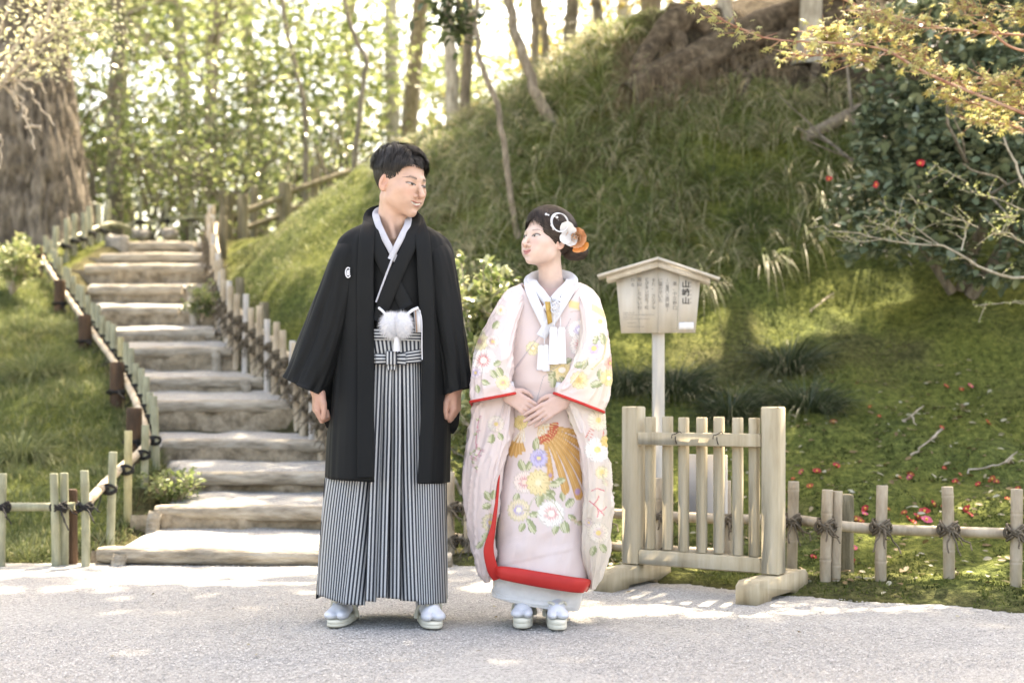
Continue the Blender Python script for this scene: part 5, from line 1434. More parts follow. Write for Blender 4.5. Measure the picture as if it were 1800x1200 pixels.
# ---------------------------------------------------------------- maple branches at the top right
mp_ = empty('maple_bough', tuple(W(1990, 330, 6.6)), 'red-stemmed maple boughs with young golden leaves across the top right', 'branch')
MSTEM = noise_mat('maple_stem', [(0.22, 0.09, 0.06), (0.36, 0.20, 0.14), (0.42, 0.30, 0.22)], 12, 4, 0.7, 0.2)
mb = MB(); MT = []
ym = 6.6
bo = [([(1990, 330), (1880, 240), (1800, 200), (1700, 160), (1620, 125), (1560, 90), (1500, 78), (1420, 74), (1350, 68), (1300, 50), (1262, 30), (1228, 8)], 0.010, 0.0018, 1),
      ([(1560, 90), (1530, 108), (1490, 100), (1440, 98), (1400, 98)], 0.004, 0.002, 1), ([(1500, 78), (1470, 62), (1440, 55)], 0.004, 0.002, 1), ([(1620, 125), (1600, 90), (1560, 70), (1510, 60)], 0.005, 0.002, 1),
      ([(1990, 120), (1860, 70), (1760, 60), (1660, 50), (1580, 30), (1520, 15), (1470, -5)], 0.008, 0.002, 1), ([(1660, 50), (1610, 48), (1560, 40), (1520, 20)], 0.004, 0.002, 1), ([(1760, 60), (1720, 20), (1680, -10)], 0.004, 0.002, 1),
      ([(1700, 160), (1680, 140), (1640, 110), (1600, 100)], 0.005, 0.002, 1), ([(1800, 200), (1760, 190), (1700, 180), (1660, 165)], 0.005, 0.002, 1), ([(1880, 240), (1810, 230), (1750, 215), (1700, 210)], 0.005, 0.002, 1), ([(1990, 120), (1900, 170), (1830, 160), (1760, 130)], 0.006, 0.002, 1), ([(1800, 200), (1780, 160), (1730, 135)], 0.004, 0.002, 1), ([(1890, 30), (1840, 30), (1790, 20)], 0.004, 0.002, 1), ([(1960, 90), (1800, 90), (1740, 55), (1700, 30), (1685, -20)], 0.007, 0.004, 0)]
for k, (pts, r0, r1, lf) in enumerate(bo):
    dyk = 0.035*((k % 5)-2)
    P = interp_path(px_path(pts, ym+dyk*2, dyk*0.3), 24)
    mb.tube(P, np.linspace(r0, r1, 24), 6)
    if lf:
        q = np.random.default_rng(k+90)
        s0 = 6 if k == 0 else 3
        for i in range(s0, 24):
            for _ in range(4 if k == 0 else 3):
                d = np.array([q.normal(-0.3, 0.5), q.normal(0, 0.6), q.normal(0.05, 0.25)])*0.11
                T = np.array([P[i], P[i]+d*0.6, P[i]+d]); mb.tube(T, [0.0022, 0.0016, 0.001], 4, False); MT += [T[1], T[2], T[2]]
mb.build('stems', MSTEM, mp_, True)
MT = np.array(MT); rr = np.random.default_rng(56)
C = MT+rr.normal(size=MT.shape)*0.012
um, vm = img(C); C = C[rr.uniform(0, 1, len(C)) < np.interp(um, [1200, 1400, 1800], [0.7, 0.8, 0.75])]
D = np.stack([rr.normal(-0.3, 0.6, len(C)), rr.normal(-0.3, 0.6, len(C)), rr.normal(-0.25, 0.25, len(C))], 1)
lv = leaves('foliage', C, D, rr.uniform(0.018, 0.038, len(C)), 'maple', leaf_mat('young_maple_leaf', [(0.38, 0.30, 0.12), (0.38, 0.36, 0.13), (0.44, 0.43, 0.17), (0.52, 0.51, 0.25)], 0.6, 0.45), mp_, 57, roll=rr.normal(0, 0.5, len(C)))

# ---------------------------------------------------------------- lit shrub between the couple, small shrub at the left edge
def leafy_shrub(name, lab, pts, y, nst, h, seed, mat, ls, per=22, kind='oval', wid=0.5, cat='shrub'):
    rr = np.random.default_rng(seed); b0 = np.array(pts, float)
    e = empty(name, tuple(b0), lab, cat)
    mb = MB(); tl = []
    for q in range(nst):
        d = np.array([rr.normal(0, wid), rr.normal(0, wid*0.6), 1.0]); d /= np.linalg.norm(d)
        P = interp_path([b0, b0+d*h*0.45+np.array([0, 0, 0.03]), b0+d*h*rr.uniform(0.75, 1.05)+np.array([0, 0, 0.10*h])], 16)
        mb.tube(P, np.linspace(0.011, 0.004, 16), 6); tl += [(p, d) for p in P[5:]]
        for s in range(5):
            i = rr.integers(4, 14); dd = np.array([rr.normal(0, 1), rr.normal(0, 1), rr.uniform(0.3, 1)]); dd /= np.linalg.norm(dd)
            T = np.array([P[i], P[i]+dd*0.07, P[i]+dd*0.13+np.array([0, 0, 0.03])]); mb.tube(T, [0.005, 0.004, 0.002], 5); tl += [(T[1], dd), (T[2], dd), (T[2], dd)]
    mb.build('stems', BUDW, e, True)
    A = np.array([t[0] for t in tl]); Dv = np.array([t[1] for t in tl])
    C = np.repeat(A, per//4, 0)+rr.normal(size=(len(A)*(per//4), 3))*0.018
    D = np.repeat(Dv, per//4, 0)*0.6+rand_dir(rr, len(C), 0.2)
    leaves('foliage', C, D, rr.uniform(0.7, 1.25, len(C))*ls, kind, mat, e, seed+1)
    return e
LF_SH = leaf_mat('privet_leaf', [(0.10, 0.14, 0.05), (0.20, 0.25, 0.09), (0.36, 0.38, 0.18), (0.48, 0.48, 0.28)], 0.32, 0.3, 0.5)
yv = 7.7
b0 = W(858, 800, yv); b0[2] = gz(b0[0], yv)
leafy_shrub('privet_shrub', 'small light green privet shrub growing between the man and the bride', b0, yv, 14, 1.12, 131, LF_SH, 0.060, 28, wid=0.13)
b0 = W(812, 800, 7.5); b0[2] = gz(b0[0], 7.5)
leafy_shrub('privet_shrub', "low light green shrub beside the man's left hand", b0, 7.5, 7, 0.42, 133, LF_SH, 0.045, 20, wid=0.4)
b0 = W(20, 470, 12.2); b0[2] = gz(b0[0], 12.2)
leafy_shrub('azalea_shrub', 'bright small-leaved shrub at the left edge below the old trunk', b0, 12.2, 8, 0.42, 135, LF_SH, 0.05, 24, wid=0.6)
b0 = W(305, 868, 7.6); b0[2] = gz(b0[0]-0.05, 7.6)
leafy_shrub('weed', 'small leafy weed growing at the left end of the third step', b0, 7.6, 7, 0.12, 137, LF_MG, 0.035, 16, wid=0.8, cat='weed')
b0 = W(355, 575, 11.3); b0[2] = STEP_Z[8]-0.16
leafy_shrub('weed', 'small leafy weed growing under a log at the right of the sunlit steps', b0, 11.3, 6, 0.14, 139, LF_MG, 0.04, 16, wid=0.7, cat='weed')

# ---------------------------------------------------------------- fallen camellia blossoms and leaf litter
rr = np.random.default_rng(301)
fb = [(1410, 833), (1436, 832), (1470, 822), (1530, 718), (1690, 688), (1705, 682), (1736, 746), (1663, 682), (1655, 755), (1580, 842), (1600, 843), (1660, 826), (1745, 846), (1700, 900), (1705, 908), (1688, 838), (1625, 903), (1612, 912), (1590, 905), (1605, 922), (1520, 908), (1512, 920), (1522, 898), (1535, 938), (1505, 918), (1500, 968), (1430, 983), (1560, 898), (1640, 890), (1660, 893), (1752, 850), (1790, 862), (1470, 870), (1424, 858), (1395, 845), (1488, 935), (1600, 838), (1680, 850), (1720, 855), (1770, 880), (1628, 918), (1596, 916), (1465, 745), (1545, 735), (1500, 990)]
for k, (u, v) in enumerate(fb):
    p = on_bank(u, v, 7.0); s = rr.uniform(0.014, 0.026)*(1.15 if k % 4 == 0 else 1); old = 0.0 if k % 3 else rr.uniform(0.5, 1.0)
    q = blossom('fallen_blossom', np.zeros(3), s, (rr.normal(0, 0.5), -0.5, 0.8), 300+k, None, old)
    q.location = (p[0], p[1], gz(p[0], p[1])+0.010)
    tag(q, ('faded orange-brown camellia blossom' if old else ('fallen pink camellia blossom' if k % 5 == 0 else 'fallen bright red camellia blossom'))+' lying on the moss behind the right bamboo fence', 'blossom', 'fallen camellia blossoms on the moss')
n = 1500
X = rr.uniform(-0.4, 2.9, n); Y = rr.uniform(5.4, 8.6, n); ok = Y > edge_Y(X)+0.1
X, Y = X[ok], Y[ok]; P = np.stack([X, Y, Hf(X, Y)+0.012], 1)
D = np.stack([rr.normal(size=len(P)), rr.normal(size=len(P)), rr.normal(0, 0.25, len(P))], 1)
o = leaves('leaf_litter', P, D, rr.uniform(0.02, 0.05, len(P)), 'oval', leaf_mat('litter_leaf', [(0.10, 0.065, 0.03), (0.22, 0.15, 0.07), (0.30, 0.28, 0.19), (0.45, 0.42, 0.33)], 0.6, 0.1), None, 302)
tag(o, 'scattered dry leaves and petals on the moss', 'leaf litter', None, 'stuff')
n = 40
X = rr.uniform(-1.9, 1.7, n); Y = rr.uniform(4.1, 6.3, n); ok = Y < edge_Y(X)-0.05; P = np.stack([X[ok], Y[ok], 0*X[ok]+0.008], 1)
D = np.stack([rr.normal(size=len(P)), rr.normal(size=len(P)), 0*X[ok]+0.05], 1)
o = leaves('path_litter', P, D, rr.uniform(0.012, 0.028, len(P)), 'oval', bpy.data.materials['litter_leaf'], None, 303); tag(o, 'a few dry leaves scattered on the gravel', 'leaf litter', None, 'stuff')
# ================================================================ people: modelling helpers
def sd_ell(P, c, r):
    q = (P-np.asarray(c))/np.asarray(r); k0 = np.linalg.norm(q, axis=-1); k1 = np.linalg.norm(q/np.asarray(r), axis=-1)
    return k0*(k0-1)/np.maximum(k1, 1e-6)
def sd_cap(P, a, b, ra, rb=None):
    rb = ra if rb is None else rb
    a = np.asarray(a, float); b = np.asarray(b, float); ab = b-a
    t = np.clip(((P-a) @ ab)/(ab @ ab+1e-12), 0, 1)
    return np.linalg.norm(P-a-t[..., None]*ab, axis=-1)-(ra+(rb-ra)*t)
def sd_rbox(P, c, h, r, M=None):
    q = P-np.asarray(c)
    if M is not None: q = q @ M
    q = np.abs(q)-(np.asarray(h)-r)
    return np.linalg.norm(np.maximum(q, 0), axis=-1)+np.minimum(q.max(-1), 0)-r
def smin(a, b, k):
    h = np.clip(0.5+0.5*(b-a)/k, 0, 1); return b*(1-h)+a*h-k*h*(1-h)
def ssub(a, b, k):
    return -smin(-a, b, k)

def sdf_mesh(fn, lo, hi, vox):
    """surface nets over a sparse band of the field fn(P)->d"""
    B = 8
    lo = np.asarray(lo, float); hi = np.asarray(hi, float)
    nb = np.ceil((hi-lo)/(vox*B)).astype(int)+1
    n = nb*B
    bc = np.stack(np.meshgrid(*[np.arange(k) for k in nb], indexing='ij'), -1).reshape(-1, 3)
    ctr = lo+(bc*B+B/2)*vox
    d = fn(ctr)
    act = np.abs(d) < vox*B*1.25
    A = np.empty(tuple(n), np.float32)
    A[:] = np.repeat(np.repeat(np.repeat(d.reshape(tuple(nb)), B, 0), B, 1), B, 2)
    loc = np.stack(np.meshgrid(*[np.arange(B)]*3, indexing='ij'), -1).reshape(-1, 3)
    ab = bc[act]
    for s in range(0, len(ab), 400):
        idx = (ab[s:s+400, None]*B+loc[None]).reshape(-1, 3)
        A[idx[:, 0], idx[:, 1], idx[:, 2]] = fn(lo+idx*vox)
    S = A < 0
    c = [A[i:n[0]-1+i, j:n[1]-1+j, k:n[2]-1+k] for i in (0, 1) for j in (0, 1) for k in (0, 1)]
    sgn = sum((x < 0).astype(np.int8) for x in c)
    cell = (sgn > 0) & (sgn < 8)
    ci = np.argwhere(cell)
    vals = np.stack([x[cell] for x in c], 1)
    corner = np.array([[i, j, k] for i in (0, 1) for j in (0, 1) for k in (0, 1)], float)
    acc = np.zeros((len(ci), 3)); cnt = np.zeros(len(ci))
    for a in range(8):
        for b in range(a+1, 8):
            if np.abs(corner[a]-corner[b]).sum() != 1: continue
            va, vb = vals[:, a], vals[:, b]; m = (va < 0) != (vb < 0)
            t = np.where(m, va/np.where(m, va-vb, 1), 0)
            acc += np.where(m[:, None], corner[a]+t[:, None]*(corner[b]-corner[a]), 0); cnt += m
    V = lo+(ci+acc/np.maximum(cnt, 1)[:, None])*vox
    idm = np.full(cell.shape, -1, np.int64); idm[cell] = np.arange(len(ci))
    Fq = []
    for ax in range(3):
        sl0 = [slice(1, None)]*3; sl0[ax] = slice(0, -1)
        s0 = S[1:-1 if False else None, :, :] if False else S
        a = [slice(1, n[q]-1) for q in range(3)]; a[ax] = slice(0, n[ax]-1)
        b = list(a); b[ax] = slice(1, n[ax])
        ch = S[tuple(a)] != S[tuple(b)]
        e = np.argwhere(ch); off = np.array([1, 1, 1]); off[ax] = 0; e = e+off
        inside = S[e[:, 0], e[:, 1], e[:, 2]]
        o1, o2 = [q for q in range(3) if q != ax]
        def at_(d1, d2):
            q = e.copy(); q[:, o1] -= d1; q[:, o2] -= d2
            return idm[q[:, 0], q[:, 1], q[:, 2]]
        quad = np.stack([at_(0, 0), at_(1, 0), at_(1, 1), at_(0, 1)], 1)
        flip = inside if ax != 1 else ~inside
        quad = np.where(flip[:, None], quad[:, ::-1], quad) if True else quad
        Fq.append(quad[(quad >= 0).all(1)])
    Fq = np.concatenate(Fq)
    return V, Fq[:, ::-1]

def rotm(yaw, pitch=0.0, roll=0.0):
    """local face looks to -Y; yaw turns it to +X, pitch up is positive"""
    cy, sy = math.cos(yaw), math.sin(yaw)
    Rz = np.array([[cy, -sy, 0], [sy, cy, 0], [0, 0, 1]])
    cp, sp = math.cos(-pitch), math.sin(-pitch)
    Rx = np.array([[1, 0, 0], [0, cp, -sp], [0, sp, cp]])
    cr, sr = math.cos(roll), math.sin(roll)
    Ry = np.array([[cr, 0, sr], [0, 1, 0], [-sr, 0, cr]])
    return Rz @ Rx @ Ry

def head_field(P, f):
    """P in head space (metres, unit-size adult head); f = dict of feature amounts"""
    ax = np.abs(P[..., 0])
    Q = np.stack([ax, P[..., 1], P[..., 2]], -1)
    d = sd_ell(Q, (0, 0.016, 0.040), (0.076, 0.098, 0.086))
    d = smin(d, sd_ell(Q, (0, -0.024, -0.027), (0.0655, 0.068, 0.074)), 0.035)
    d = smin(d, sd_cap(Q, (0.044, -0.010, -0.058), (0.0, -0.072, -0.094+f.get('chz', 0)), 0.025*f['jaw'], 0.0205*f['chin']), 0.026)
    d = smin(d, sd_ell(Q, (0.040, -0.056, -0.022), (0.026, 0.026, 0.022)), 0.026)                 # cheek
    d = smin(d, sd_ell(Q, (0.026, -0.066, -0.055), (0.024, 0.022, 0.022)), 0.022)                 # lower cheek
    d = smin(d, sd_cap(Q, (0, -0.080, 0.021), (0.038, -0.068, 0.022), 0.0125, 0.011), 0.016)        # brow
    d = ssub(d, sd_ell(Q, (0.0315, -0.102, 0.004), (0.0175, 0.021, 0.0115)), 0.008)                    # eye socket
    d = smin(d, sd_ell(Q, (0.0325, -0.0735, 0.002), (0.0160, 0.0150, 0.0115)), 0.004)              # eyeball under the lids
    d = smin(d, sd_cap(Q, (0, -0.086, 0.010), (0, -0.109*f['nose'], -0.032), 0.0070, 0.0088), 0.008)  # nose bridge
    d = smin(d, sd_ell(Q, (0, -0.109*f['nose'], -0.0345), (0.0105, 0.0100, 0.0085)), 0.006)
    d = smin(d, sd_ell(Q, (0.0140, -0.0970, -0.0375), (0.0078, 0.0098, 0.0074)), 0.0035)             # wings
    d = ssub(d, sd_ell(Q, (0.0065, -0.1035, -0.0450), (0.0032, 0.0045, 0.0028)), 0.002)             # nostrils
    d = smin(d, sd_ell(Q, (0, -0.077, -0.064), (0.029, 0.016, 0.021)), 0.012)                       # muzzle
    zc = -0.0635+f['smile']*0.0055*np.clip(ax/0.024, 0, 1.2)**2
    Pu = np.stack([ax, P[..., 1], P[..., 2]-zc], -1)
    d = smin(d, sd_ell(Pu, (0.006, -0.0905, 0.0040), (0.020, 0.0082, 0.0052)), 0.004)               # upper lip
    d = smin(d, sd_ell(Pu, (0.0, -0.0895, -0.0070), (0.0185, 0.0090, 0.0062)), 0.004)               # lower lip
    gap = f['open']
    d = ssub(d, sd_ell(Pu, (0, -0.097, -0.0013-gap*0.3), (0.0250+gap*0.8, 0.0085+gap*1.2, 0.0010+gap)), 0.0022)   # line of the mouth
    d = ssub(d, sd_ell(Q, (0, -0.101, -0.0845), (0.022, 0.010, 0.0055)), 0.010)                      # under the lip
    # ears
    E = np.stack([ax, P[..., 1], P[..., 2]], -1)-np.array([0.0755, 0.012, -0.004])
    a = -0.22; ca, sa = math.cos(a), math.sin(a)
    E = np.stack([E[..., 0]*math.cos(0.35)-E[..., 1]*math.sin(0.35), E[..., 0]*math.sin(0.35)+E[..., 1]*math.cos(0.35), E[..., 2]], -1)
    E = np.stack([E[..., 0], E[..., 1]*ca-E[..., 2]*sa, E[..., 1]*sa+E[..., 2]*ca], -1)
    e = sd_ell(E, (0, 0, 0), (0.0075, 0.0185, 0.0315))
    e = smin(e, sd_ell(E, (0, -0.008, -0.024), (0.006, 0.0095, 0.011)), 0.006)
    e = ssub(e, sd_ell(E, (0.0085, -0.002, 0.004), (0.0085, 0.0125, 0.023)), 0.002)
    e = smin(e, sd_cap(E, (0.0035, 0.004, 0.016), (0.0035, 0.007, -0.010), 0.0028), 0.003)
    e = smin(e, sd_ell(E, (0.004, -0.014, -0.006), (0.004, 0.004, 0.006)), 0.003)
    d = smin(d, e, 0.006)
    return d

def paint_head(L, f):
    """base colours by place on the face, some shade and an eye glint painted in; L in head space"""
    x, y, z = L[:, 0], L[:, 1], L[:, 2]; ax = np.abs(x)
    skin = np.array(f['skin']); C = np.tile(skin, (len(L), 1))
    C *= (1+0.05*fbm(L, 60, 2, 4))[:, None]
    def mix(C, col, w): return C*(1-w[:, None])+np.array(col)*w[:, None]
    front = y < -0.045
    # blush, warmer nose and ears
    C = mix(C, skin*np.array([1.02, 0.74, 0.72]), 0.55*f['blush']*np.exp(-(((ax-0.040)/0.020)**2+((z+0.028)/0.018)**2))*front)
    C = mix(C, skin*np.array([1.0, 0.78, 0.74]), 0.35*np.exp(-((ax/0.016)**2+((z+0.036)/0.012)**2))*front)
    C = mix(C, skin*np.array([1.0, 0.72, 0.66]), 0.45*(ax > 0.073)*(np.abs(z+0.004) < 0.04))
    # lips
    zc = -0.0635+f['smile']*0.0055*np.clip(ax/0.024, 0, 1.2)**2; zz = z-zc
    up = 0.0078*np.sqrt(np.clip(1-(ax/0.0245)**2, 0, 1))*(1-0.22*np.exp(-(ax/0.005)**2)); dn = -0.0125*np.sqrt(np.clip(1-(ax/0.0235)**2, 0, 1))
    lip = sstep(0, 0.0016, np.minimum(up-zz, zz-dn))*(y < -0.07)
    C = mix(C, f['lip'], lip*0.92)
    if f['open'] > 0.001:       # teeth between parted lips
        g = f['open']; te = (np.abs(zz+0.0013+g*0.3) < g*0.92*np.sqrt(np.clip(1-(ax/(0.0250+g*0.8))**2, 0, 1)))*(y < -0.07)
        tooth = np.array([0.74, 0.72, 0.69])*(1-0.25*(np.abs(((ax*1000) % 6.2)-3.1) > 2.75))[:, None]
        C = np.where((te > 0)[:, None], tooth, C)
        C = mix(C, (0.12, 0.04, 0.035), (te > 0)*(ax > 0.0225)*0.8)
    else:
        C = mix(C, (0.20, 0.05, 0.05), np.exp(-((zz+0.0013)/0.0011)**2)*(ax < 0.023)*(y < -0.075)*0.85)
    # eyes
    ex = (ax-0.0325)/0.0168; side = np.sign(x)
    lid_up = 0.0025+f['eye']*np.sqrt(np.clip(1-np.abs(ex)**2.0, 0, 1)); lid_dn = 0.0012-f['eye']*0.72*np.sqrt(np.clip(1-np.abs(ex)**2.2, 0, 1))
    lid_up = lid_up+0.0012*ex; lid_dn = lid_dn+0.0012*ex
    eye = (np.abs(ex) < 1)*(z < lid_up)*(z > lid_dn)*(y < -0.06)
    C = np.where((eye > 0)[:, None], np.array([0.50, 0.46, 0.43]), C)
    gx, gzz = f['gaze']
    ir = np.sqrt((x-side*0.0325-gx)**2+(z-0.002-gzz)**2)
    C = np.where(((eye > 0) & (ir < 0.0072))[:, None], np.array([0.030, 0.018, 0.013]), C)
    C = np.where(((eye > 0) & (ir < 0.0029))[:, None], np.array([0.006, 0.005, 0.005]), C)
    C = np.where(((eye > 0) & (((x-side*0.0325-gx+0.002)**2+(z-0.004-gzz)**2) < 0.0012**2))[:, None], np.array([0.9, 0.9, 0.9]), C)  # white catchlight painted onto the iris
    lash = np.exp(-((z-lid_up)/f['lash'])**2)*(np.abs(ex) < 1.12)*(y < -0.055)
    C = mix(C, (0.020, 0.014, 0.012), np.clip(lash*1.1, 0, 1)*0.95)
    C = mix(C, (0.16, 0.09, 0.07), np.exp(-((z-lid_dn)/0.0011)**2)*(np.abs(ex) < 1.0)*(y < -0.055)*0.45)
    C = mix(C, skin*0.62, np.exp(-((z-lid_up-0.0045)/0.0012)**2)*(np.abs(ex) < 0.95)*(y < -0.05)*0.45)   # lid crease, its shade painted in
    # brows
    bz = 0.0230+f['browz']+0.0030*sstep(0.016, 0.042, ax)-0.0065*sstep(0.036, 0.060, ax)
    bw = f['browt']*np.interp(ax, [0.014, 0.018, 0.040, 0.056], [0.3, 1, 0.9, 0.15])
    br = np.exp(-((z-bz)/np.maximum(bw, 1e-4))**2)*(ax > 0.0145)*(ax < 0.057)*(y < -0.03)
    C = mix(C, f['browc'], np.clip(br*(0.75+0.35*vnoise(L, 900, 3)), 0, 1)*f['browa'])
    C = mix(C, skin*0.35, (np.sqrt((ax-0.0065)**2+(z+0.0450)**2) < 0.0024)*(y < -0.092)*0.75)  # nostril shade painted into the skin colour
    return np.clip(C, 0, 1)

SKIN = vcol_mat('skin', 0.42, 0.40, 0.0, 0.06, 900, 0.03)

def hand_chain(P, d, pts, radii, k=0.004):
    """one finger: capsules joined to each other, then joined tightly to the hand"""
    f = None
    for i in range(len(pts)-1):
        c = sd_cap(P, pts[i], pts[i+1], radii[i], radii[i+1]); f = c if f is None else np.minimum(f, c)
    return f if d is None else smin(d, f, k)

def ring(L, Rr, yf, yb, n=64, ex=2.4, a0=0.0, a1=2*math.pi):
    """cross-section between two points given as world xyz, bulging to yf (front) and yb (back)"""
    th = np.linspace(a0, a1, n, endpoint=False) if abs(a1-a0-2*math.pi) < 1e-6 else np.linspace(a0, a1, n)
    c, s = np.cos(th), np.sin(th)
    cx = np.sign(c)*np.abs(c)**(2/ex); sy = np.sign(s)*np.abs(s)**(2/ex)
    L = np.asarray(L, float); Rr = np.asarray(Rr, float)
    m, h = (L+Rr)/2, (Rr-L)/2
    P = m+cx[:, None]*h
    P[:, 1] += np.where(sy < 0, -sy*(yf-m[1]), sy*(yb-m[1]))
    return P

def loft(rows, n):
    """smooth resampling of section rows along the loft (rows[i] is (k,3))"""
    Rw = np.array(rows); m, k = Rw.shape[:2]
    return interp_path(Rw.reshape(m, -1), n).reshape(n, k, 3)

def pxc(P): return 900+P[..., 0]/P[..., 1]*F, HOR-(P[..., 2]-CZ)/P[..., 1]*F

def band(path, width, thick, normal_y=-1.0, n=40, smooth=True, wv=None):
    """flat cloth band following a path given as world points; width measured across the path in the picture plane"""
    P = interp_path(path, n, smooth)
    t = np.gradient(P, axis=0); t /= np.linalg.norm(t, axis=1)[:, None]
    a = np.stack([t[:, 2], 0*t[:, 0], -t[:, 0]], 1); a /= np.linalg.norm(a, axis=1)[:, None]+1e-9
    w = np.interp(np.linspace(0, 1, n), np.linspace(0, 1, len(np.atleast_1d(width))), np.atleast_1d(width))[:, None]/2
    q = np.array([[-1, 0.0], [-0.96, 0.5], [-0.5, 1.0], [0, 1.05], [0.5, 1.0], [0.96, 0.5], [1, 0.0], [0.96, -0.5], [-0.96, -0.5]])
    return P[:, None]+a[:, None]*(w*q[None, :, 0])[..., None]+np.array([0, normal_y*thick/2, 0])*q[None, :, 1, None]
def strands(name, paths, nrms, width, mat, parent, tones):
    """paths (n, m, 3) with outward normals (n, m, 3): flat tapering locks"""
    n, m = paths.shape[:2]
    t = np.gradient(paths, axis=1); s = np.cross(t, nrms); s /= np.linalg.norm(s, axis=-1, keepdims=True)+1e-9
    w = width[:, None]*np.interp(np.linspace(0, 1, m), [0, 0.15, 0.6, 1], [0.7, 1, 0.8, 0.08])[None]
    A, B = paths-s*w[..., None], paths+s*w[..., None]
    V = np.stack([A, B], 2).reshape(n, -1, 3)
    f = np.array([[2*i, 2*i+1, 2*i+3, 2*i+2] for i in range(m-1)])
    Fc = ((np.arange(n)*2*m)[:, None, None]+f[None]).reshape(-1, 4)
    o = mesh_from(name, V.reshape(-1, 3), Fc, mat, parent, True)
    set_col(o, np.repeat(np.stack([tones]*3, 1), 2*m, 0))
    return o

def hair_mat(name, c0, c1):
    m, nt, b = newmat(name)
    at = N(nt, 'ShaderNodeAttribute', attribute_name='col')
    nt.links.new(ramp(nt, at.outputs['Fac'], [(0, c0), (1, c1)]), b.inputs['Base Color'])
    b.inputs['Roughness'].default_value = 0.50; b.inputs['Specular IOR Level'].default_value = 0.28
    b.inputs['Anisotropic'].default_value = 0.4
    return m
SCALP_C, SCALP_R = np.array([0, 0.018, 0.042]), np.array([0.0785, 0.1005, 0.0895])

def scalp_pt(q, h): return SCALP_C+SCALP_R*q*(1+(np.zeros(len(q))+h)/0.088)[:, None]

def walk(q0, dirs, steps, step_len, lift, grav=0.0):
    """march strands over the scalp; dirs is a function q->tangent wish; lift(t)->height array"""
    q = q0.copy(); out, nr = [], []
    for i in range(steps):
        t = i/(steps-1)
        h = lift(t)
        p = scalp_pt(q, h); out.append(p); nr.append(q/SCALP_R/np.linalg.norm(q/SCALP_R, axis=1)[:, None])
        d = dirs(q, t); d = d-(d*q).sum(1)[:, None]*q; d /= np.linalg.norm(d, axis=1)[:, None]+1e-9
        q = q+d*(step_len/0.09)[:, None]; q /= np.linalg.norm(q, axis=1)[:, None]
    return np.stack(out, 1), np.stack(nr, 1)

def hairline(q, table):
    phi = np.arctan2(np.abs(q[:, 0]*SCALP_R[0]), -(q[:, 1]*SCALP_R[1]+SCALP_C[1]))
    return np.interp(phi, [a for a, _ in table], [b for _, b in table])

def scalp_cap(name, table, thick, mat, parent, tf, seed, n=96, m=40, groove=0.0016):
    """smooth under-layer of hair from the hairline to the crown"""
    ph = np.linspace(0, 2*np.pi, n, endpoint=False)
    rows = []
    for k in range(m):
        t = k/(m-1)
        d = np.stack([np.sin(ph), -np.cos(ph), 0*ph], 1)
        zl = hairline(np.stack([d[:, 0], d[:, 1], 0*ph], 1)/1.0, table)+0.005
        z0 = np.clip((zl-SCALP_C[2])/SCALP_R[2], -0.96, 0.96)
        el = np.arcsin(z0)*(1-t)+(np.pi/2-1e-3)*t
        q = np.stack([np.cos(el)*d[:, 0], np.cos(el)*d[:, 1], np.sin(el)], 1)
        h = thick(q)*sstep(-0.02, 0.22, t)-0.004*(1-sstep(0, 0.06, t))
        h = h+groove*vnoise(np.stack([q[:, 0]*26, q[:, 1]*26, q[:, 2]*5], 1), 1, seed)*sstep(0, 0.2, t)
        rows.append(scalp_pt(q, h))
    V = np.array(rows)
    mb = MB(); mb.grid(tf(V), closed_u=True, col=np.full((n*m, 3), 0.08))
    return mb.build(name, mat, parent, True)
# ================================================================ the man
YM = 4.90
man = empty('person', (-0.43, YM, 0), 'standing man in black crested coat and striped hakama smiling at the bride', 'person')
def PM(u, v, dy=0.0): return W(u, v, YM+dy)
FM = dict(jaw=1.05, chin=1.05, nose=1.07, smile=1.15, open=0.0040, skin=(0.50, 0.325, 0.25), blush=0.6, lip=(0.40, 0.17, 0.145), eye=0.0034, gaze=(0.0018, 0.0002), lash=0.0024, browz=0.001, browt=0.0050, browc=(0.012, 0.010, 0.009), browa=1.0)
HM_c = W(705.0, 324.0, YM+0.005); HM_R = rotm(R(50), R(-10), R(3)); HM_s = 0.985
def man_tf(L): return HM_c+(L*HM_s) @ HM_R.T
def man_local(P): return ((P-HM_c) @ HM_R)/HM_s
neck_b = PM(686, 440, 0.035)
def man_head(P):
    L = man_local(P)
    d = head_field(L, FM)*HM_s
    nk = sd_cap(P, man_tf(np.array([0, 0.022, -0.060])), neck_b, 0.052, 0.058)
    d = smin(d, nk, 0.022)
    d = smin(d, sd_cap(P, man_tf(np.array([-0.045, 0.03, -0.055])), PM(693, 418, -0.035), 0.012, 0.010), 0.02)   # neck cord
    d = smin(d, sd_ell(P, man_tf(np.array([0.0, -0.032, -0.140])), (0.012, 0.012, 0.012)), 0.02)
    d = smin(d, sd_cap(P, PM(630, 440, 0.03), PM(745, 440, 0.03), 0.055), 0.04)
    return d
lo = HM_c-np.array([0.16, 0.16, 0.285]); hi = HM_c+np.array([0.18, 0.16, 0.16])
V1, F1 = sdf_mesh(man_head, lo, hi, 0.0019)
C1 = paint_head(man_local(V1), FM)
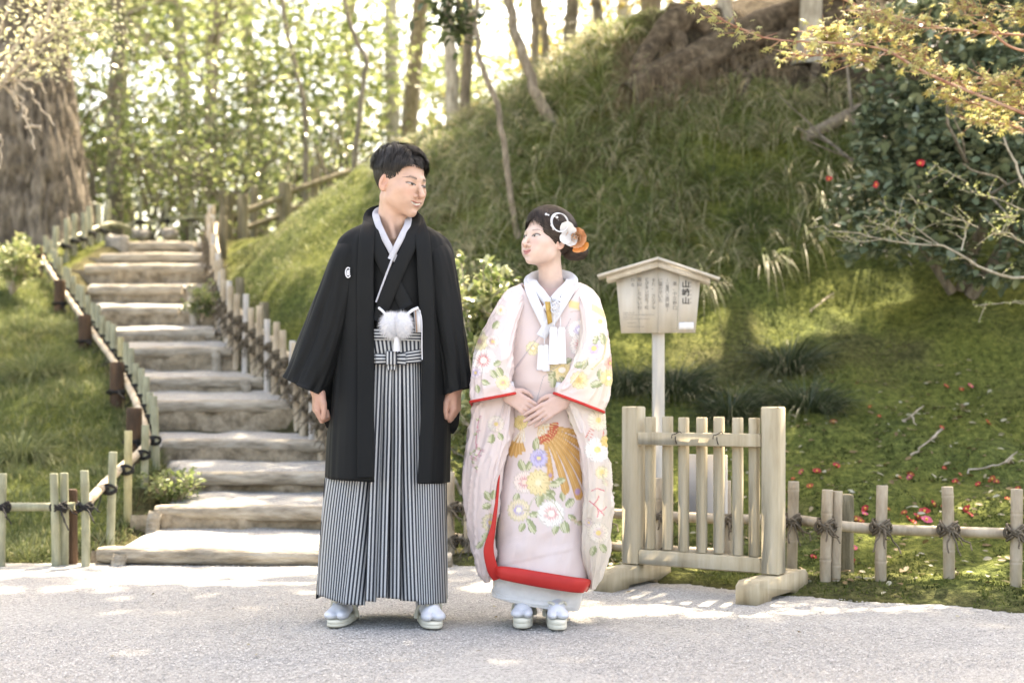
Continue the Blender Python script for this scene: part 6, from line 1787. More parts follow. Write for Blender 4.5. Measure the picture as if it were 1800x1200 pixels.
# loosely closed hands hanging at the sides, thumb to the front
def man_hand_field(w, sx, rz):
    c, s = math.cos(rz), math.sin(rz); M = np.array([[c, -s, 0], [s, c, 0], [0, 0, 1]])
    def fn(P):
        L = (P-w) @ M; L = L*np.array([sx, 1, 1])
        d = sd_cap(L, (-0.004, 0.0, 0.10), (0, 0, -0.005), 0.032, 0.0245)
        d = smin(d, sd_rbox(L, (0.002, 0.0, -0.045), (0.0165, 0.038, 0.046), 0.0145), 0.018)
        d = smin(d, sd_ell(L, (0.012, -0.024, -0.035), (0.017, 0.019, 0.032)), 0.012)
        for j, yk in enumerate((-0.0285, -0.0095, 0.0095, 0.027)):
            ln = (0.95, 1.05, 1.0, 0.82)[j]
            k0 = np.array([0.000, yk, -0.086+0.004*abs(j-1)]); k1 = k0+np.array([0.016, 0, -0.031])*ln; k2 = k1+np.array([0.022, 0.0, 0.010])*ln; k3 = k2+np.array([-0.003, 0, 0.019])*ln
            fg = hand_chain(L, None, [k0, k1, k2, k3], [0.0108, 0.0094, 0.0085, 0.0072])
            d = smin(d, fg, 0.0035)
        th = hand_chain(L, None, [(0.010, -0.028, -0.022), (0.019, -0.044, -0.056), (0.021, -0.047, -0.086), (0.019, -0.045, -0.108)], [0.0145, 0.0118, 0.0100, 0.0080])
        return smin(d, th, 0.006)
    return fn
parts = [(V1, F1, C1)]
skin = np.array(FM['skin'])
for (u, v, dy, sx, rz) in ((557, 681, -0.035, 1, R(14)), (800, 680, -0.035, -1, R(-14))):
    w = PM(u, v, dy); V2, F2 = sdf_mesh(man_hand_field(w, sx, rz), w-np.array([0.075, 0.085, 0.145]), w+np.array([0.075, 0.085, 0.10]), 0.0025)
    Z = w[2]-V2[:, 2]
    C2 = np.tile(skin*np.array([0.97, 0.86, 0.86]), (len(V2), 1))*(1+0.06*fbm(V2, 90, 2, 6))[:, None]
    C2 = C2*(1-0.10*sstep(0.07, 0.11, Z))[:, None]
    parts.append((V2, F2, C2))
# the rest of the body inside the clothes
def man_body(P):
    d = sd_cap(P, PM(640, 450, 0.04), PM(740, 450, 0.04), 0.07)
    d = smin(d, sd_ell(P, PM(688, 520, 0.03), (0.15, 0.085, 0.20)), 0.05)
    d = smin(d, sd_ell(P, PM(686, 640, 0.02), (0.135, 0.085, 0.14)), 0.05)
    for (a, b, c, e, g) in ((612, 596, 570, 557, 1), (764, 780, 795, 800, -1)):
        d = smin(d, sd_cap(P, PM(a, 455, 0.03), PM(b, 570, 0.02), 0.052, 0.040), 0.04)
        d = smin(d, sd_cap(P, PM(b, 570, 0.02), PM(e, 665, -0.032), 0.040, 0.029), 0.02)
    for (hx, kx, fx) in ((655, 625, 594), (720, 735, 752)):
        d = smin(d, sd_cap(P, PM(hx, 680, 0.02), PM(kx, 880, 0.0), 0.075, 0.055), 0.04)
        d = smin(d, sd_cap(P, PM(kx, 880, 0.0), PM(fx, 1022, 0.03), 0.052, 0.032), 0.02)
    return d
V3, F3 = sdf_mesh(man_body, PM(545, 1075, -0.2)-0.05, PM(815, 400, 0.2)+0.05, 0.013)
parts.append((V3, F3, np.tile(skin, (len(V3), 1))))
off, VV, FF, CC = 0, [], [], []
for v, f, c in parts: VV.append(v); FF.append(f+off); CC.append(c); off += len(v)
body = mesh_from('body', np.concatenate(VV), np.concatenate(FF), SKIN, man, True); set_col(body, np.concatenate(CC))

# ---- hair
HAIR_M = hair_mat('black_hair', (0.007, 0.0065, 0.0065), (0.055, 0.047, 0.042))
tabM = [(0, 0.062), (0.35, 0.066), (0.75, 0.058), (1.0, 0.034), (1.20, 0.016), (1.34, -0.012), (1.47, 0.008), (1.75, 0.024), (1.98, 0.0), (2.15, -0.035), (2.6, -0.066), (3.15, -0.074)]
def thM(q):
    top = sstep(0.25, 0.85, q[:, 2]); return 0.0035+0.009*top+0.006*sstep(-0.05, 0.45, q[:, 2])*sstep(0.1, 0.8, np.abs(q[:, 0]))+0.007*sstep(0.2, 0.9, q[:, 1])*sstep(-0.35, 0.3, q[:, 2])
scalp_cap('hair', tabM, lambda q: 0.68*thM(q), HAIR_M, man, man_tf, 5, groove=0.003)
r = np.random.default_rng(71); n = 7000
q = r.normal(size=(n, 3)); q /= np.linalg.norm(q, axis=1)[:, None]
z = SCALP_C[2]+SCALP_R[2]*q[:, 2]; ok = z > hairline(q, tabM)+0.002*r.normal(size=n); q = q[ok]; n = len(q)
wh = np.array([0.10, 0.55, 0.83]); wh /= np.linalg.norm(wh)
part_x = -0.30
def dirM(p, t):
    d = (p-wh)*0.8
    front = sstep(0.35, -0.3, p[:, 1])*sstep(0.0, 0.5, p[:, 2])
    side = np.where(p[:, 0] > part_x, 1.0, -1.0)
    d[:, 0] += front*side*(1.1+0.3*t); d[:, 2] += front*(side > 0)*0.25*(1-t); d[:, 2] -= 0.45*(1-sstep(0.1, 0.6, p[:, 2])); d[:, 1] -= 0.25*front*(1-t)
    d[:, 1] += 0.35*(1-front)*(1-sstep(0.2, 0.7, p[:, 2]))
    return d+jit+lock
lockv = np.stack([vnoise(q, 5.5, 80), vnoise(q, 5.5, 81), vnoise(q, 5.5, 82)], 1)
jit = r.normal(size=(n, 3))*0.10; lock = lockv*0.75
topw = sstep(0.0, 0.55, q[:, 2]); frontw = sstep(0.1, -0.6, q[:, 1])*topw
ln = 0.016+0.034*topw-0.026*sstep(-0.45, -0.85, q[:, 1])*sstep(0.9, 0.5, q[:, 2])
base_h = thM(q)
wild = np.clip(0.45+0.8*vnoise(q, 6.5, 83)+r.normal(0, 0.12, n), 0, 1.3)
P, Nn = walk(q, dirM, 8, ln/7, lambda t: base_h*(0.8+0.2*t)+topw*0.013*np.sin(math.pi*min(t*0.8+0.1, 1))*wild+0.0012-0.004*t*t*(1-topw))
strands('hair_strands', man_tf(P), Nn @ HM_R.T, r.uniform(0.0007, 0.0018, n), HAIR_M, man, np.clip(r.normal(0.35, 0.22, n), 0, 1))
# forelocks on either side of the parting
n = 620; side = np.where(r.uniform(0, 1, n) < 0.36, -1.0, 1.0)
x0 = np.where(side < 0, part_x-r.uniform(0.0, 0.40, n), part_x+r.uniform(0.0, 0.85, n))
q = np.stack([x0, -r.uniform(0.40, 0.68, n), np.where(side > 0, r.uniform(0.66, 0.84, n), r.uniform(0.5, 0.75, n))], 1); q /= np.linalg.norm(q, axis=1)[:, None]
lk = vnoise(q*np.array([1, 0.3, 0.3]), 7, 90)
jit = r.normal(size=(n, 3))*0.05+lk[:, None]*np.array([0.30, 0.0, 0.22])
def dirF(p, t):
    dn = np.where(side > 0, 0.15-1.0*t*sstep(0.25, 0.65, p[:, 0]), -0.35-1.0*t)
    return np.stack([side*(1.2-0.6*t), np.where(side > 0, -0.75*(1-t)+0.15, 0.15), dn], 1)+jit
r_w = np.clip(0.7+0.6*lk+r.normal(0, 0.1, n), 0.1, 1.3)
L_ = np.where(side < 0, 0.046+0.012*lk, 0.076+0.014*lk)*r.uniform(0.85, 1.1, n)
P, Nn = walk(q, dirF, 10, L_/9, lambda t: 0.012*(1-0.7*t)+np.where(side > 0, 0.013, 0.005)*math.sin(math.pi*min(t+0.15, 1))*r_w+0.001)
strands('forelock', man_tf(P), Nn @ HM_R.T, r.uniform(0.0008, 0.0018, n), HAIR_M, man, np.clip(r.normal(0.35, 0.22, n), 0, 1))
# ================================================================ his clothes
BLACK = noise_mat('black_silk', [(0.0052, 0.0060, 0.0066), (0.0085, 0.0095, 0.0102)], 3, 3, 0.66, 0.12, 900, dist=0.001, spec=0.17)
BLACK.node_tree.nodes['Principled BSDF'].inputs['Sheen Weight'].default_value = 0.015
WHITE = noise_mat('white_silk', [(0.58, 0.59, 0.63), (0.66, 0.67, 0.71)], 30, 3, 0.6, 0.1, 500, dist=0.001)
LAV = noise_mat('grey_white_silk', [(0.40, 0.405, 0.45), (0.46, 0.465, 0.51)], 30, 3, 0.6, 0.1, 500, dist=0.001)
CREAM = noise_mat('cream_leather', [(0.62, 0.59, 0.48), (0.72, 0.69, 0.58)], 20, 3, 0.5, 0.08, 300, dist=0.001)
def stripe_mat(name, dark, light, duty=0.5):
    m, nt, b = newmat(name)
    at = N(nt, 'ShaderNodeAttribute', attribute_name='stripe')
    fr = N(nt, 'ShaderNodeMath', operation='FRACT'); nt.links.new(at.outputs['Fac'], fr.inputs[0])
    r_ = N(nt, 'ShaderNodeValToRGB'); e = r_.color_ramp.elements
    e[0].position = 0.0; e[0].color = (*dark, 1); e[1].position = duty-0.02; e[1].color = (*dark, 1)
    for p, c in ((duty+0.03, light), (0.96, light), (1.0, dark)):
        q = e.new(p); q.color = (*c, 1)
    nt.links.new(fr.outputs[0], r_.inputs[0]); nt.links.new(r_.outputs[0], b.inputs['Base Color'])
    b.inputs['Roughness'].default_value = 0.6; b.inputs['Specular IOR Level'].default_value = 0.3
    b.inputs['Sheen Weight'].default_value = 0.1
    return m
STRIPE = stripe_mat('striped_silk', (0.020, 0.024, 0.034), (0.42, 0.435, 0.45), 0.50)
def set_f(o, vals, name='stripe'):
    a = o.data.attributes.new(name, 'FLOAT', 'POINT'); a.data.foreach_set('value', np.ascontiguousarray(vals, dtype=np.float32))
def solidify(o, t=0.004, off=1.0):
    md = o.modifiers.new('thickness', 'SOLIDIFY'); md.thickness = t; md.offset = off; return o

def wrinkle(G, amp, su, sv, seed, mask=None):
    """push a grid along its normal with stretched noise: su across, sv along"""
    n, m = G.shape[:2]
    a = np.gradient(G, axis=0); b = np.gradient(G, axis=1); nr = np.cross(a, b); nr /= np.linalg.norm(nr, axis=-1, keepdims=True)+1e-9
    I, J = np.meshgrid(np.linspace(0, 1, n), np.linspace(0, 1, m), indexing='ij')
    w = fbm(np.stack([J*su, I*sv], -1), 1, 3, seed)
    if mask is not None: w = w*mask
    return G+nr*(amp*w)[..., None]

# ---- haori body, open in front
rowsH = [(388, 650, 734, -0.005, 0.085, 655, 727), (398, 628, 752, -0.045, 0.10, 656, 729), (412, 604, 775, -0.070, 0.11, 656, 731), (432, 591, 790, -0.086, 0.118, 656, 732), (480, 588, 796, -0.104, 0.12, 656, 733),
         (560, 592, 796, -0.114, 0.12, 657, 738), (640, 586, 793, -0.120, 0.125, 657, 741), (700, 581, 789, -0.142, 0.13, 657, 741), (770, 575, 787, -0.162, 0.14, 658, 738), (842, 572, 785, -0.178, 0.15, 658, 734)]
def open_ring(v, uL, uR, yf, yb, eL, eR, n=150, ex=2.5, vR=None):
    vL = v-4 if v > 800 else v; vR = v+5 if v > 800 else v
    L, Rr = PM(uL, vL), PM(uR, vR); c, a = (L[0]+Rr[0])/2, (Rr[0]-L[0])/2
    xe = lambda u: (u-900)/F*(YM+yf)
    cR = np.clip((xe(eR)-c)/a, 0.02, 0.98); cL = np.clip((c-xe(eL))/a, 0.02, 0.98)
    tR = -math.acos(cR**(ex/2)); tL = math.pi+math.acos(cL**(ex/2))
    return ring(L, Rr, YM+yf, YM+yb, n, ex, tR, tL)
G = loft([open_ring(*r_) for r_ in rowsH], 110)
I, J = np.meshgrid(np.linspace(0, 1, 110), np.linspace(0, 1, 150), indexing='ij')
G = wrinkle(G, 0.011, 13, 1.0, 5, sstep(0.12, 0.4, I)*np.minimum(1, np.minimum(J, 1-J)*14+0.2))
mb = MB(); mb.grid(G); haori = mb.build('haori_coat', BLACK, man, True); solidify(haori)
HG = G
def front_y(G, u, v):
    """depth of the front surface of a grid at a photo pixel"""
    P = G.reshape(-1, 3); uu, vv = pxc(P); k = ((uu-u)**2+(vv-v)**2) < 36
    return P[k][:, 1].min() if k.any() else None
# collar bands of the coat
for (pts, wd) in (([(688, 372, 0.085), (656, 381, 0.045), (648, 398, -0.050), (644, 430, -0.096), (642, 500, -0.114), (643, 600, -0.124), (643, 720, -0.156), (643, 838, -0.186)], [0.045, 0.05, 0.052, 0.056, 0.058, 0.058, 0.058]),
                  ([(688, 372, 0.085), (727, 383, 0.045), (738, 400, -0.050), (744, 430, -0.096), (748, 500, -0.114), (752, 600, -0.124), (752, 720, -0.156), (746, 848, -0.186)], [0.045, 0.05, 0.05, 0.052, 0.05, 0.046, 0.046])):
    mb = MB(); g = band([PM(*p) for p in pts], wd, 0.008, -1, 70); mb.grid(g, closed_u=True); mb.build('haori_collar', BLACK, man, True)
# ---- sleeves
SL = [[((602, 416), (652, 424), -0.045, 0.095), ((584, 446), (642, 458), -0.085, 0.105), ((562, 502), (637, 520), -0.095, 0.10), ((541, 558), (628, 580), -0.10, 0.095), ((522, 608), (610, 640), -0.105, 0.09), ((505, 650), (588, 690), -0.105, 0.085), ((499, 663), (581, 700), -0.105, 0.083)],
      [((728, 424), (779, 416), -0.045, 0.095), ((740, 458), (797, 446), -0.085, 0.105), ((748, 520), (809, 502), -0.095, 0.10), ((757, 580), (819, 558), -0.10, 0.095), ((768, 640), (827, 610), -0.105, 0.09), ((775, 684), (833, 662), -0.105, 0.085), ((777, 696), (834, 678), -0.105, 0.083)]]
for k, rows in enumerate(SL):
    Rw = [ring(PM(*a), PM(*b), YM+yf, YM+yb, 96, 2.2) for a, b, yf, yb in rows]
    G = loft(Rw, 80); I, J = np.meshgrid(np.linspace(0, 1, 80), np.linspace(0, 1, 96), indexing='ij')
    G = np.concatenate([G, G[:, :1]], 1); I = np.concatenate([I, I[:, :1]], 1)
    J2 = np.concatenate([J, J[:, :1]+1], 1)
    nz = fbm(np.stack([np.cos(2*np.pi*J2)*2.2, np.sin(2*np.pi*J2)*2.2, I*1.6+k*7], -1), 1, 3, 31+k)
    a = np.gradient(G, axis=0); b = np.gradient(G, axis=1); nr = np.cross(a, b); nr /= np.linalg.norm(nr, axis=-1, keepdims=True)+1e-9
    G = G+nr*(0.017*nz*sstep(0.05, 0.4, I))[..., None]
    mb = MB(); mb.grid(G[:, :-1], closed_u=True); solidify(mb.build('sleeve', BLACK, man, True), 0.005)
# lower corners of the under-sleeves behind the hands
for (u0, u1, v0, v1, ut) in ((566, 588, 680, 752, 577), (781, 808, 684, 762, 794)):
    Rw = [ring(PM(u0, v0, 0.0), PM(u1, v0, 0.0), YM-0.01, YM+0.05, 40, 2.2), ring(PM(u0, v0+30, 0.0), PM(u1, v0+30, 0.0), YM-0.012, YM+0.05, 40, 2.2), ring(PM(u0+2, v1-20, 0), PM(u1-1, v1-20, 0), YM-0.005, YM+0.045, 40, 2.2), ring(PM(u0+5, v1-8, 0), PM(u1-5, v1-8, 0), YM, YM+0.04, 40), ring(PM(ut-3, v1, 0.015), PM(ut+3, v1, 0.015), YM+0.012, YM+0.025, 40)]
    mb = MB(); g = loft(Rw, 24); mb.grid(g, closed_u=True); mb.f.append([23*40+i for i in range(40)][::-1]); mb.build('under_sleeve', BLACK, man, True)
# ---- black kimono on the chest
rowsK = [(392, 652, 732, 0.0, 0.08), (410, 640, 748, -0.055, 0.09), (440, 634, 756, -0.083, 0.095), (480, 632, 760, -0.095, 0.095), (540, 632, 762, -0.101, 0.095), (605, 634, 758, -0.102, 0.095)]
G = loft([ring(PM(a, v), PM(b, v), YM+yf, YM+yb, 120, 2.3) for v, a, b, yf, yb in rowsK], 70)
uu, vv = pxc(G)
vline = np.where(uu < 692, 452-(692-uu)*2.4, 452-(uu-692)*2.5)
fr_ = G[..., 1] < YM-0.01
vn = np.where(fr_ & (vv < vline), vline, vv)
G[..., 2] = np.where(fr_, CZ-(vn-HOR)/F*G[..., 1], G[..., 2])
mb = MB(); mb.grid(G, closed_u=True); mb.build('kimono', BLACK, man, True)
def add_band(name, pts, wd, th, mat, n=40, parent=man, smooth=True):
    mb = MB(); g = band([PM(*p) for p in pts], wd, th, -1, n, smooth); mb.grid(g, closed_u=True)
    for e, rv in ((0, 1), (n-1, -1)): mb.f.append([e*9+i for i in range(9)][::rv])
    return mb.build(name, mat, parent, True)
add_band('under_collar', [(690, 366, 0.062), (663, 372, 0.035), (663, 388, -0.035), (673, 412, -0.075), (685, 435, -0.090), (697, 458, -0.098)], [0.026, 0.026, 0.024, 0.024, 0.022], 0.006, LAV)
add_band('under_collar', [(690, 366, 0.062), (714, 376, 0.035), (717, 392, -0.035), (708, 412, -0.078), (698, 432, -0.094), (686, 456, -0.102)], [0.026, 0.026, 0.024, 0.023, 0.020], 0.006, LAV)
add_band('kimono_collar', [(690, 369, 0.075), (654, 377, 0.038), (652, 398, -0.045), (661, 430, -0.088), (682, 476, -0.103), (715, 540, -0.108)], [0.05, 0.05, 0.05, 0.048, 0.048], 0.006, BLACK)
add_band('under_collar', [(701, 428, -0.090), (692, 449, -0.1030), (677, 488, -0.107), (661, 531, -0.108)], [0.006, 0.0075, 0.0075, 0.0065], 0.004, LAV)
add_band('kimono_collar', [(690, 369, 0.075), (724, 379, 0.038), (728, 398, -0.045), (721, 428, -0.092), (702, 470, -0.110), (681, 520, -0.113), (664, 565, -0.112)], [0.05, 0.05, 0.049, 0.048, 0.048], 0.007, BLACK)
# ---- hakama: panels between pleat edges
VV_ = np.array([606, 640, 700, 770, 840, 950, 1060.0])
ED = np.array([[628, 622, 604, 586, 572, 563, 556], [650, 648, 642, 636, 628, 616, 604], [660, 658, 656, 653, 650, 646, 642], [675, 674, 672, 670, 668, 665, 661], [690, 690, 688, 687, 685, 682, 679],
               [706, 706, 706, 706, 705, 704, 703], [724, 726, 727, 728, 729, 732, 736], [752, 757, 768, 778, 784, 785, 786]], float)
HEM = np.array([1044, 1062, 1056, 1050, 1051, 1055, 1063, 1059.0])
YF = np.array([-0.108, -0.112, -0.120, -0.130, -0.140, -0.160, -0.180])
nv, nu = 90, 22
V_, F_, S_, off = [], [], [], 0
for p in range(7):
    t = np.linspace(0, 1, nv)[:, None]; s = np.linspace(0, 1, nu)[None]
    vtop = 604.0; vbot = HEM[p]+(HEM[p+1]-HEM[p])*s
    if 1 <= p <= 5: vbot = HEM[p]+0*s+(1.5*s if p != 3 else 0)
    v = vtop+(vbot-vtop)*t
    e0 = np.interp(v, VV_, ED[p]); e1 = np.interp(v, VV_, ED[p+1])
    u = e0+(e1-e0)*s
    yf = np.interp(v, VV_, YF)
    a, b = np.interp(v, VV_, ED[0]), np.interp(v, VV_, ED[7]); w = (u-(a+b)/2)/((b-a)/2)
    prof = np.sqrt(np.clip(1-np.abs(w)**3.2, 0, 1))
    y = 0.02+(yf-0.02)*prof
    deep = 0.028*sstep(610, 800, v)
    if 1 <= p <= 5:
        lead = s if p >= 3 else 1-s           # pleats fold towards the centre
        y = y+deep*(1-lead)**1.6-0.006*deep/0.028*np.sin(np.pi*s)
    else:
        q = s if p == 6 else 1-s
        y = y-0.020*sstep(700, 900, v)*np.sin(np.pi*np.clip((1-q)*1.1, 0, 1))
        u = u+1.6*np.sin(v*0.021+p)*np.sin(np.pi*s)*sstep(800, 950, v)
    y = y+0.006*vnoise(np.stack([u*0.05, v*0.006], -1), 1, 40+p)*sstep(640, 800, v)
    P = np.stack([(u-900)/F*(YM+y), YM+y, CZ-(v-HOR)/F*(YM+y)], -1)
    per = 6.5 if 1 <= p <= 5 else 4.3
    st = (u-e0)/per+0.25 if p < 3 or p == 6 else (u-e1)/per+40.2
    if p == 0: st = (u-e1)/per*(1+0.10*np.sin(v*0.012))+60
    V_.append(P.reshape(-1, 3)); S_.append(st.ravel())
    F_.append((np.add.outer(np.arange(nv-1)*nu, np.arange(nu-1))[..., None]+np.array([0, 1, nu+1, nu])).reshape(-1, 4)+off); off += nv*nu
# back of the hakama
t = np.linspace(0, 1, 40)[:, None]; s = np.linspace(0, 1, 60)[None]
v = 600+(1052-600)*t+0*s; a, b = np.interp(v, VV_, ED[0]), np.interp(v, VV_, ED[7]); u = a+(b-a)*s
w = s*2-1; y = 0.02+np.interp(v, VV_, [0.09, 0.10, 0.12, 0.14, 0.15, 0.16, 0.17])*np.sqrt(np.clip(1-np.abs(w)**2.6, 0, 1))
P = np.stack([(u-900)/F*(YM+0.02), YM+y, CZ-(v-HOR)/F*(YM+0.02)], -1)
V_.append(P.reshape(-1, 3)); S_.append((u/7.3).ravel()); F_.append((np.add.outer(np.arange(39)*60, np.arange(59))[..., None]+np.array([0, 1, 61, 60])).reshape(-1, 4)+off)
hk = mesh_from('hakama', np.concatenate(V_), np.concatenate(F_), STRIPE, man, True); set_f(hk, np.concatenate(S_)); solidify(hk, 0.003, 1.0)
# waist: upper band, pleated part, tied bow
def strip_patch(name, us, vs, dys, stripes, nu=24, nv=14, bulge=0.004, seed=0, curve=0.012):
    """small cloth patch: corners (u0,u1) at top and bottom; stripes = ('u' or 'v', period px)"""
    t = np.linspace(0, 1, nv)[:, None]; s = np.linspace(0, 1, nu)[None]
    (ua, ub), (uc, ud) = us; (va, vb), (vc, vd) = vs
    u = (ua+(ub-ua)*s)*(1-t)+(uc+(ud-uc)*s)*t; v = (va+(vb-va)*s)*(1-t)+(vc+(vd-vc)*s)*t
    y = dys[0]+(dys[1]-dys[0])*t-bulge*np.sin(np.pi*t)*np.sin(np.pi*np.clip(s, 0.02, 0.98))+curve*((u-692)/55)**2
    P = np.stack([(u-900)/F*(YM+y), YM+y, CZ-(v-HOR)/F*(YM+y)], -1)
    o = mesh_from(name, P.reshape(-1, 3), (np.add.outer(np.arange(nv-1)*nu, np.arange(nu-1))[..., None]+np.array([0, 1, nu+1, nu])).reshape(-1, 4), STRIPE, man, True)
    set_f(o, ((s if stripes[0] == 'u' else t)*stripes[1]+stripes[2]+0*u).ravel()); solidify(o, 0.006, 1.0); return o
strip_patch('waist_band', ((640, 745), (640, 745)), ((577, 580), (597, 599)), (-0.118, -0.121), ('v', 3.6, 0.3), 30, 10, 0.004)
strip_patch('waist_pleats', ((642, 745), (648, 745)), ((596, 598), (628, 628)), (-0.114, -0.116), ('u', 14.5, 0.1), 40, 12, 0.006)
strip_patch('bow_tie', ((640, 690), (640, 690)), ((621, 622), (639, 641)), (-0.122, -0.124), ('v', 3.1, 0.2), 24, 10, 0.006)
strip_patch('bow_tie', ((688, 745), (688, 745)), ((622, 612), (641, 637)), (-0.122, -0.124), ('v', 4.2, 0.2), 24, 12, 0.006)
strip_patch('bow_loop', ((660, 680), (660, 680)), ((621, 622), (640, 639)), (-0.131, -0.133), ('v', 3.1, 0.25), 14, 10, 0.006)
strip_patch('bow_loop', ((696, 713), (696, 713)), ((621, 620), (640, 642)), (-0.131, -0.133), ('v', 3.1, 0.25), 14, 10, 0.006)
strip_patch('bow_knot', ((678, 698), (678, 698)), ((617, 617), (641, 641)), (-0.139, -0.141), ('u', 3.2, 0.25), 14, 12, 0.006)
strip_patch('bow_tail', ((679, 697), (680, 696)), ((640, 640), (650, 650)), (-0.128, -0.131), ('u', 3.0, 0.25), 14, 8, 0.003)
# ---- white pompom cord, fan
FUR = leaf_mat('white_fur', [(0.78, 0.79, 0.82), (0.92, 0.92, 0.94)], 0.8, 0.45, 0.1)
r = np.random.default_rng(91)
pomp = MB(); pc = [PM(688, 570, -0.145), PM(706, 570, -0.147)]
n = 9000; k = r.integers(0, 2, n); d = r.normal(size=(n, 3)); d /= np.linalg.norm(d, axis=1)[:, None]
P0 = np.array(pc)[k]+d*np.array([0.028, 0.024, 0.033]); D = d+r.normal(size=(n, 3))*0.30
o = blades('pompom', P0, D/np.linalg.norm(D, axis=1)[:, None], r.uniform(0.012, 0.026, n), r.uniform(0.0005, 0.0010, n), r.uniform(0, 0.4, n), FUR, man, 92, 2)
for c in pc:
    mb = MB(); nu_, nv_ = 24, 14; th = np.linspace(0, 2*np.pi, nu_, endpoint=False)[None]; ph = np.linspace(0.05, np.pi-0.05, nv_)[:, None]
    mb.grid(c+np.stack([0.036*np.sin(ph)*np.cos(th), 0.030*np.sin(ph)*np.sin(th), 0.040*np.cos(ph)+0*th], -1), closed_u=True); mb.build('pompom_core', WHITE, man, True)
for pts, r0 in (([(666, 541, -0.125), (673, 547, -0.140), (681, 556, -0.150)], 0.0045), ([(735, 541, -0.130), (724, 546, -0.140), (712, 556, -0.152)], 0.0055)):
    mb = MB(); q = interp_path([PM(*p) for p in pts], 20); mb.tube(q, r0*(1+0.18*np.sin(np.arange(20)*2.2)), 8); mb.build('cord', WHITE, man, True)
mb = MB(); q = interp_path([PM(697, 592, -0.150), PM(697, 604, -0.150), PM(697, 617, -0.147)], 16); mb.tube(q, np.linspace(0.0085, 0.0125, 16)*(1+0.05*np.sin(np.arange(16)*2.6)), 12); mb.build('tassel', WHITE, man, True)
mb = MB(); mb.tube(interp_path([PM(735, 541, -0.130), PM(741, 560, -0.128), PM(741.5, 600, -0.130), PM(742, 632, -0.134)], 12), 0.0022, 6); mb.build('cord', WHITE, man, True)
fan = empty('folding_fan', tuple(PM(733, 585, -0.115)), "closed white folding fan tucked into the man's waistband", 'fan')
FANB = noise_mat('fan_ribs', [(0.30, 0.20, 0.15), (0.42, 0.30, 0.23)], 10, 3, 0.6, 0.05)
for (ua, ub, uc, ud, mt, nm, dy) in ((727, 739, 730, 741, WHITE, 'cover', -0.128), (728.5, 731.5, 731.5, 733.5, FANB, 'ribs', -0.1365)):
    mb = MB(); P = [PM(ua, 545, dy), PM(ub, 545, dy), PM(ud, 584, dy), PM(uc, 584, dy)]; Q = [p+np.array([0, 0.008, 0]) for p in P]
    mb.add(P+Q, [[0, 3, 2, 1], [4, 5, 6, 7], [0, 1, 5, 4], [1, 2, 6, 5], [2, 3, 7, 6], [3, 0, 4, 7]]); mb.build(nm, mt, fan)
# ---- crest on the breast of the coat
def crest(uc, vc, ru, rv, G, parent):
    mb = MB()
    def onto(u, v): 
        y = front_y(G, u, v); y = YM-0.11 if y is None else y
        return W(u, v, y-0.0065)
    def stroke(pts, wd):
        q = interp_path([onto(uc+a*ru, vc+b*rv) for a, b in pts], 22); mb.grid(band(q, wd, 0.0015, -1, 22), closed_u=True)
    a = np.linspace(R(50), R(325), 14); stroke([(math.cos(t), -math.sin(t)) for t in a], 0.0042)
    for off_, s_ in ((-0.25, 0.55), (0.2, 0.5)):
        stroke([(off_, 0.6), (off_-0.2, 0.1), (off_+0.05, -0.5)], 0.004)
    stroke([(-0.1, 0.55), (0.45, 0.45), (0.5, 0.05), (0.1, -0.05), (0.5, -0.3), (0.35, -0.6)], 0.0036)
    mb.build('crest', WHITE, parent, True)
crest(612, 479, 4.6, 8.6, HG, man)

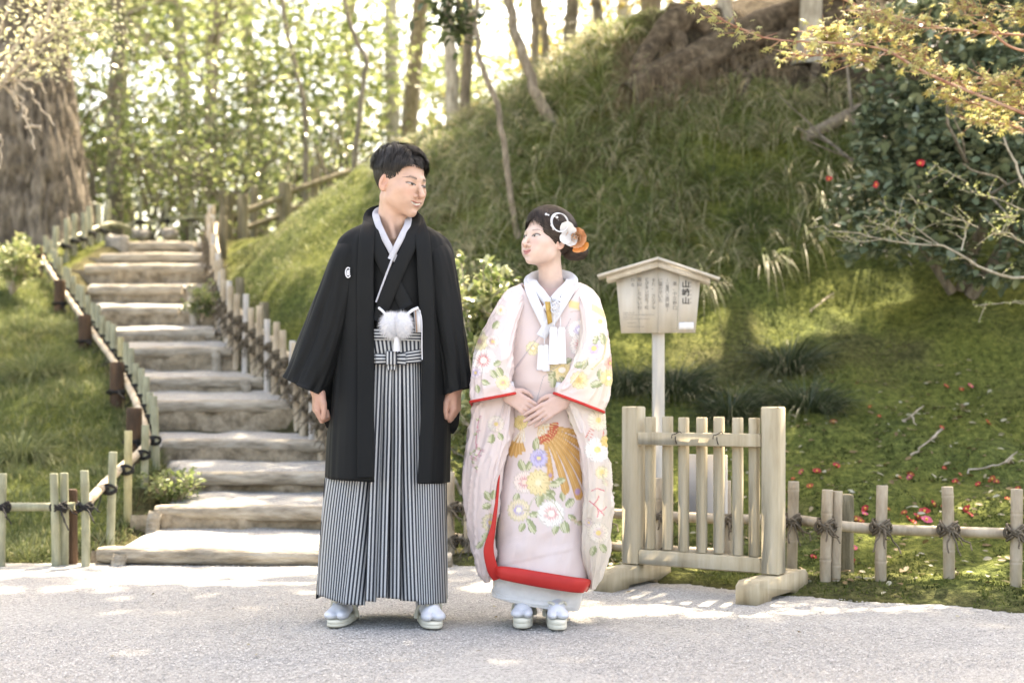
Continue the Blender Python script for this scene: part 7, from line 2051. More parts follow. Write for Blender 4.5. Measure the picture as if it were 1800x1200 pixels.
# ---- feet: white split-toed socks in cream sandals
def sandal_foot(par, cu, cv_front, ang, s=1.0, thick=0.022, sx=1, solem=CREAM, strapm=CREAM, lift=0.0, wid=1.0):
    """toe end stands at pixel column cu on the ground; ang turns the toes to +X"""
    yf_ = CZ*F/(cv_front-HOR); x0 = (cu-900)/F*yf_
    c, sn = math.cos(ang), math.sin(ang); M = np.array([[c, -sn, 0], [sn, c, 0], [0, 0, 1]])
    def tf(L): return np.array([x0, yf_, 0.006])+(np.asarray(L, float)*s*np.array([sx, 1, 1])) @ M.T
    t = np.linspace(0, 2*np.pi, 40, endpoint=False)
    ox = 0.043*wid*np.sign(np.cos(t))*np.abs(np.cos(t))**0.75*(1-0.16*np.exp(-((np.sin(t)-0.1)/0.5)**2)); oy = 0.120+0.124*np.sin(t)
    mb = MB(); rows = []
    for z, k in ((0, 0.97), (0.003, 1.0), (thick*0.45, 1.0), (thick*0.5, 0.985), (thick*0.55, 1.0), (thick-0.003, 1.0), (thick, 0.97)):
        rows.append(tf(np.stack([ox*k, 0.12+(oy-0.12)*k, z+0.010*sstep(0.10, 0.24, oy)*(z/thick)], 1)))
    rows.append(np.repeat(rows[-1].mean(0)[None], 40, 0)+(rows[-1]-rows[-1].mean(0))*0.02); rows.insert(0, rows[0].mean(0)+(rows[0]-rows[0].mean(0))*0.02)
    mb.grid(np.array(rows), closed_u=True)
    sd = mb.build('sandal', solem, par, False)
    def foot(P):
        L = ((P-np.array([x0, yf_, 0.006])) @ M)/s*np.array([sx, 1, 1])
        z0 = thick
        d = sd_cap(L, (0.004, 0.21, z0+0.032), (0.0, 0.12, z0+0.034), 0.028, 0.031)
        d = smin(d, sd_cap(L, (0.0, 0.12, z0+0.034), (0, 0.068, z0+0.024), 0.033, 0.032), 0.02)
        d = smin(d, sd_cap(L, (0.002, 0.195, z0+0.05), (0.004, 0.20, z0+0.16), 0.030, 0.036), 0.03)
        toes = np.minimum(sd_ell(L, (0.0215, 0.044, z0+0.016), (0.0185, 0.044, 0.0175)), sd_ell(L, (-0.0195, 0.052, z0+0.015), (0.0265, 0.046, 0.0170)))
        d = smin(d, toes, 0.016)
        d = ssub(d, sd_cap(L, (0.0040, 0.0, z0+0.018), (0.0030, 0.055, z0+0.030), 0.0022, 0.0018), 0.003)
        return np.maximum(d*s, -(L[..., 2]-z0-0.0005))
    lo = tf([0, 0.12, 0])-np.array([0.10, 0.16, 0.0]); hi = tf([0, 0.12, 0])+np.array([0.10, 0.16, 0.21])
    Vt, Ft = sdf_mesh(foot, lo, hi, 0.0042)
    tb = mesh_from('tabi_sock', Vt, Ft, WHITE, par, True)
    for q in (-1, 1):     # thong straps
        pts = [(0.0030, 0.050, thick+0.030), (0.0030+q*0.012, 0.066, thick+0.054), (q*0.031, 0.100, thick+0.054), (q*0.042, 0.140, thick+0.020), (q*0.042, 0.152, thick-0.004)]
        p_ = interp_path([tf(a) for a in pts], 26); mb = MB(); mb.tube(p_, np.linspace(0.0055, 0.0095, 26)*s, 8, True, squash=0.8); mb.build('strap', strapm, par, True)
sandal_foot(man, 586, 1105, R(-9), 1.0, sx=1)
sandal_foot(man, 764, 1108, R(12), 1.0, sx=-1)
# ================================================================ the bride
YB = 4.90
bride = empty('person', (0.10, YB, 0), 'bride in pale pink flowered kimono with clasped hands looking up at the man', 'person')
def PB(u, v, dy=0.0): return W(u, v, YB+dy)
FB = dict(jaw=0.98, chin=0.93, chz=0.004, nose=1.01, smile=1.3, open=0.0, skin=(0.60, 0.445, 0.385), blush=0.9, lip=(0.48, 0.21, 0.205), eye=0.0058, gaze=(-0.0035, 0.0012), lash=0.0027, browz=0.001, browt=0.0028, browc=(0.05, 0.034, 0.027), browa=0.75)
HB_c = W(959.5, 424.0, YB+0.0); HB_R = rotm(R(-50), R(8), R(0)); HB_s = 0.885
def br_tf(L): return HB_c+(L*HB_s) @ HB_R.T
def br_local(P): return ((P-HB_c) @ HB_R)/HB_s
def br_head(P):
    d = head_field(br_local(P), FB)*HB_s
    d = smin(d, sd_cap(P, br_tf(np.array([0, 0.026, -0.055])), PB(970, 520, 0.035), 0.040, 0.046), 0.022)
    d = smin(d, sd_cap(P, PB(925, 525, 0.03), PB(1015, 525, 0.03), 0.042), 0.04)
    return d
V1, F1 = sdf_mesh(br_head, HB_c-np.array([0.16, 0.14, 0.235]), HB_c+np.array([0.15, 0.14, 0.145]), 0.00175)
parts = [(V1, F1, paint_head(br_local(V1), FB))]
bskin = np.array(FB['skin'])*np.array([0.95, 0.89, 0.90])
def flat_hand(w, axis, s, curl, thumb_up, fan=0.04, spreadz=0.0):
    """hand lying against the body, back to the front: w wrist, axis along the fingers in the picture plane"""
    ax_ = np.asarray(axis, float); ax_ /= np.linalg.norm(ax_); ac = np.cross(np.array([0, -1.0, 0]), ax_); ac /= np.linalg.norm(ac); nn = np.cross(ax_, ac)
    M = np.stack([ax_, ac, nn], 1)          # columns: along, across, out of the back of the hand
    if nn[1] > 0: M[:, 2] *= -1
    def fn(P):
        L = ((P-w) @ M)/s
        d = sd_cap(L, (-0.05, 0, -0.010), (0.0, 0, 0), 0.023, 0.0215)
        d = smin(d, sd_rbox(L, (0.042, 0, 0.001), (0.047, 0.034, 0.0125), 0.0115), 0.020)
        for j, yk in enumerate((-0.0275, -0.0095, 0.0085, 0.0255)):
            j2 = j if thumb_up > 0 else 3-j
            ln = (0.80, 0.97, 1.05, 0.95)[j2]; sp = fan*(j-1.5)
            k0 = np.array([0.080+(0.005 if j2 in (1, 2) else 0), yk, 0.004]); k1 = k0+np.array([0.040*ln, sp*0.040, 0.002-curl*0.35*0.04]); k2 = k1+np.array([0.024*ln, sp*0.020, -curl*0.024]); k3 = k2+np.array([0.019*ln, sp*0.012, -curl*1.2*0.02])
            d = smin(d, hand_chain(L, None, [k0, k1, k2, k3], [0.0098, 0.0082, 0.0076, 0.0062]), 0.0030)
            d = smin(d, sd_ell(L, k0+np.array([0, 0, 0.004]), (0.010, 0.008, 0.006)), 0.006)
        t = thumb_up
        d = smin(d, hand_chain(L, None, [(0.012, t*0.022, -0.006), (0.040, t*0.043, -0.014), (0.066, t*0.048, -0.022), (0.086, t*0.043, -0.028)], [0.013, 0.0108, 0.0095, 0.0075]), 0.006)
        return d*s
    return fn
wR = PB(893, 692, -0.168); wL = PB(990, 703, -0.185)
for w, axx, s_, cu, tu in ((wR, (0.83, -0.02, -0.56), 0.86, 0.55, 1), (wL, (-0.85, -0.03, -0.53), 0.88, 0.35, -1)):
    V2, F2 = sdf_mesh(flat_hand(w, axx, s_, cu, tu), w-np.array([0.17, 0.075, 0.13]), w+np.array([0.17, 0.075, 0.10]), 0.0023)
    C2 = np.tile(bskin, (len(V2), 1))*(1+0.05*fbm(V2, 80, 2, 6))[:, None]; parts.append((V2, F2, C2))
def br_body(P):
    d = sd_cap(P, PB(925, 530, 0.03), PB(1015, 530, 0.03), 0.06)
    d = smin(d, sd_ell(P, PB(968, 600, 0.02), (0.125, 0.085, 0.18)), 0.05)
    d = smin(d, sd_ell(P, PB(965, 720, 0.02), (0.125, 0.085, 0.14)), 0.05)
    for a, b, e, z in ((915, 872, 890, wR), (1022, 1038, 992, wL)):
        d = smin(d, sd_cap(P, PB(a, 538, 0.02), PB(b, 635, -0.05), 0.040, 0.028), 0.02)
        d = smin(d, sd_cap(P, PB(b, 635, -0.05), z, 0.028, 0.020), 0.01)
    for hx, fx in ((935, 922), (985, 982)):
        d = smin(d, sd_cap(P, PB(hx, 760, 0.02), PB(fx, 1040, 0.03), 0.07, 0.032), 0.04)
    return d
V3, F3 = sdf_mesh(br_body, PB(840, 1075, -0.22), PB(1080, 480, 0.2), 0.012)
parts.append((V3, F3, np.tile(bskin, (len(V3), 1))))
off, VV, FF, CC = 0, [], [], []
for v, f, c in parts: VV.append(v); FF.append(f+off); CC.append(c); off += len(v)
o = mesh_from('body', np.concatenate(VV), np.concatenate(FF), SKIN, bride, True); set_col(o, np.concatenate(CC))
GOLDR = noise_mat('silver_ring', [(0.6, 0.6, 0.62), (0.7, 0.7, 0.72)], 5, 2, 0.25, 0); GOLDR.node_tree.nodes['Principled BSDF'].inputs['Metallic'].default_value = 1.0
mb = MB(); t = np.linspace(0, 2*np.pi, 20); c = PB(953, 738, -0.193); mb.tube(np.stack([c[0]+0.004*np.sin(t), c[1]+0.008*np.cos(t), c[2]+0.0078*np.sin(t)], -1), 0.0012, 6, False); mb.build('ring', GOLDR, bride, True)

# ---- hair
HAIR_B = hair_mat('dark_brown_hair', (0.014, 0.010, 0.0085), (0.070, 0.048, 0.038))
tabB = [(0, 0.072), (0.4, 0.060), (0.62, 0.034), (0.82, -0.002), (1.0, -0.022), (1.2, -0.034), (1.36, -0.036), (1.5, -0.022), (1.7, 0.002), (2.0, -0.030), (2.4, -0.062), (3.15, -0.072)]
def thB(q): return 0.007+0.011*sstep(0.0, 0.8, q[:, 2])+0.007*sstep(0.0, 0.9, q[:, 1])+0.004*sstep(0.5, 0.9, np.abs(q[:, 0]))
scalp_cap('hair', tabB, lambda q: 0.72*thB(q), HAIR_B, bride, br_tf, 15, groove=0.0018)
r = np.random.default_rng(171); n = 5200
q = r.normal(size=(n, 3)); q /= np.linalg.norm(q, axis=1)[:, None]
z = SCALP_C[2]+SCALP_R[2]*q[:, 2]; q = q[z > hairline(q, tabB)+0.0025*r.normal(size=n)]; n = len(q)
bun = np.array([0.10, 0.92, -0.42]); bun /= np.linalg.norm(bun)
jit = r.normal(size=(n, 3))*0.05
def dirB(p, t): return (bun-p)+jit+np.array([0, 0.25, 0])
bh = thB(q)
P, Nn = walk(q, dirB, 9, np.full(n, 0.055)*r.uniform(0.6, 1.2, n)/8, lambda t: bh*(0.95)+0.0018+0.0015*math.sin(math.pi*t))
strands('hair_strands', br_tf(P), Nn @ HB_R.T, r.uniform(0.0008, 0.0019, n), HAIR_B, bride, np.clip(r.normal(0.35, 0.25, n), 0, 1))
# see-through fringe and side locks
n = 230; q = np.stack([r.uniform(-0.50, 0.50, n), -r.uniform(0.45, 0.7, n), r.uniform(0.66, 0.86, n)], 1); q /= np.linalg.norm(q, axis=1)[:, None]
clump = np.round(q[:, 0]*11)/11; jit = np.stack([(clump-q[:, 0])*1.6, 0*clump, 0*clump], 1)+r.normal(size=(n, 3))*0.04
def dirG(p, t): return np.stack([p[:, 0]*0.55+0.22, -0.8*(1-t)+0.2+0*clump, -0.25-0.9*t+0*clump], 1)+jit
r_w = r.uniform(0.6, 1.1, n)
P, Nn = walk(q, dirG, 10, (0.068+0.022*np.clip(q[:, 0]/0.5, -0.3, 1)+r.uniform(-0.012, 0.016, n))/9, lambda t: 0.016*(1-0.80*t)+0.009*math.sin(math.pi*min(t+0.1, 1))*r_w)
strands('fringe', br_tf(P), Nn @ HB_R.T, r.uniform(0.0006, 0.0014, n), HAIR_B, bride, np.clip(r.normal(0.4, 0.25, n), 0, 1))
n = 460; sd = np.where(r.uniform(0, 1, n) < 0.8, 1.0, -1.0)
q = np.stack([sd*r.uniform(0.45, 0.80, n), -r.uniform(0.10, 0.62, n), r.uniform(0.35, 0.70, n)], 1); q /= np.linalg.norm(q, axis=1)[:, None]
jit = r.normal(size=(n, 3))*0.05
def dirS(p, t): return np.stack([sd*0.35, 0.1+1.3*t*t+0*sd, -1+0.2*t+0*sd], 1)+jit
sel = r.uniform(0, 1, n) < 0.04
P, Nn = walk(q, dirS, 10, np.where(sel, 0.105, r.uniform(0.05, 0.07, n))/9, lambda t: 0.015*(1-0.65*t)+0.004*math.sin(math.pi*t))
P = P[sd > 0]; Nn = Nn[sd > 0]; sel = sel[sd > 0]; n = len(P)
strands('side_lock', br_tf(P), Nn @ HB_R.T, np.where(sel, 0.0006, r.uniform(0.0008, 0.0016, n)), HAIR_B, bride, np.clip(r.normal(0.35, 0.25, n), 0, 1))
# low chignon
bc = W(1014, 442, YB+0.055)
def bun_f(P):
    d = sd_ell(P, bc, (0.040, 0.042, 0.034)); d = smin(d, sd_ell(P, bc+np.array([-0.028, 0.0, 0.012]), (0.034, 0.036, 0.036)), 0.02)
    d = smin(d, sd_ell(P, bc+np.array([-0.018, -0.012, -0.014]), (0.030, 0.028, 0.020)), 0.008)
    return d+0.0014*vnoise(np.stack([(P[..., 0]-bc[0])*40+(P[..., 2]-bc[2])*160, (P[..., 1]-bc[1])*60, (P[..., 2]-bc[2])*130], -1), 1, 9)
Vb, Fb = sdf_mesh(bun_f, bc-0.085, bc+0.085, 0.0022); o = mesh_from('chignon', Vb, Fb, HAIR_B, bride, True); set_col(o, np.full((len(Vb), 3), 0.35))
n = 700; a = r.uniform(0, 2*np.pi, n); el = r.uniform(-0.9, 0.9, n); rows = []
for t in np.linspace(0, 1, 8):
    aa = a+t*1.2; ee = el+0.35*np.sin(t*2+a)
    rows.append(bc+np.stack([0.0415*np.cos(ee)*np.cos(aa), 0.0435*np.cos(ee)*np.sin(aa), 0.036*np.sin(ee)], 1))
P = np.stack(rows, 1); strands('chignon_strands', P, (P-bc)/0.04, r.uniform(0.0008, 0.002, n), HAIR_B, bride, np.clip(r.normal(0.35, 0.25, n), 0, 1))
# ornaments
OR = vcol_mat('silk_petal', 0.55, 0.3)
def petal(mb, c, d, up, L, Wd, cup, col, seed, ruf=0.1):
    rr = np.random.default_rng(seed); d = np.asarray(d, float)/np.linalg.norm(d); up = np.asarray(up, float); up = up-d*(up@d); up /= np.linalg.norm(up); s = np.cross(d, up)
    T, S = np.meshgrid(np.linspace(0, 1, 9), np.linspace(-1, 1, 9), indexing='ij')
    w = Wd*np.sin(np.pi*np.clip(T*0.80+0.10, 0, 1))**0.7
    P = c+d*(L*T)[..., None]+s*(w*S)[..., None]+up*(cup*(S**2*0.6+T**2)*L+ruf*L*0.25*np.sin(S*5+seed)*T)[..., None]
    k = np.asarray(col)*(0.9+0.2*rr.uniform())
    C = k[None, None]*(1-0.25*(1-T[..., None]))+np.zeros((9, 9, 3)); C = C*(1-T[..., None]**3*0.15)+np.array([0.85, 0.75, 0.62])*T[..., None]**3*0.15
    mb.grid(P, col=C)
fc = W(1012, 419, YB-0.035); mb = MB()
r2 = np.random.default_rng(3)
for k in range(13):
    ring_ = 0 if k < 6 else (1 if k < 10 else 2); a = k*1.05+0.4*ring_
    d = np.array([math.cos(a), -0.25-0.35*ring_, math.sin(a)]); L = (0.041, 0.031, 0.019)[ring_]
    petal(mb, fc+np.array([0, -0.004*ring_, 0]), d, (0, -1, 0), L, L*0.62, (0.25, 0.55, 0.8)[ring_], [(0.60, 0.28, 0.13), (0.64, 0.36, 0.20), (0.68, 0.46, 0.33)][ring_], k, 0.35)
petal(mb, fc+np.array([0.006, 0, -0.028]), (0.3, -0.3, -1), (0, -1, 0), 0.028, 0.022, 0.3, (0.72, 0.28, 0.08), 31); petal(mb, fc+np.array([0.02, 0, -0.024]), (0.9, -0.3, -0.8), (0, -1, 0), 0.028, 0.022, 0.3, (0.78, 0.34, 0.08), 32)
mb.build('orange_flower', OR, bride, True)
mb = MB(); wc = W(1000, 412, YB-0.055)
for k, (dx, dz, L) in enumerate(((-0.35, 1.0, 0.046), (-0.5, -0.6, 0.040), (0.75, 0.9, 0.032), (0.3, -1.0, 0.044))):
    petal(mb, wc, (dx, -0.12, dz), (0, -1, 0), L, L*0.55, 0.12, (0.60, 0.60, 0.61), 50+k, 0.12)
mb.build('white_petals', OR, bride, True)
mb = MB()
for k in range(3):
    t = np.linspace(0, 2*np.pi, 40); c = W(985, 391, YB-0.075); a = 0.030+0.0015*k; b_ = 0.033+0.001*k
    x, z = a*np.cos(t), b_*np.sin(t); th_ = 0.35+0.08*k
    mb.tube(np.stack([c[0]+x*math.cos(th_)-z*math.sin(th_)*0.6-0.002*k, c[1]+0.03*(x/0.03)*0.6+0*t, c[2]+z*0.95+x*0.25], -1), 0.0014, 6, False)
mb.build('cord_loop', WHITE, bride, True)
mb = MB()
for k, (u, v) in enumerate([(960, 377), (964, 378), (975, 380), (979, 382), (981, 387), (963, 389), (967, 392), (969, 396), (971, 399), (973, 402), (958, 376), (977, 383), (966, 395)]):
    c = W(u, v, YB-0.068-0.012*math.sin(k)); th = np.linspace(0, 2*np.pi, 8, endpoint=False)[None]; ph = np.linspace(0.1, np.pi-0.1, 5)[:, None]; s_ = 0.0035 if k % 3 else 0.0052
    mb.grid(c+s_*np.stack([np.sin(ph)*np.cos(th), np.sin(ph)*np.sin(th), np.cos(ph)+0*th], -1), closed_u=True)
mb.build('hair_beads', WHITE, bride, True)
# ================================================================ her clothes
def hexmix(C, col, w): return C*(1-w[..., None])+np.asarray(col)*w[..., None]
def flower(C, u, v, cu, cv, Rf, petals, inner, outer, core, rot=0.0, squash=1.0):
    Rf = Rf*1.1; du, dv = u-cu, (v-cv)/squash; rr = np.sqrt(du*du+dv*dv)/Rf; th = np.arctan2(dv, du)+rot
    edge = 0.84+0.16*np.abs(np.cos(th*petals/2)); m = sstep(0.03, -0.03, rr-edge)
    ph = np.abs(((th*petals/(2*np.pi)) % 1)-0.5)*2            # 0 centre of a petal, 1 between petals
    col = np.asarray(outer)+0*C
    col = hexmix(col, inner, sstep(0.78, 0.35, rr+0.35*ph))
    col = hexmix(col, np.asarray(outer)*0.62, sstep(0.80, 0.98, ph)*(rr > 0.2))
    col = hexmix(col, np.asarray(outer)*0.72, sstep(0.86, 0.97, rr/edge))
    col = hexmix(col, core, sstep(0.27, 0.20, rr))
    return C*(1-m[..., None])+col*m[..., None]
def leafp(C, u, v, cu, cv, L, Wd, ang, col=(0.30, 0.33, 0.17), pale=(0.62, 0.60, 0.42)):
    a = R(ang); du, dv = u-cu, v-cv; x = (du*math.cos(a)+dv*math.sin(a))/L; y = (-du*math.sin(a)+dv*math.cos(a))/Wd
    w = np.clip(1-(2*x-1)**2, 0, 1)**0.7*(1+0.08*np.sin(x*40)); m = (x > 0)*(x < 1)*sstep(0.02, -0.06, np.abs(y)-w)
    c = hexmix(np.asarray(col)+0*C, pale, sstep(0.15, 0.05, np.abs(y-0.15*(1-x)))+0.8*sstep(0.1, 0.4, y)*(y < w*0.8))
    c = hexmix(c, np.asarray(col)*0.6, sstep(0.80, 0.95, np.abs(y)/np.maximum(w, 0.05)))
    return C*(1-m[..., None])+np.clip(c, 0, 1)*m[..., None]
def line(C, u, v, pts, wd, col):
    m = np.zeros(u.shape)
    for (a, b), (c, d) in zip(pts[:-1], pts[1:]):
        ab = np.array([c-a, d-b], float); t = np.clip(((u-a)*ab[0]+(v-b)*ab[1])/(ab@ab), 0, 1)
        m = np.maximum(m, sstep(wd, wd*0.5, np.hypot(u-a-t*ab[0], v-b-t*ab[1])))
    return hexmix(C, col, m)
def feather(C, u, v, p0, p1, w0, w1, bend, col, eye=None):
    p0 = np.array(p0, float); p1 = np.array(p1, float); d = p1-p0; L = np.linalg.norm(d); d /= L; n = np.array([-d[1], d[0]])
    x = ((u-p0[0])*d[0]+(v-p0[1])*d[1])/L; y = (u-p0[0])*n[0]+(v-p0[1])*n[1]-bend*np.sin(np.pi*np.clip(x, 0, 1))
    w = w0+(w1-w0)*np.clip(x, 0, 1); cap = np.sqrt(np.clip(1-np.clip((x-0.93)/0.07, 0, 1)**2, 0, 1))
    m = (x > 0)*(x < 1)*sstep(0.4, -0.4, np.abs(y)-w*cap)
    c = np.asarray(col)*(0.96+0.05*np.sin(y*2.0))[..., None]; c = hexmix(c, (0.30, 0.17, 0.06), sstep(0.8, 0.95, np.abs(y)/np.maximum(w, 0.1))*0.6); c = hexmix(c, (0.66, 0.45, 0.22), sstep(0.6, 0.2, np.abs(y)))
    if eye is not None: c = hexmix(c, eye, sstep(0.05, 0.02, np.hypot((x-0.90), y/L)))
    return C*(1-m[..., None])+np.clip(c, 0, 1)*m[..., None]
PINK = np.array([0.65, 0.545, 0.53]); CRM = np.array([0.64, 0.575, 0.475])
RED1, REDW, YEL, PUR = (0.60, 0.16, 0.16), (0.82, 0.76, 0.72), (0.72, 0.55, 0.22), (0.33, 0.27, 0.55)
OG, OGR = (0.60, 0.34, 0.11), (0.52, 0.10, 0.05)
def kimono_colour(P, zone):
    u, v = pxc(P); C = np.tile(PINK, u.shape+(1,))
    C = C*(1+0.02*vnoise(np.stack([u*0.02, v*0.02], -1), 1, 5))[..., None]
    g = (0.70, 0.60, 0.40)
    if zone in ('sleeveR', 'hangR'):
        C = hexmix(C, CRM, 0.75*sstep(-0.4, 0.5, fbm(np.stack([u*0.02, v*0.012], -1), 1, 2, 8)))
    if zone == 'sleeveL':
        C = flower(C, u, v, 850, 633, 22, 15, RED1, REDW, (0.84, 0.80, 0.70)); C = flower(C, u, v, 843, 600, 15, 13, (0.50, 0.36, 0.20), (0.74, 0.66, 0.42), (0.45, 0.30, 0.30))
        C = leafp(C, u, v, 864, 650, 17, 6, 60); C = leafp(C, u, v, 874, 645, 20, 7, 65); C = leafp(C, u, v, 868, 642, 15, 5, -30)
        C = leafp(C, u, v, 866, 578, 18, 6, -50); C = leafp(C, u, v, 852, 585, 14, 5, 200)
        C = line(C, u, v, [(846, 590), (862, 560), (880, 540)], 1.2, (0.55, 0.45, 0.40)); C = flower(C, u, v, 836, 655, 10, 9, PUR, (0.70, 0.60, 0.62), YEL)
        C = flower(C, u, v, 880, 545, 9, 8, (0.72, 0.55, 0.5), (0.80, 0.72, 0.62), YEL)
    if zone == 'body':
        # shoulder gold clouds and cranes on the right breast
        m = sstep(5, 0, np.abs(v-(536+0.25*(u-1010)))-4)*(u > 1000); C = hexmix(C, (0.72, 0.56, 0.24), m*0.9)
        C = line(C, u, v, [(1003, 548), (1030, 545), (1050, 556)], 1.0, (0.5, 0.4, 0.36)); C = flower(C, u, v, 1020, 580, 22, 15, (0.46, 0.40, 0.62), REDW, (0.8, 0.78, 0.8), squash=0.8)
        C = flower(C, u, v, 1023, 607, 21, 15, RED1, REDW, (0.82, 0.76, 0.6)); C = flower(C, u, v, 988, 650, 25, 17, (0.74, 0.60, 0.28), (0.78, 0.68, 0.42), (0.84, 0.80, 0.74), squash=0.8)
        C = leafp(C, u, v, 975, 652, 20, 6, 120); C = leafp(C, u, v, 973, 662, 20, 7, 95); C = leafp(C, u, v, 985, 662, 16, 5, 50); C = leafp(C, u, v, 1005, 630, 16, 5, 150); C = leafp(C, u, v, 1010, 632, 15, 5, 100)
        C = leafp(C, u, v, 1035, 560, 16, 5, 60); C = leafp(C, u, v, 1044, 575, 15, 5, 100)
        # red vine on the left breast
        pts = [(878, 585), (885, 590), (891, 602), (894, 618), (895, 636), (891, 652)]; C = line(C, u, v, pts, 0.9, (0.50, 0.16, 0.18))
        for k, (a, b) in enumerate(pts):
            C = leafp(C, u, v, a, b, 8, 2.6, 20+k*5, (0.56, 0.36, 0.34), (0.66, 0.5, 0.48)); C = leafp(C, u, v, a, b, 8, 2.6, 165-k*5, (0.56, 0.36, 0.34), (0.66, 0.5, 0.48))
        C = flower(C, u, v, 937, 612, 12, 9, YEL, (0.76, 0.68, 0.44), (0.8, 0.75, 0.6))
        for pts in ([(948, 590), (910, 640), (893, 672)], [(985, 640), (955, 662), (944, 702)], [(1003, 560), (985, 596), (962, 640)]):
            C = line(C, u, v, pts, 0.8, (0.40, 0.36, 0.38))
        # phoenix tail
        for k, (e, b, w) in enumerate([((1034, 766), 2, 5), ((1036, 792), 4, 5.5), ((1036, 822), 6, 6), ((1034, 856), 8, 6.5), ((1020, 878), 9, 6.5), ((996, 868), 6, 6), ((968, 845), 4, 5)]):
            C = feather(C, u, v, (949, 748), e, 2.2, w*1.3, -b, OG, (0.42, 0.28, 0.45) if k in (4, 6) else None)
        for k in range(11):
            a = R(-5+k*9.5); C = feather(C, u, v, (948, 747), (948+34*math.cos(a), 747+34*math.sin(a)), 1.0, 2.6, 0, OGR)
        for k in range(11):
            a = R(0+k*9.5); C = feather(C, u, v, (947, 746), (947+20*math.cos(a), 746+20*math.sin(a)), 0.8, 1.7, 0, (0.74, 0.72, 0.64))
        for k, e in enumerate([(888, 800), (897, 802), (906, 803), (914, 800), (921, 794)]):
            C = feather(C, u, v, (921-k*1.5, 752), e, 1.2, 4.2, 2, OG)
        for k, e in enumerate([(902, 775), (909, 778), (916, 778), (922, 776)]): C = feather(C, u, v, (921, 750), e, 0.8, 2.2, 0, (0.80, 0.78, 0.74))
        C = flower(C, u, v, 915, 742, 12, 10, YEL, (0.74, 0.62, 0.30), (0.6, 0.45, 0.2)); C = leafp(C, u, v, 1000, 735, 18, 6, -60); C = leafp(C, u, v, 1002, 742, 16, 6, 20)
        for (a, b, L, Wd, an) in [(941, 788, 20, 6, -80), (943, 792, 18, 6, 260), (921, 828, 22, 7, -110), (925, 826, 18, 6, -60), (911, 866, 18, 6, 110), (955, 858, 22, 7, 70), (958, 862, 20, 6, 20), (963, 850, 22, 6, 5), (950, 865, 26, 8, 95), (958, 868, 22, 7, 35), (975, 846, 20, 6, -10), (994, 890, 20, 7, -40), (990, 880, 16, 5, -100), (985, 918, 24, 8, 50), (992, 915, 22, 7, 80), (980, 920, 20, 6, 110), (998, 905, 18, 5, 30), (925, 912, 16, 5, 40), (922, 918, 18, 6, 120), (930, 918, 22, 7, 60), (930, 905, 18, 6, -10), (1008, 915, 20, 4, 20)]:
            C = leafp(C, u, v, a, b, L, Wd, an)
        C = flower(C, u, v, 947, 805, 15, 14, PUR, (0.52, 0.47, 0.66), (0.74, 0.62, 0.3)); C = flower(C, u, v, 922, 847, 19, 14, (0.60, 0.24, 0.24), (0.78, 0.66, 0.60), (0.8, 0.6, 0.5)); C = flower(C, u, v, 946, 848, 20, 14, (0.78, 0.64, 0.36), (0.76, 0.62, 0.34), (0.8, 0.72, 0.5), squash=1.1)
        C = flower(C, u, v, 912, 896, 19, 16, (0.45, 0.38, 0.62), (0.74, 0.64, 0.44), (0.80, 0.74, 0.62)); C = flower(C, u, v, 969, 902, 23, 17, (0.68, 0.34, 0.34), (0.84, 0.79, 0.74), (0.84, 0.8, 0.7))
        C = line(C, u, v, [(946, 866), (935, 880), (925, 905)], 0.9, (0.45, 0.42, 0.30)); C = line(C, u, v, [(960, 872), (975, 885), (990, 910)], 0.9, (0.45, 0.42, 0.30))
        C = line(C, u, v, [(1005, 912), (1022, 920), (1034, 908)], 2.0, (0.55, 0.42, 0.30))
        C = line(C, u, v, [(1030, 520), (1034, 600), (1030, 740), (1032, 1000)], 0.7, (0.60, 0.53, 0.53))
    if zone == 'sleeveR':
        C = flower(C, u, v, 1044, 612, 19, 14, (0.46, 0.36, 0.58), (0.72, 0.64, 0.66), YEL); C = leafp(C, u, v, 1032, 632, 20, 6, 120); C = leafp(C, u, v, 1026, 640, 18, 6, 170); C = flower(C, u, v, 1018, 668, 15, 11, YEL, (0.72, 0.62, 0.38), (0.6, 0.42, 0.2)); C = line(C, u, v, [(1068, 590), (1060, 630), (1040, 650)], 1.2, (0.62, 0.45, 0.18))
        C = leafp(C, u, v, 1056, 668, 20, 6, -95); C = leafp(C, u, v, 1060, 672, 24, 7, 165); C = flower(C, u, v, 1070, 664, 14, 10, YEL, (0.74, 0.62, 0.32), (0.82, 0.78, 0.66)); C = flower(C, u, v, 1073, 638, 10, 9, RED1, (0.76, 0.5, 0.42), YEL)
        C = line(C, u, v, [(1036, 590), (1030, 640), (1000, 680)], 0.8, (0.60, 0.54, 0.52)); C = flower(C, u, v, 1055, 565, 17, 13, (0.70, 0.62, 0.62), REDW, YEL); C = leafp(C, u, v, 1058, 585, 22, 6, 80); C = leafp(C, u, v, 1050, 590, 18, 5, 110)
        m = sstep(5, 0, np.abs(v-(545+0.6*(u-1050)))-4)*(u > 1040); C = hexmix(C, (0.72, 0.56, 0.24), m*0.9)
    if zone == 'sleeveL':
        C = flower(C, u, v, 866, 600, 11, 9, (0.62, 0.30, 0.30), (0.76, 0.66, 0.60), YEL); C = flower(C, u, v, 884, 672, 12, 10, YEL, (0.72, 0.64, 0.42), (0.6, 0.4, 0.3)); C = leafp(C, u, v, 846, 668, 16, 5, 30); C = leafp(C, u, v, 838, 676, 15, 5, 80)
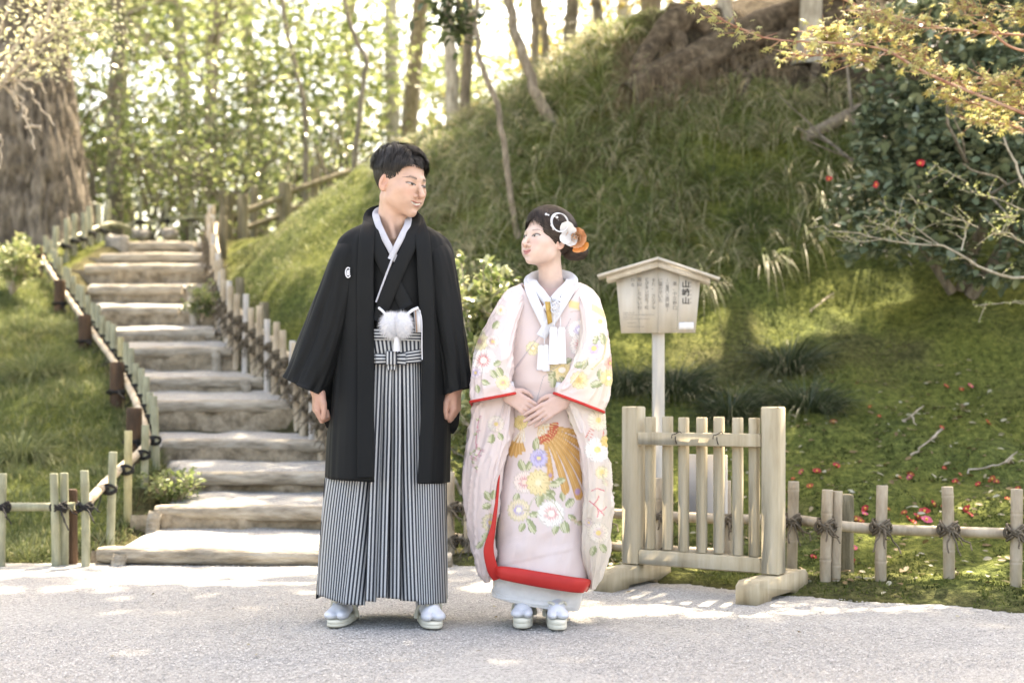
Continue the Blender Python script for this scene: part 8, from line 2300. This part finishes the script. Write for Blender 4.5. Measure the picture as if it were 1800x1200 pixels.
    if zone == 'hangL':
        C = flower(C, u, v, 872, 745, 14, 11, (0.66, 0.52, 0.5), (0.74, 0.66, 0.58), YEL); C = leafp(C, u, v, 866, 762, 18, 6, 100); C = leafp(C, u, v, 876, 760, 16, 5, 60)
        for k, pts in enumerate([[(842, 735), (838, 760), (836, 790)], [(846, 790), (840, 800), (833, 806)], [(838, 825), (832, 815), (828, 800)]]):
            C = line(C, u, v, pts, 0.9, (0.52, 0.18, 0.24))
            for (a, b) in pts: C = leafp(C, u, v, a, b, 7, 2.5, -40+60*k, (0.50, 0.30, 0.34), (0.66, 0.5, 0.5)); C = leafp(C, u, v, a, b, 7, 2.5, 140+60*k, (0.34, 0.34, 0.22))
        C = leafp(C, u, v, 862, 880, 20, 6, -120); C = leafp(C, u, v, 866, 878, 18, 6, -80); C = leafp(C, u, v, 864, 886, 18, 6, 160); C = flower(C, u, v, 862, 918, 15, 12, (0.45, 0.38, 0.5), (0.66, 0.58, 0.40), YEL); C = leafp(C, u, v, 856, 935, 18, 6, 110); C = leafp(C, u, v, 850, 950, 18, 5, 130); C = leafp(C, u, v, 862, 936, 14, 5, 60)
    if zone == 'hangR':
        C = flower(C, u, v, 1052, 936, 18, 13, (0.66, 0.50, 0.50), (0.74, 0.66, 0.56), YEL); C = leafp(C, u, v, 1046, 958, 20, 6, 110); C = leafp(C, u, v, 1056, 955, 18, 6, 60); C = leafp(C, u, v, 1062, 820, 18, 6, 120)
        C = line(C, u, v, [(1046, 745), (1036, 757), (1030, 768)], 1.2, (0.58, 0.18, 0.14)); C = line(C, u, v, [(1044, 746), (1042, 760), (1035, 775)], 1.0, (0.58, 0.18, 0.14)); C = line(C, u, v, [(1062, 742), (1060, 765), (1058, 785)], 1.1, (0.58, 0.18, 0.14))
        C = flower(C, u, v, 1052, 738, 18, 12, (0.72, 0.60, 0.42), (0.78, 0.70, 0.56), YEL); C = flower(C, u, v, 1050, 790, 22, 15, (0.80, 0.76, 0.70), REDW, YEL); C = flower(C, u, v, 1066, 775, 10, 8, YEL, YEL, (0.7, 0.5, 0.1))
        for pts in ([(1036, 880), (1048, 890), (1062, 905)], [(1044, 886), (1050, 878), (1053, 870)], [(1050, 892), (1052, 900), (1050, 908)], [(1056, 898), (1063, 894), (1066, 890)], [(1040, 862), (1050, 858), (1062, 862)]): C = line(C, u, v, pts, 1.2, (0.58, 0.16, 0.18))
        C = flower(C, u, v, 1035, 918, 8, 7, (0.5, 0.4, 0.5), (0.66, 0.56, 0.5), YEL); C = leafp(C, u, v, 1060, 840, 16, 5, 60, (0.62, 0.5, 0.4)); C = flower(C, u, v, 1058, 830, 11, 9, YEL, (0.76, 0.66, 0.45), YEL)
    return np.clip(C, 0, 1)

KIM = vcol_mat('embroidered_satin', 0.40, 0.42, 0.12, 0.25, 260)
REDS = noise_mat('red_silk', [(0.44, 0.022, 0.020), (0.56, 0.035, 0.028)], 8, 3, 0.5, 0.08, 300, dist=0.001)
def cloth(name, G, zone, closed=True, thick=0.004):
    mb = MB(); mb.grid(G, closed_u=closed); o = mb.build(name, KIM, bride, True); set_col(o, kimono_colour(G.reshape(-1, 3), zone)); solidify(o, thick, -1.0 if False else 1.0); return o
# ---- main robe
rowsB = [((918, 497), (1020, 497), -0.035, 0.095), ((908, 502), (1030, 502), -0.050, 0.10), ((888, 513), (1046, 515), -0.075, 0.105), ((876, 545), (1054, 545), -0.102, 0.11), ((880, 600), (1050, 600), -0.128, 0.11), ((884, 650), (1046, 650), -0.136, 0.11), ((886, 700), (1042, 700), -0.134, 0.115), ((882, 760), (1037, 760), -0.130, 0.125), ((875, 850), (1035, 855), -0.138, 0.14), ((870, 940), (1036, 950), -0.150, 0.15), ((868, 1004), (1036, 1022), -0.158, 0.155)]
nr = 360
th = np.linspace(0, 1, 380, endpoint=False); th = np.where(th < 0.26, th/0.26*0.5, 0.5+(th-0.26)/0.74*0.5)*2*np.pi      # more points on the front half
def ringB(L, Rr, yf, yb, ex=2.9):
    c, s = np.cos(th), np.sin(th); cx = np.sign(c)*np.abs(c)**(2/ex); sy = np.sign(s)*np.abs(s)**(2/ex)
    L = PB(*L); Rr = PB(*Rr); m, h = (L+Rr)/2, (Rr-L)/2; P = m+cx[:, None]*h; P[:, 1] += np.where(sy < 0, -sy*yf, sy*yb); return P
G = loft([ringB(*r_) for r_ in rowsB], nr)
uu, vv = pxc(G); fr_ = G[..., 1] < YB-0.01
vline = 575-np.abs(uu-962)*1.6                       # open neck in front
vn = np.where(fr_ & (vv < vline), vline, vv)
G[..., 2] = np.where(fr_, CZ-(vn-HOR)/F*G[..., 1], G[..., 2])
I = np.linspace(0, 1, nr)[:, None]+0*uu
# overlapping lapel edge, soft cross folds at the waist, long folds in the skirt
lap = (uu-985)*0.78+(vv-548)*0.62
dy = -0.006*sstep(-1.5, 1.5, lap)*sstep(690, 670, vv)*fr_
dy = dy-0.006*vnoise(np.stack([(uu*0.5+vv)*0.035, (uu-vv*0.5)*0.006], -1), 1, 77)*sstep(560, 600, vv)*sstep(760, 700, vv)*fr_
dy = dy-0.009*fbm(np.stack([uu*0.030+vv*0.004, vv*0.012+uu*0.004], -1), 1, 3, 78)*sstep(730, 790, vv)*fr_
dy = dy-0.006*sstep(0.0, 1.0, vnoise(np.stack([uu*0.012-vv*0.004, vv*0.055+uu*0.012], -1), 1, 79))*sstep(880, 960, vv)*fr_
G[..., 1] += dy
cloth('uchikake_robe', G, 'body')
BG_ = G
# ---- padded red hem and front edge
hem = [(867, 1006, -0.10), (880, 1006, -0.150), (905, 1010, -0.166), (950, 1018, -0.172), (1000, 1026, -0.166), (1028, 1029, -0.135), (1037, 1030, -0.06)]
mb = MB(); mb.grid(band([PB(a, b, c) for a, b, c in hem], [0.030, 0.046, 0.052, 0.054, 0.054, 0.052, 0.046], 0.030, -1, 60), closed_u=True); mb.build('red_hem', REDS, bride, True)
mb = MB(); g = band([PB(*p) for p in [(880, 780, -0.122), (876, 850, -0.136), (868, 920, -0.146), (859, 965, -0.146), (866, 1000, -0.136), (873, 1018, -0.120)]], [0.003, 0.008, 0.016, 0.036, 0.040, 0.026], 0.008, -1, 50); mb.grid(g, closed_u=True); mb.build('red_front_edge', REDS, bride, True)
# ---- white under-kimono at the hem
Rw = [ring(PB(a, va), PB(b, vb), YB+yf, YB+0.12, 150, 2.3) for a, va, b, vb, yf in ((874, 960, 1028, 980, -0.11), (868, 1000, 1027, 1012, -0.125), (864, 1030, 1023, 1048, -0.135), (862, 1043, 1018, 1070, -0.140))]
G = loft(Rw, 40); I, J = np.meshgrid(np.linspace(0, 1, 40), np.linspace(0, 1, 150), indexing='ij')
G = wrinkle(G, 0.006, 10, 6, 91, sstep(0, 0.2, J)*sstep(1, 0.8, J)); mb = MB(); mb.grid(G, closed_u=True); solidify(mb.build('white_underskirt', noise_mat('ivory_silk', [(0.62, 0.61, 0.60), (0.70, 0.69, 0.68)], 30, 3, 0.55, 0.15, 120, dist=0.002), bride, True), 0.010)
# ---- sleeves over the arms
def sleeveB(name, rows, zone, n, k, seed, amp=0.008, ex=3.0):
    Rw = [ring(PB(*a), PB(*b), YB+yf, YB+yb, k, ex) for a, b, yf, yb in rows]
    G = loft(Rw, n); I, J = np.meshgrid(np.linspace(0, 1, n), np.linspace(0, 1, k, endpoint=False), indexing='ij')
    G2 = np.concatenate([G, G[:, :1]], 1); a = np.gradient(G2, axis=0); b = np.gradient(G2, axis=1); nrm = np.cross(a, b); nrm /= np.linalg.norm(nrm, axis=-1, keepdims=True)+1e-9
    w = fbm(np.stack([np.cos(2*np.pi*J)*1.8+I*1.5, np.sin(2*np.pi*J)*1.8, I*4.2+seed], -1), 1, 3, seed)
    rg = 1-2*np.abs(vnoise(np.stack([np.cos(2*np.pi*J)*2.6+I*2.2, np.sin(2*np.pi*J)*2.6, I*2.6+seed*3], -1), 1, seed+40))
    r3 = 1-2*np.abs(vnoise(np.stack([np.cos(2*np.pi*J)*4.5+I*5.0, np.sin(2*np.pi*J)*4.5, I*7.0+seed], -1), 1, seed+60))
    w = 0.6*w+1.1*np.clip(rg, 0, 1)**3+0.35*np.clip(r3, 0, 1)**3
    G = G+nrm[:, :-1]*(amp*w*sstep(0.02, 0.15, I)*sstep(1.02, 0.9, I))[..., None]
    if zone[:2] == 'sl': G[..., 2] -= 0.022*(sstep(0.86, 1, I)*sstep(-0.1, 0.9, np.sin(2*np.pi*J)))
    cloth(name, G, zone); return G
gl = sleeveB('sleeve', [((908, 506, 0.02), (930, 514, 0.0), -0.045, 0.08), ((882, 524, 0.0), (918, 545, -0.06), -0.105, 0.07), ((858, 565, -0.01), (906, 592, -0.10), -0.14, 0.04), ((840, 612, -0.03), (899, 640, -0.135), -0.172, 0.0), ((831, 660, -0.06), (897, 672, -0.145), -0.185, -0.02), ((827, 706, -0.09), (906, 691, -0.150), -0.195, -0.05)], 'sleeveL', 140, 170, 11)
gr = sleeveB('sleeve', [((1006, 514, 0.0), (1026, 506, 0.02), -0.045, 0.08), ((1018, 545, -0.06), (1047, 526, 0.0), -0.105, 0.07), ((1020, 592, -0.10), (1062, 575, -0.01), -0.15, 0.04), ((1006, 640, -0.140), (1069, 625, -0.03), -0.178, 0.0), ((990, 672, -0.155), (1070, 675, -0.06), -0.192, -0.02), ((974, 691, -0.165), (1061, 724, -0.10), -0.205, -0.06)], 'sleeveR', 140, 170, 12)
for g in (gl, gr):
    mb = MB(); e = g[-1]; e = np.concatenate([e, e[:1]]); mb.tube(e, 0.0052, 8, False); mb.build('red_cuff', REDS, bride, True)
    c = e.mean(0); inner = np.stack([e+(c-e)*k+np.array([0, 0.012*j, 0.004+0.020*j]) for j, k in enumerate((0.03, 0.05, 0.10))]); mb = MB(); mb.grid(inner, closed_u=False); mb.build('sleeve_lining', WHITE, bride, True)
# ---- long hanging parts of the sleeves
sleeveB('hanging_sleeve', [((834, 690, -0.03), (900, 690, -0.10), -0.125, -0.02), ((831, 735, -0.03), (898, 735, -0.11), -0.135, -0.02), ((825, 790, -0.02), (887, 786, -0.11), -0.135, -0.015), ((819, 850, -0.02), (875, 846, -0.105), -0.13, -0.01), ((827, 920, -0.02), (868, 916, -0.09), -0.12, -0.01), ((837, 982, -0.03), (864, 980, -0.075), -0.10, -0.02), ((851, 1023, -0.045), (861, 1022, -0.06), -0.07, -0.035)], 'hangL', 230, 140, 13, 0.013, 2.8)
sleeveB('hanging_sleeve', [((985, 700, -0.14), (1064, 712, -0.07), -0.165, -0.04), ((1008, 742, -0.145), (1063, 755, -0.06), -0.165, -0.03), ((1023, 790, -0.140), (1067, 800, -0.04), -0.16, -0.02), ((1029, 850, -0.135), (1072, 858, -0.03), -0.155, -0.01), ((1030, 910, -0.130), (1074, 905, -0.03), -0.15, -0.01), ((1030, 960, -0.125), (1067, 966, -0.04), -0.145, -0.02), ((1037, 1033, -0.08), (1046, 1034, -0.06), -0.10, -0.045)], 'hangR', 230, 140, 14, 0.013, 2.8)
# ---- collars
def bb_(name, pts, wd, th_, mat, n=40): return add_band(name, pts, wd, th_, mat, n, bride)
bb_('under_collar', [(969, 478, 0.075), (937, 487, 0.030), (938, 500, -0.055), (952, 517, -0.098), (970, 540, -0.118)], [0.034, 0.036, 0.036, 0.034, 0.03], 0.007, WHITE)
bb_('under_collar', [(969, 478, 0.075), (1002, 487, 0.030), (1000, 500, -0.055), (983, 517, -0.102), (958, 545, -0.124)], [0.034, 0.036, 0.036, 0.034, 0.03], 0.007, WHITE)
bb_('white_collar', [(969, 482, 0.085), (932, 489, 0.035), (931, 506, -0.070), (939, 528, -0.112), (952, 555, -0.134), (964, 582, -0.145)], [0.030, 0.032, 0.034, 0.034, 0.034, 0.030], 0.007, WHITE)
bb_('white_collar', [(969, 482, 0.085), (1006, 489, 0.035), (1003, 506, -0.070), (990, 530, -0.118), (970, 562, -0.142), (951, 592, -0.149)], [0.030, 0.032, 0.034, 0.034, 0.036, 0.036], 0.008, WHITE)
# ---- tasselled brocade pouch and dagger case at the breast
SILK = noise_mat('tassel_silk', [(0.70, 0.70, 0.73), (0.82, 0.82, 0.84)], 6, 4, 0.55, 0.5, 60, (14, 14, 0.4), dist=0.003)
GOLD = noise_mat('gold_brocade', [(0.36, 0.22, 0.05), (0.55, 0.37, 0.10)], 60, 3, 0.45, 0.2)
dg = empty('dagger_case', tuple(PB(963, 560, -0.15)), "slim gold dagger case tucked into the front of the bride's collar", 'dagger case')
mb = MB(); P = [PB(958, 530, -0.150), PB(967, 530, -0.150), PB(971, 566, -0.158), PB(963, 570, -0.158)]; Q = [p+np.array([0, 0.014, 0]) for p in P]
mb.add(P+Q, [[0, 3, 2, 1], [4, 5, 6, 7], [0, 1, 5, 4], [1, 2, 6, 5], [2, 3, 7, 6], [3, 0, 4, 7]]); mb.build('case', GOLD, dg)
mb = MB()
for k in range(5):      # knotted cord
    t = np.linspace(0, 2*np.pi, 24); c = PB(977+4*math.cos(k*1.26), 541+6*math.sin(k*1.26), -0.162); mb.tube(np.stack([c[0]+0.009*np.cos(t), c[1]+0.003*np.sin(t*2+k), c[2]+0.010*np.sin(t)], -1), 0.0026, 6, False)
mb.tube(interp_path([PB(977, 548, -0.165), PB(974, 560, -0.165), PB(975, 574, -0.165)], 8), 0.002, 6); mb.tube(interp_path([PB(979, 548, -0.165), PB(985, 560, -0.165), PB(985, 574, -0.165)], 8), 0.002, 6); mb.tube(interp_path([PB(960, 568, -0.160), PB(957, 585, -0.158), PB(957, 604, -0.158)], 8), 0.0018, 6)
mb.build('knotted_cord', WHITE, bride, True)
mb = MB(); mb.box(PB(977, 526, -0.146), (0.036, 0.012, 0.022), None, 0.004); mb.build('brocade_pouch', WHITE, bride)
for (uc, v0, v1, wt, wb, dy) in ((973, 574, 640, 0.013, 0.018, -0.166), (987, 574, 639, 0.012, 0.017, -0.163), (951, 606, 650, 0.010, 0.015, -0.158), (960, 605, 652, 0.009, 0.013, -0.162)):
    k = 36; t = np.linspace(0, 2*np.pi, k, endpoint=False); rows = []
    for s_ in np.linspace(0, 1, 14):
        c = PB(uc, v0+(v1-v0)*s_, dy); rr_ = (wt+(wb-wt)*s_)*(0.75 if s_ < 0.04 else (1.08 if 0.04 < s_ < 0.12 else 1))*(1+0.06*np.sin(t*18)+0.03*np.sin(t*7+s_*3))
        rows.append(np.stack([c[0]+rr_*np.cos(t), c[1]+0.6*rr_*np.sin(t), np.full(k, c[2])], 1))
    mb = MB(); mb.grid(np.array(rows), closed_u=True); mb.f.append(list(range(k))); mb.f.append([13*k+i for i in range(k)][::-1]); mb.build('tassel', SILK, bride, True)
sandal_foot(bride, 917, 1107, R(-4), 0.90, 0.036, 1)
sandal_foot(bride, 982, 1110, R(3), 0.90, 0.036, -1)

# ---- smaller pieces belong to the part they sit on
def nest(root, part, subs):
    ps = [c for c in root.children if c.name.split('.')[0] == part]
    for c in list(root.children):
        if c.name.split('.')[0] in subs and ps:
            ctr = np.array([v[:] for v in c.bound_box]).mean(0)
            p = min(ps, key=lambda q: np.linalg.norm(np.array([v[:] for v in q.bound_box]).mean(0)-ctr))
            c.parent = p; c.matrix_parent_inverse = Matrix()
for root in (man, bride):
    nest(root, 'sandal', ('strap',)); nest(root, 'hair', ('hair_strands', 'forelock', 'fringe', 'side_lock')); nest(root, 'chignon', ('chignon_strands',))
nest(man, 'haori_coat', ('haori_collar', 'crest')); nest(man, 'pompom', ('pompom_core', 'cord', 'tassel')); nest(man, 'hakama', ('waist_band', 'waist_pleats', 'bow_tie', 'bow_loop', 'bow_knot', 'bow_tail'))
nest(bride, 'sleeve', ('red_cuff', 'sleeve_lining')); nest(bride, 'uchikake_robe', ('red_hem', 'red_front_edge')); nest(bride, 'brocade_pouch', ('knotted_cord', 'tassel'))
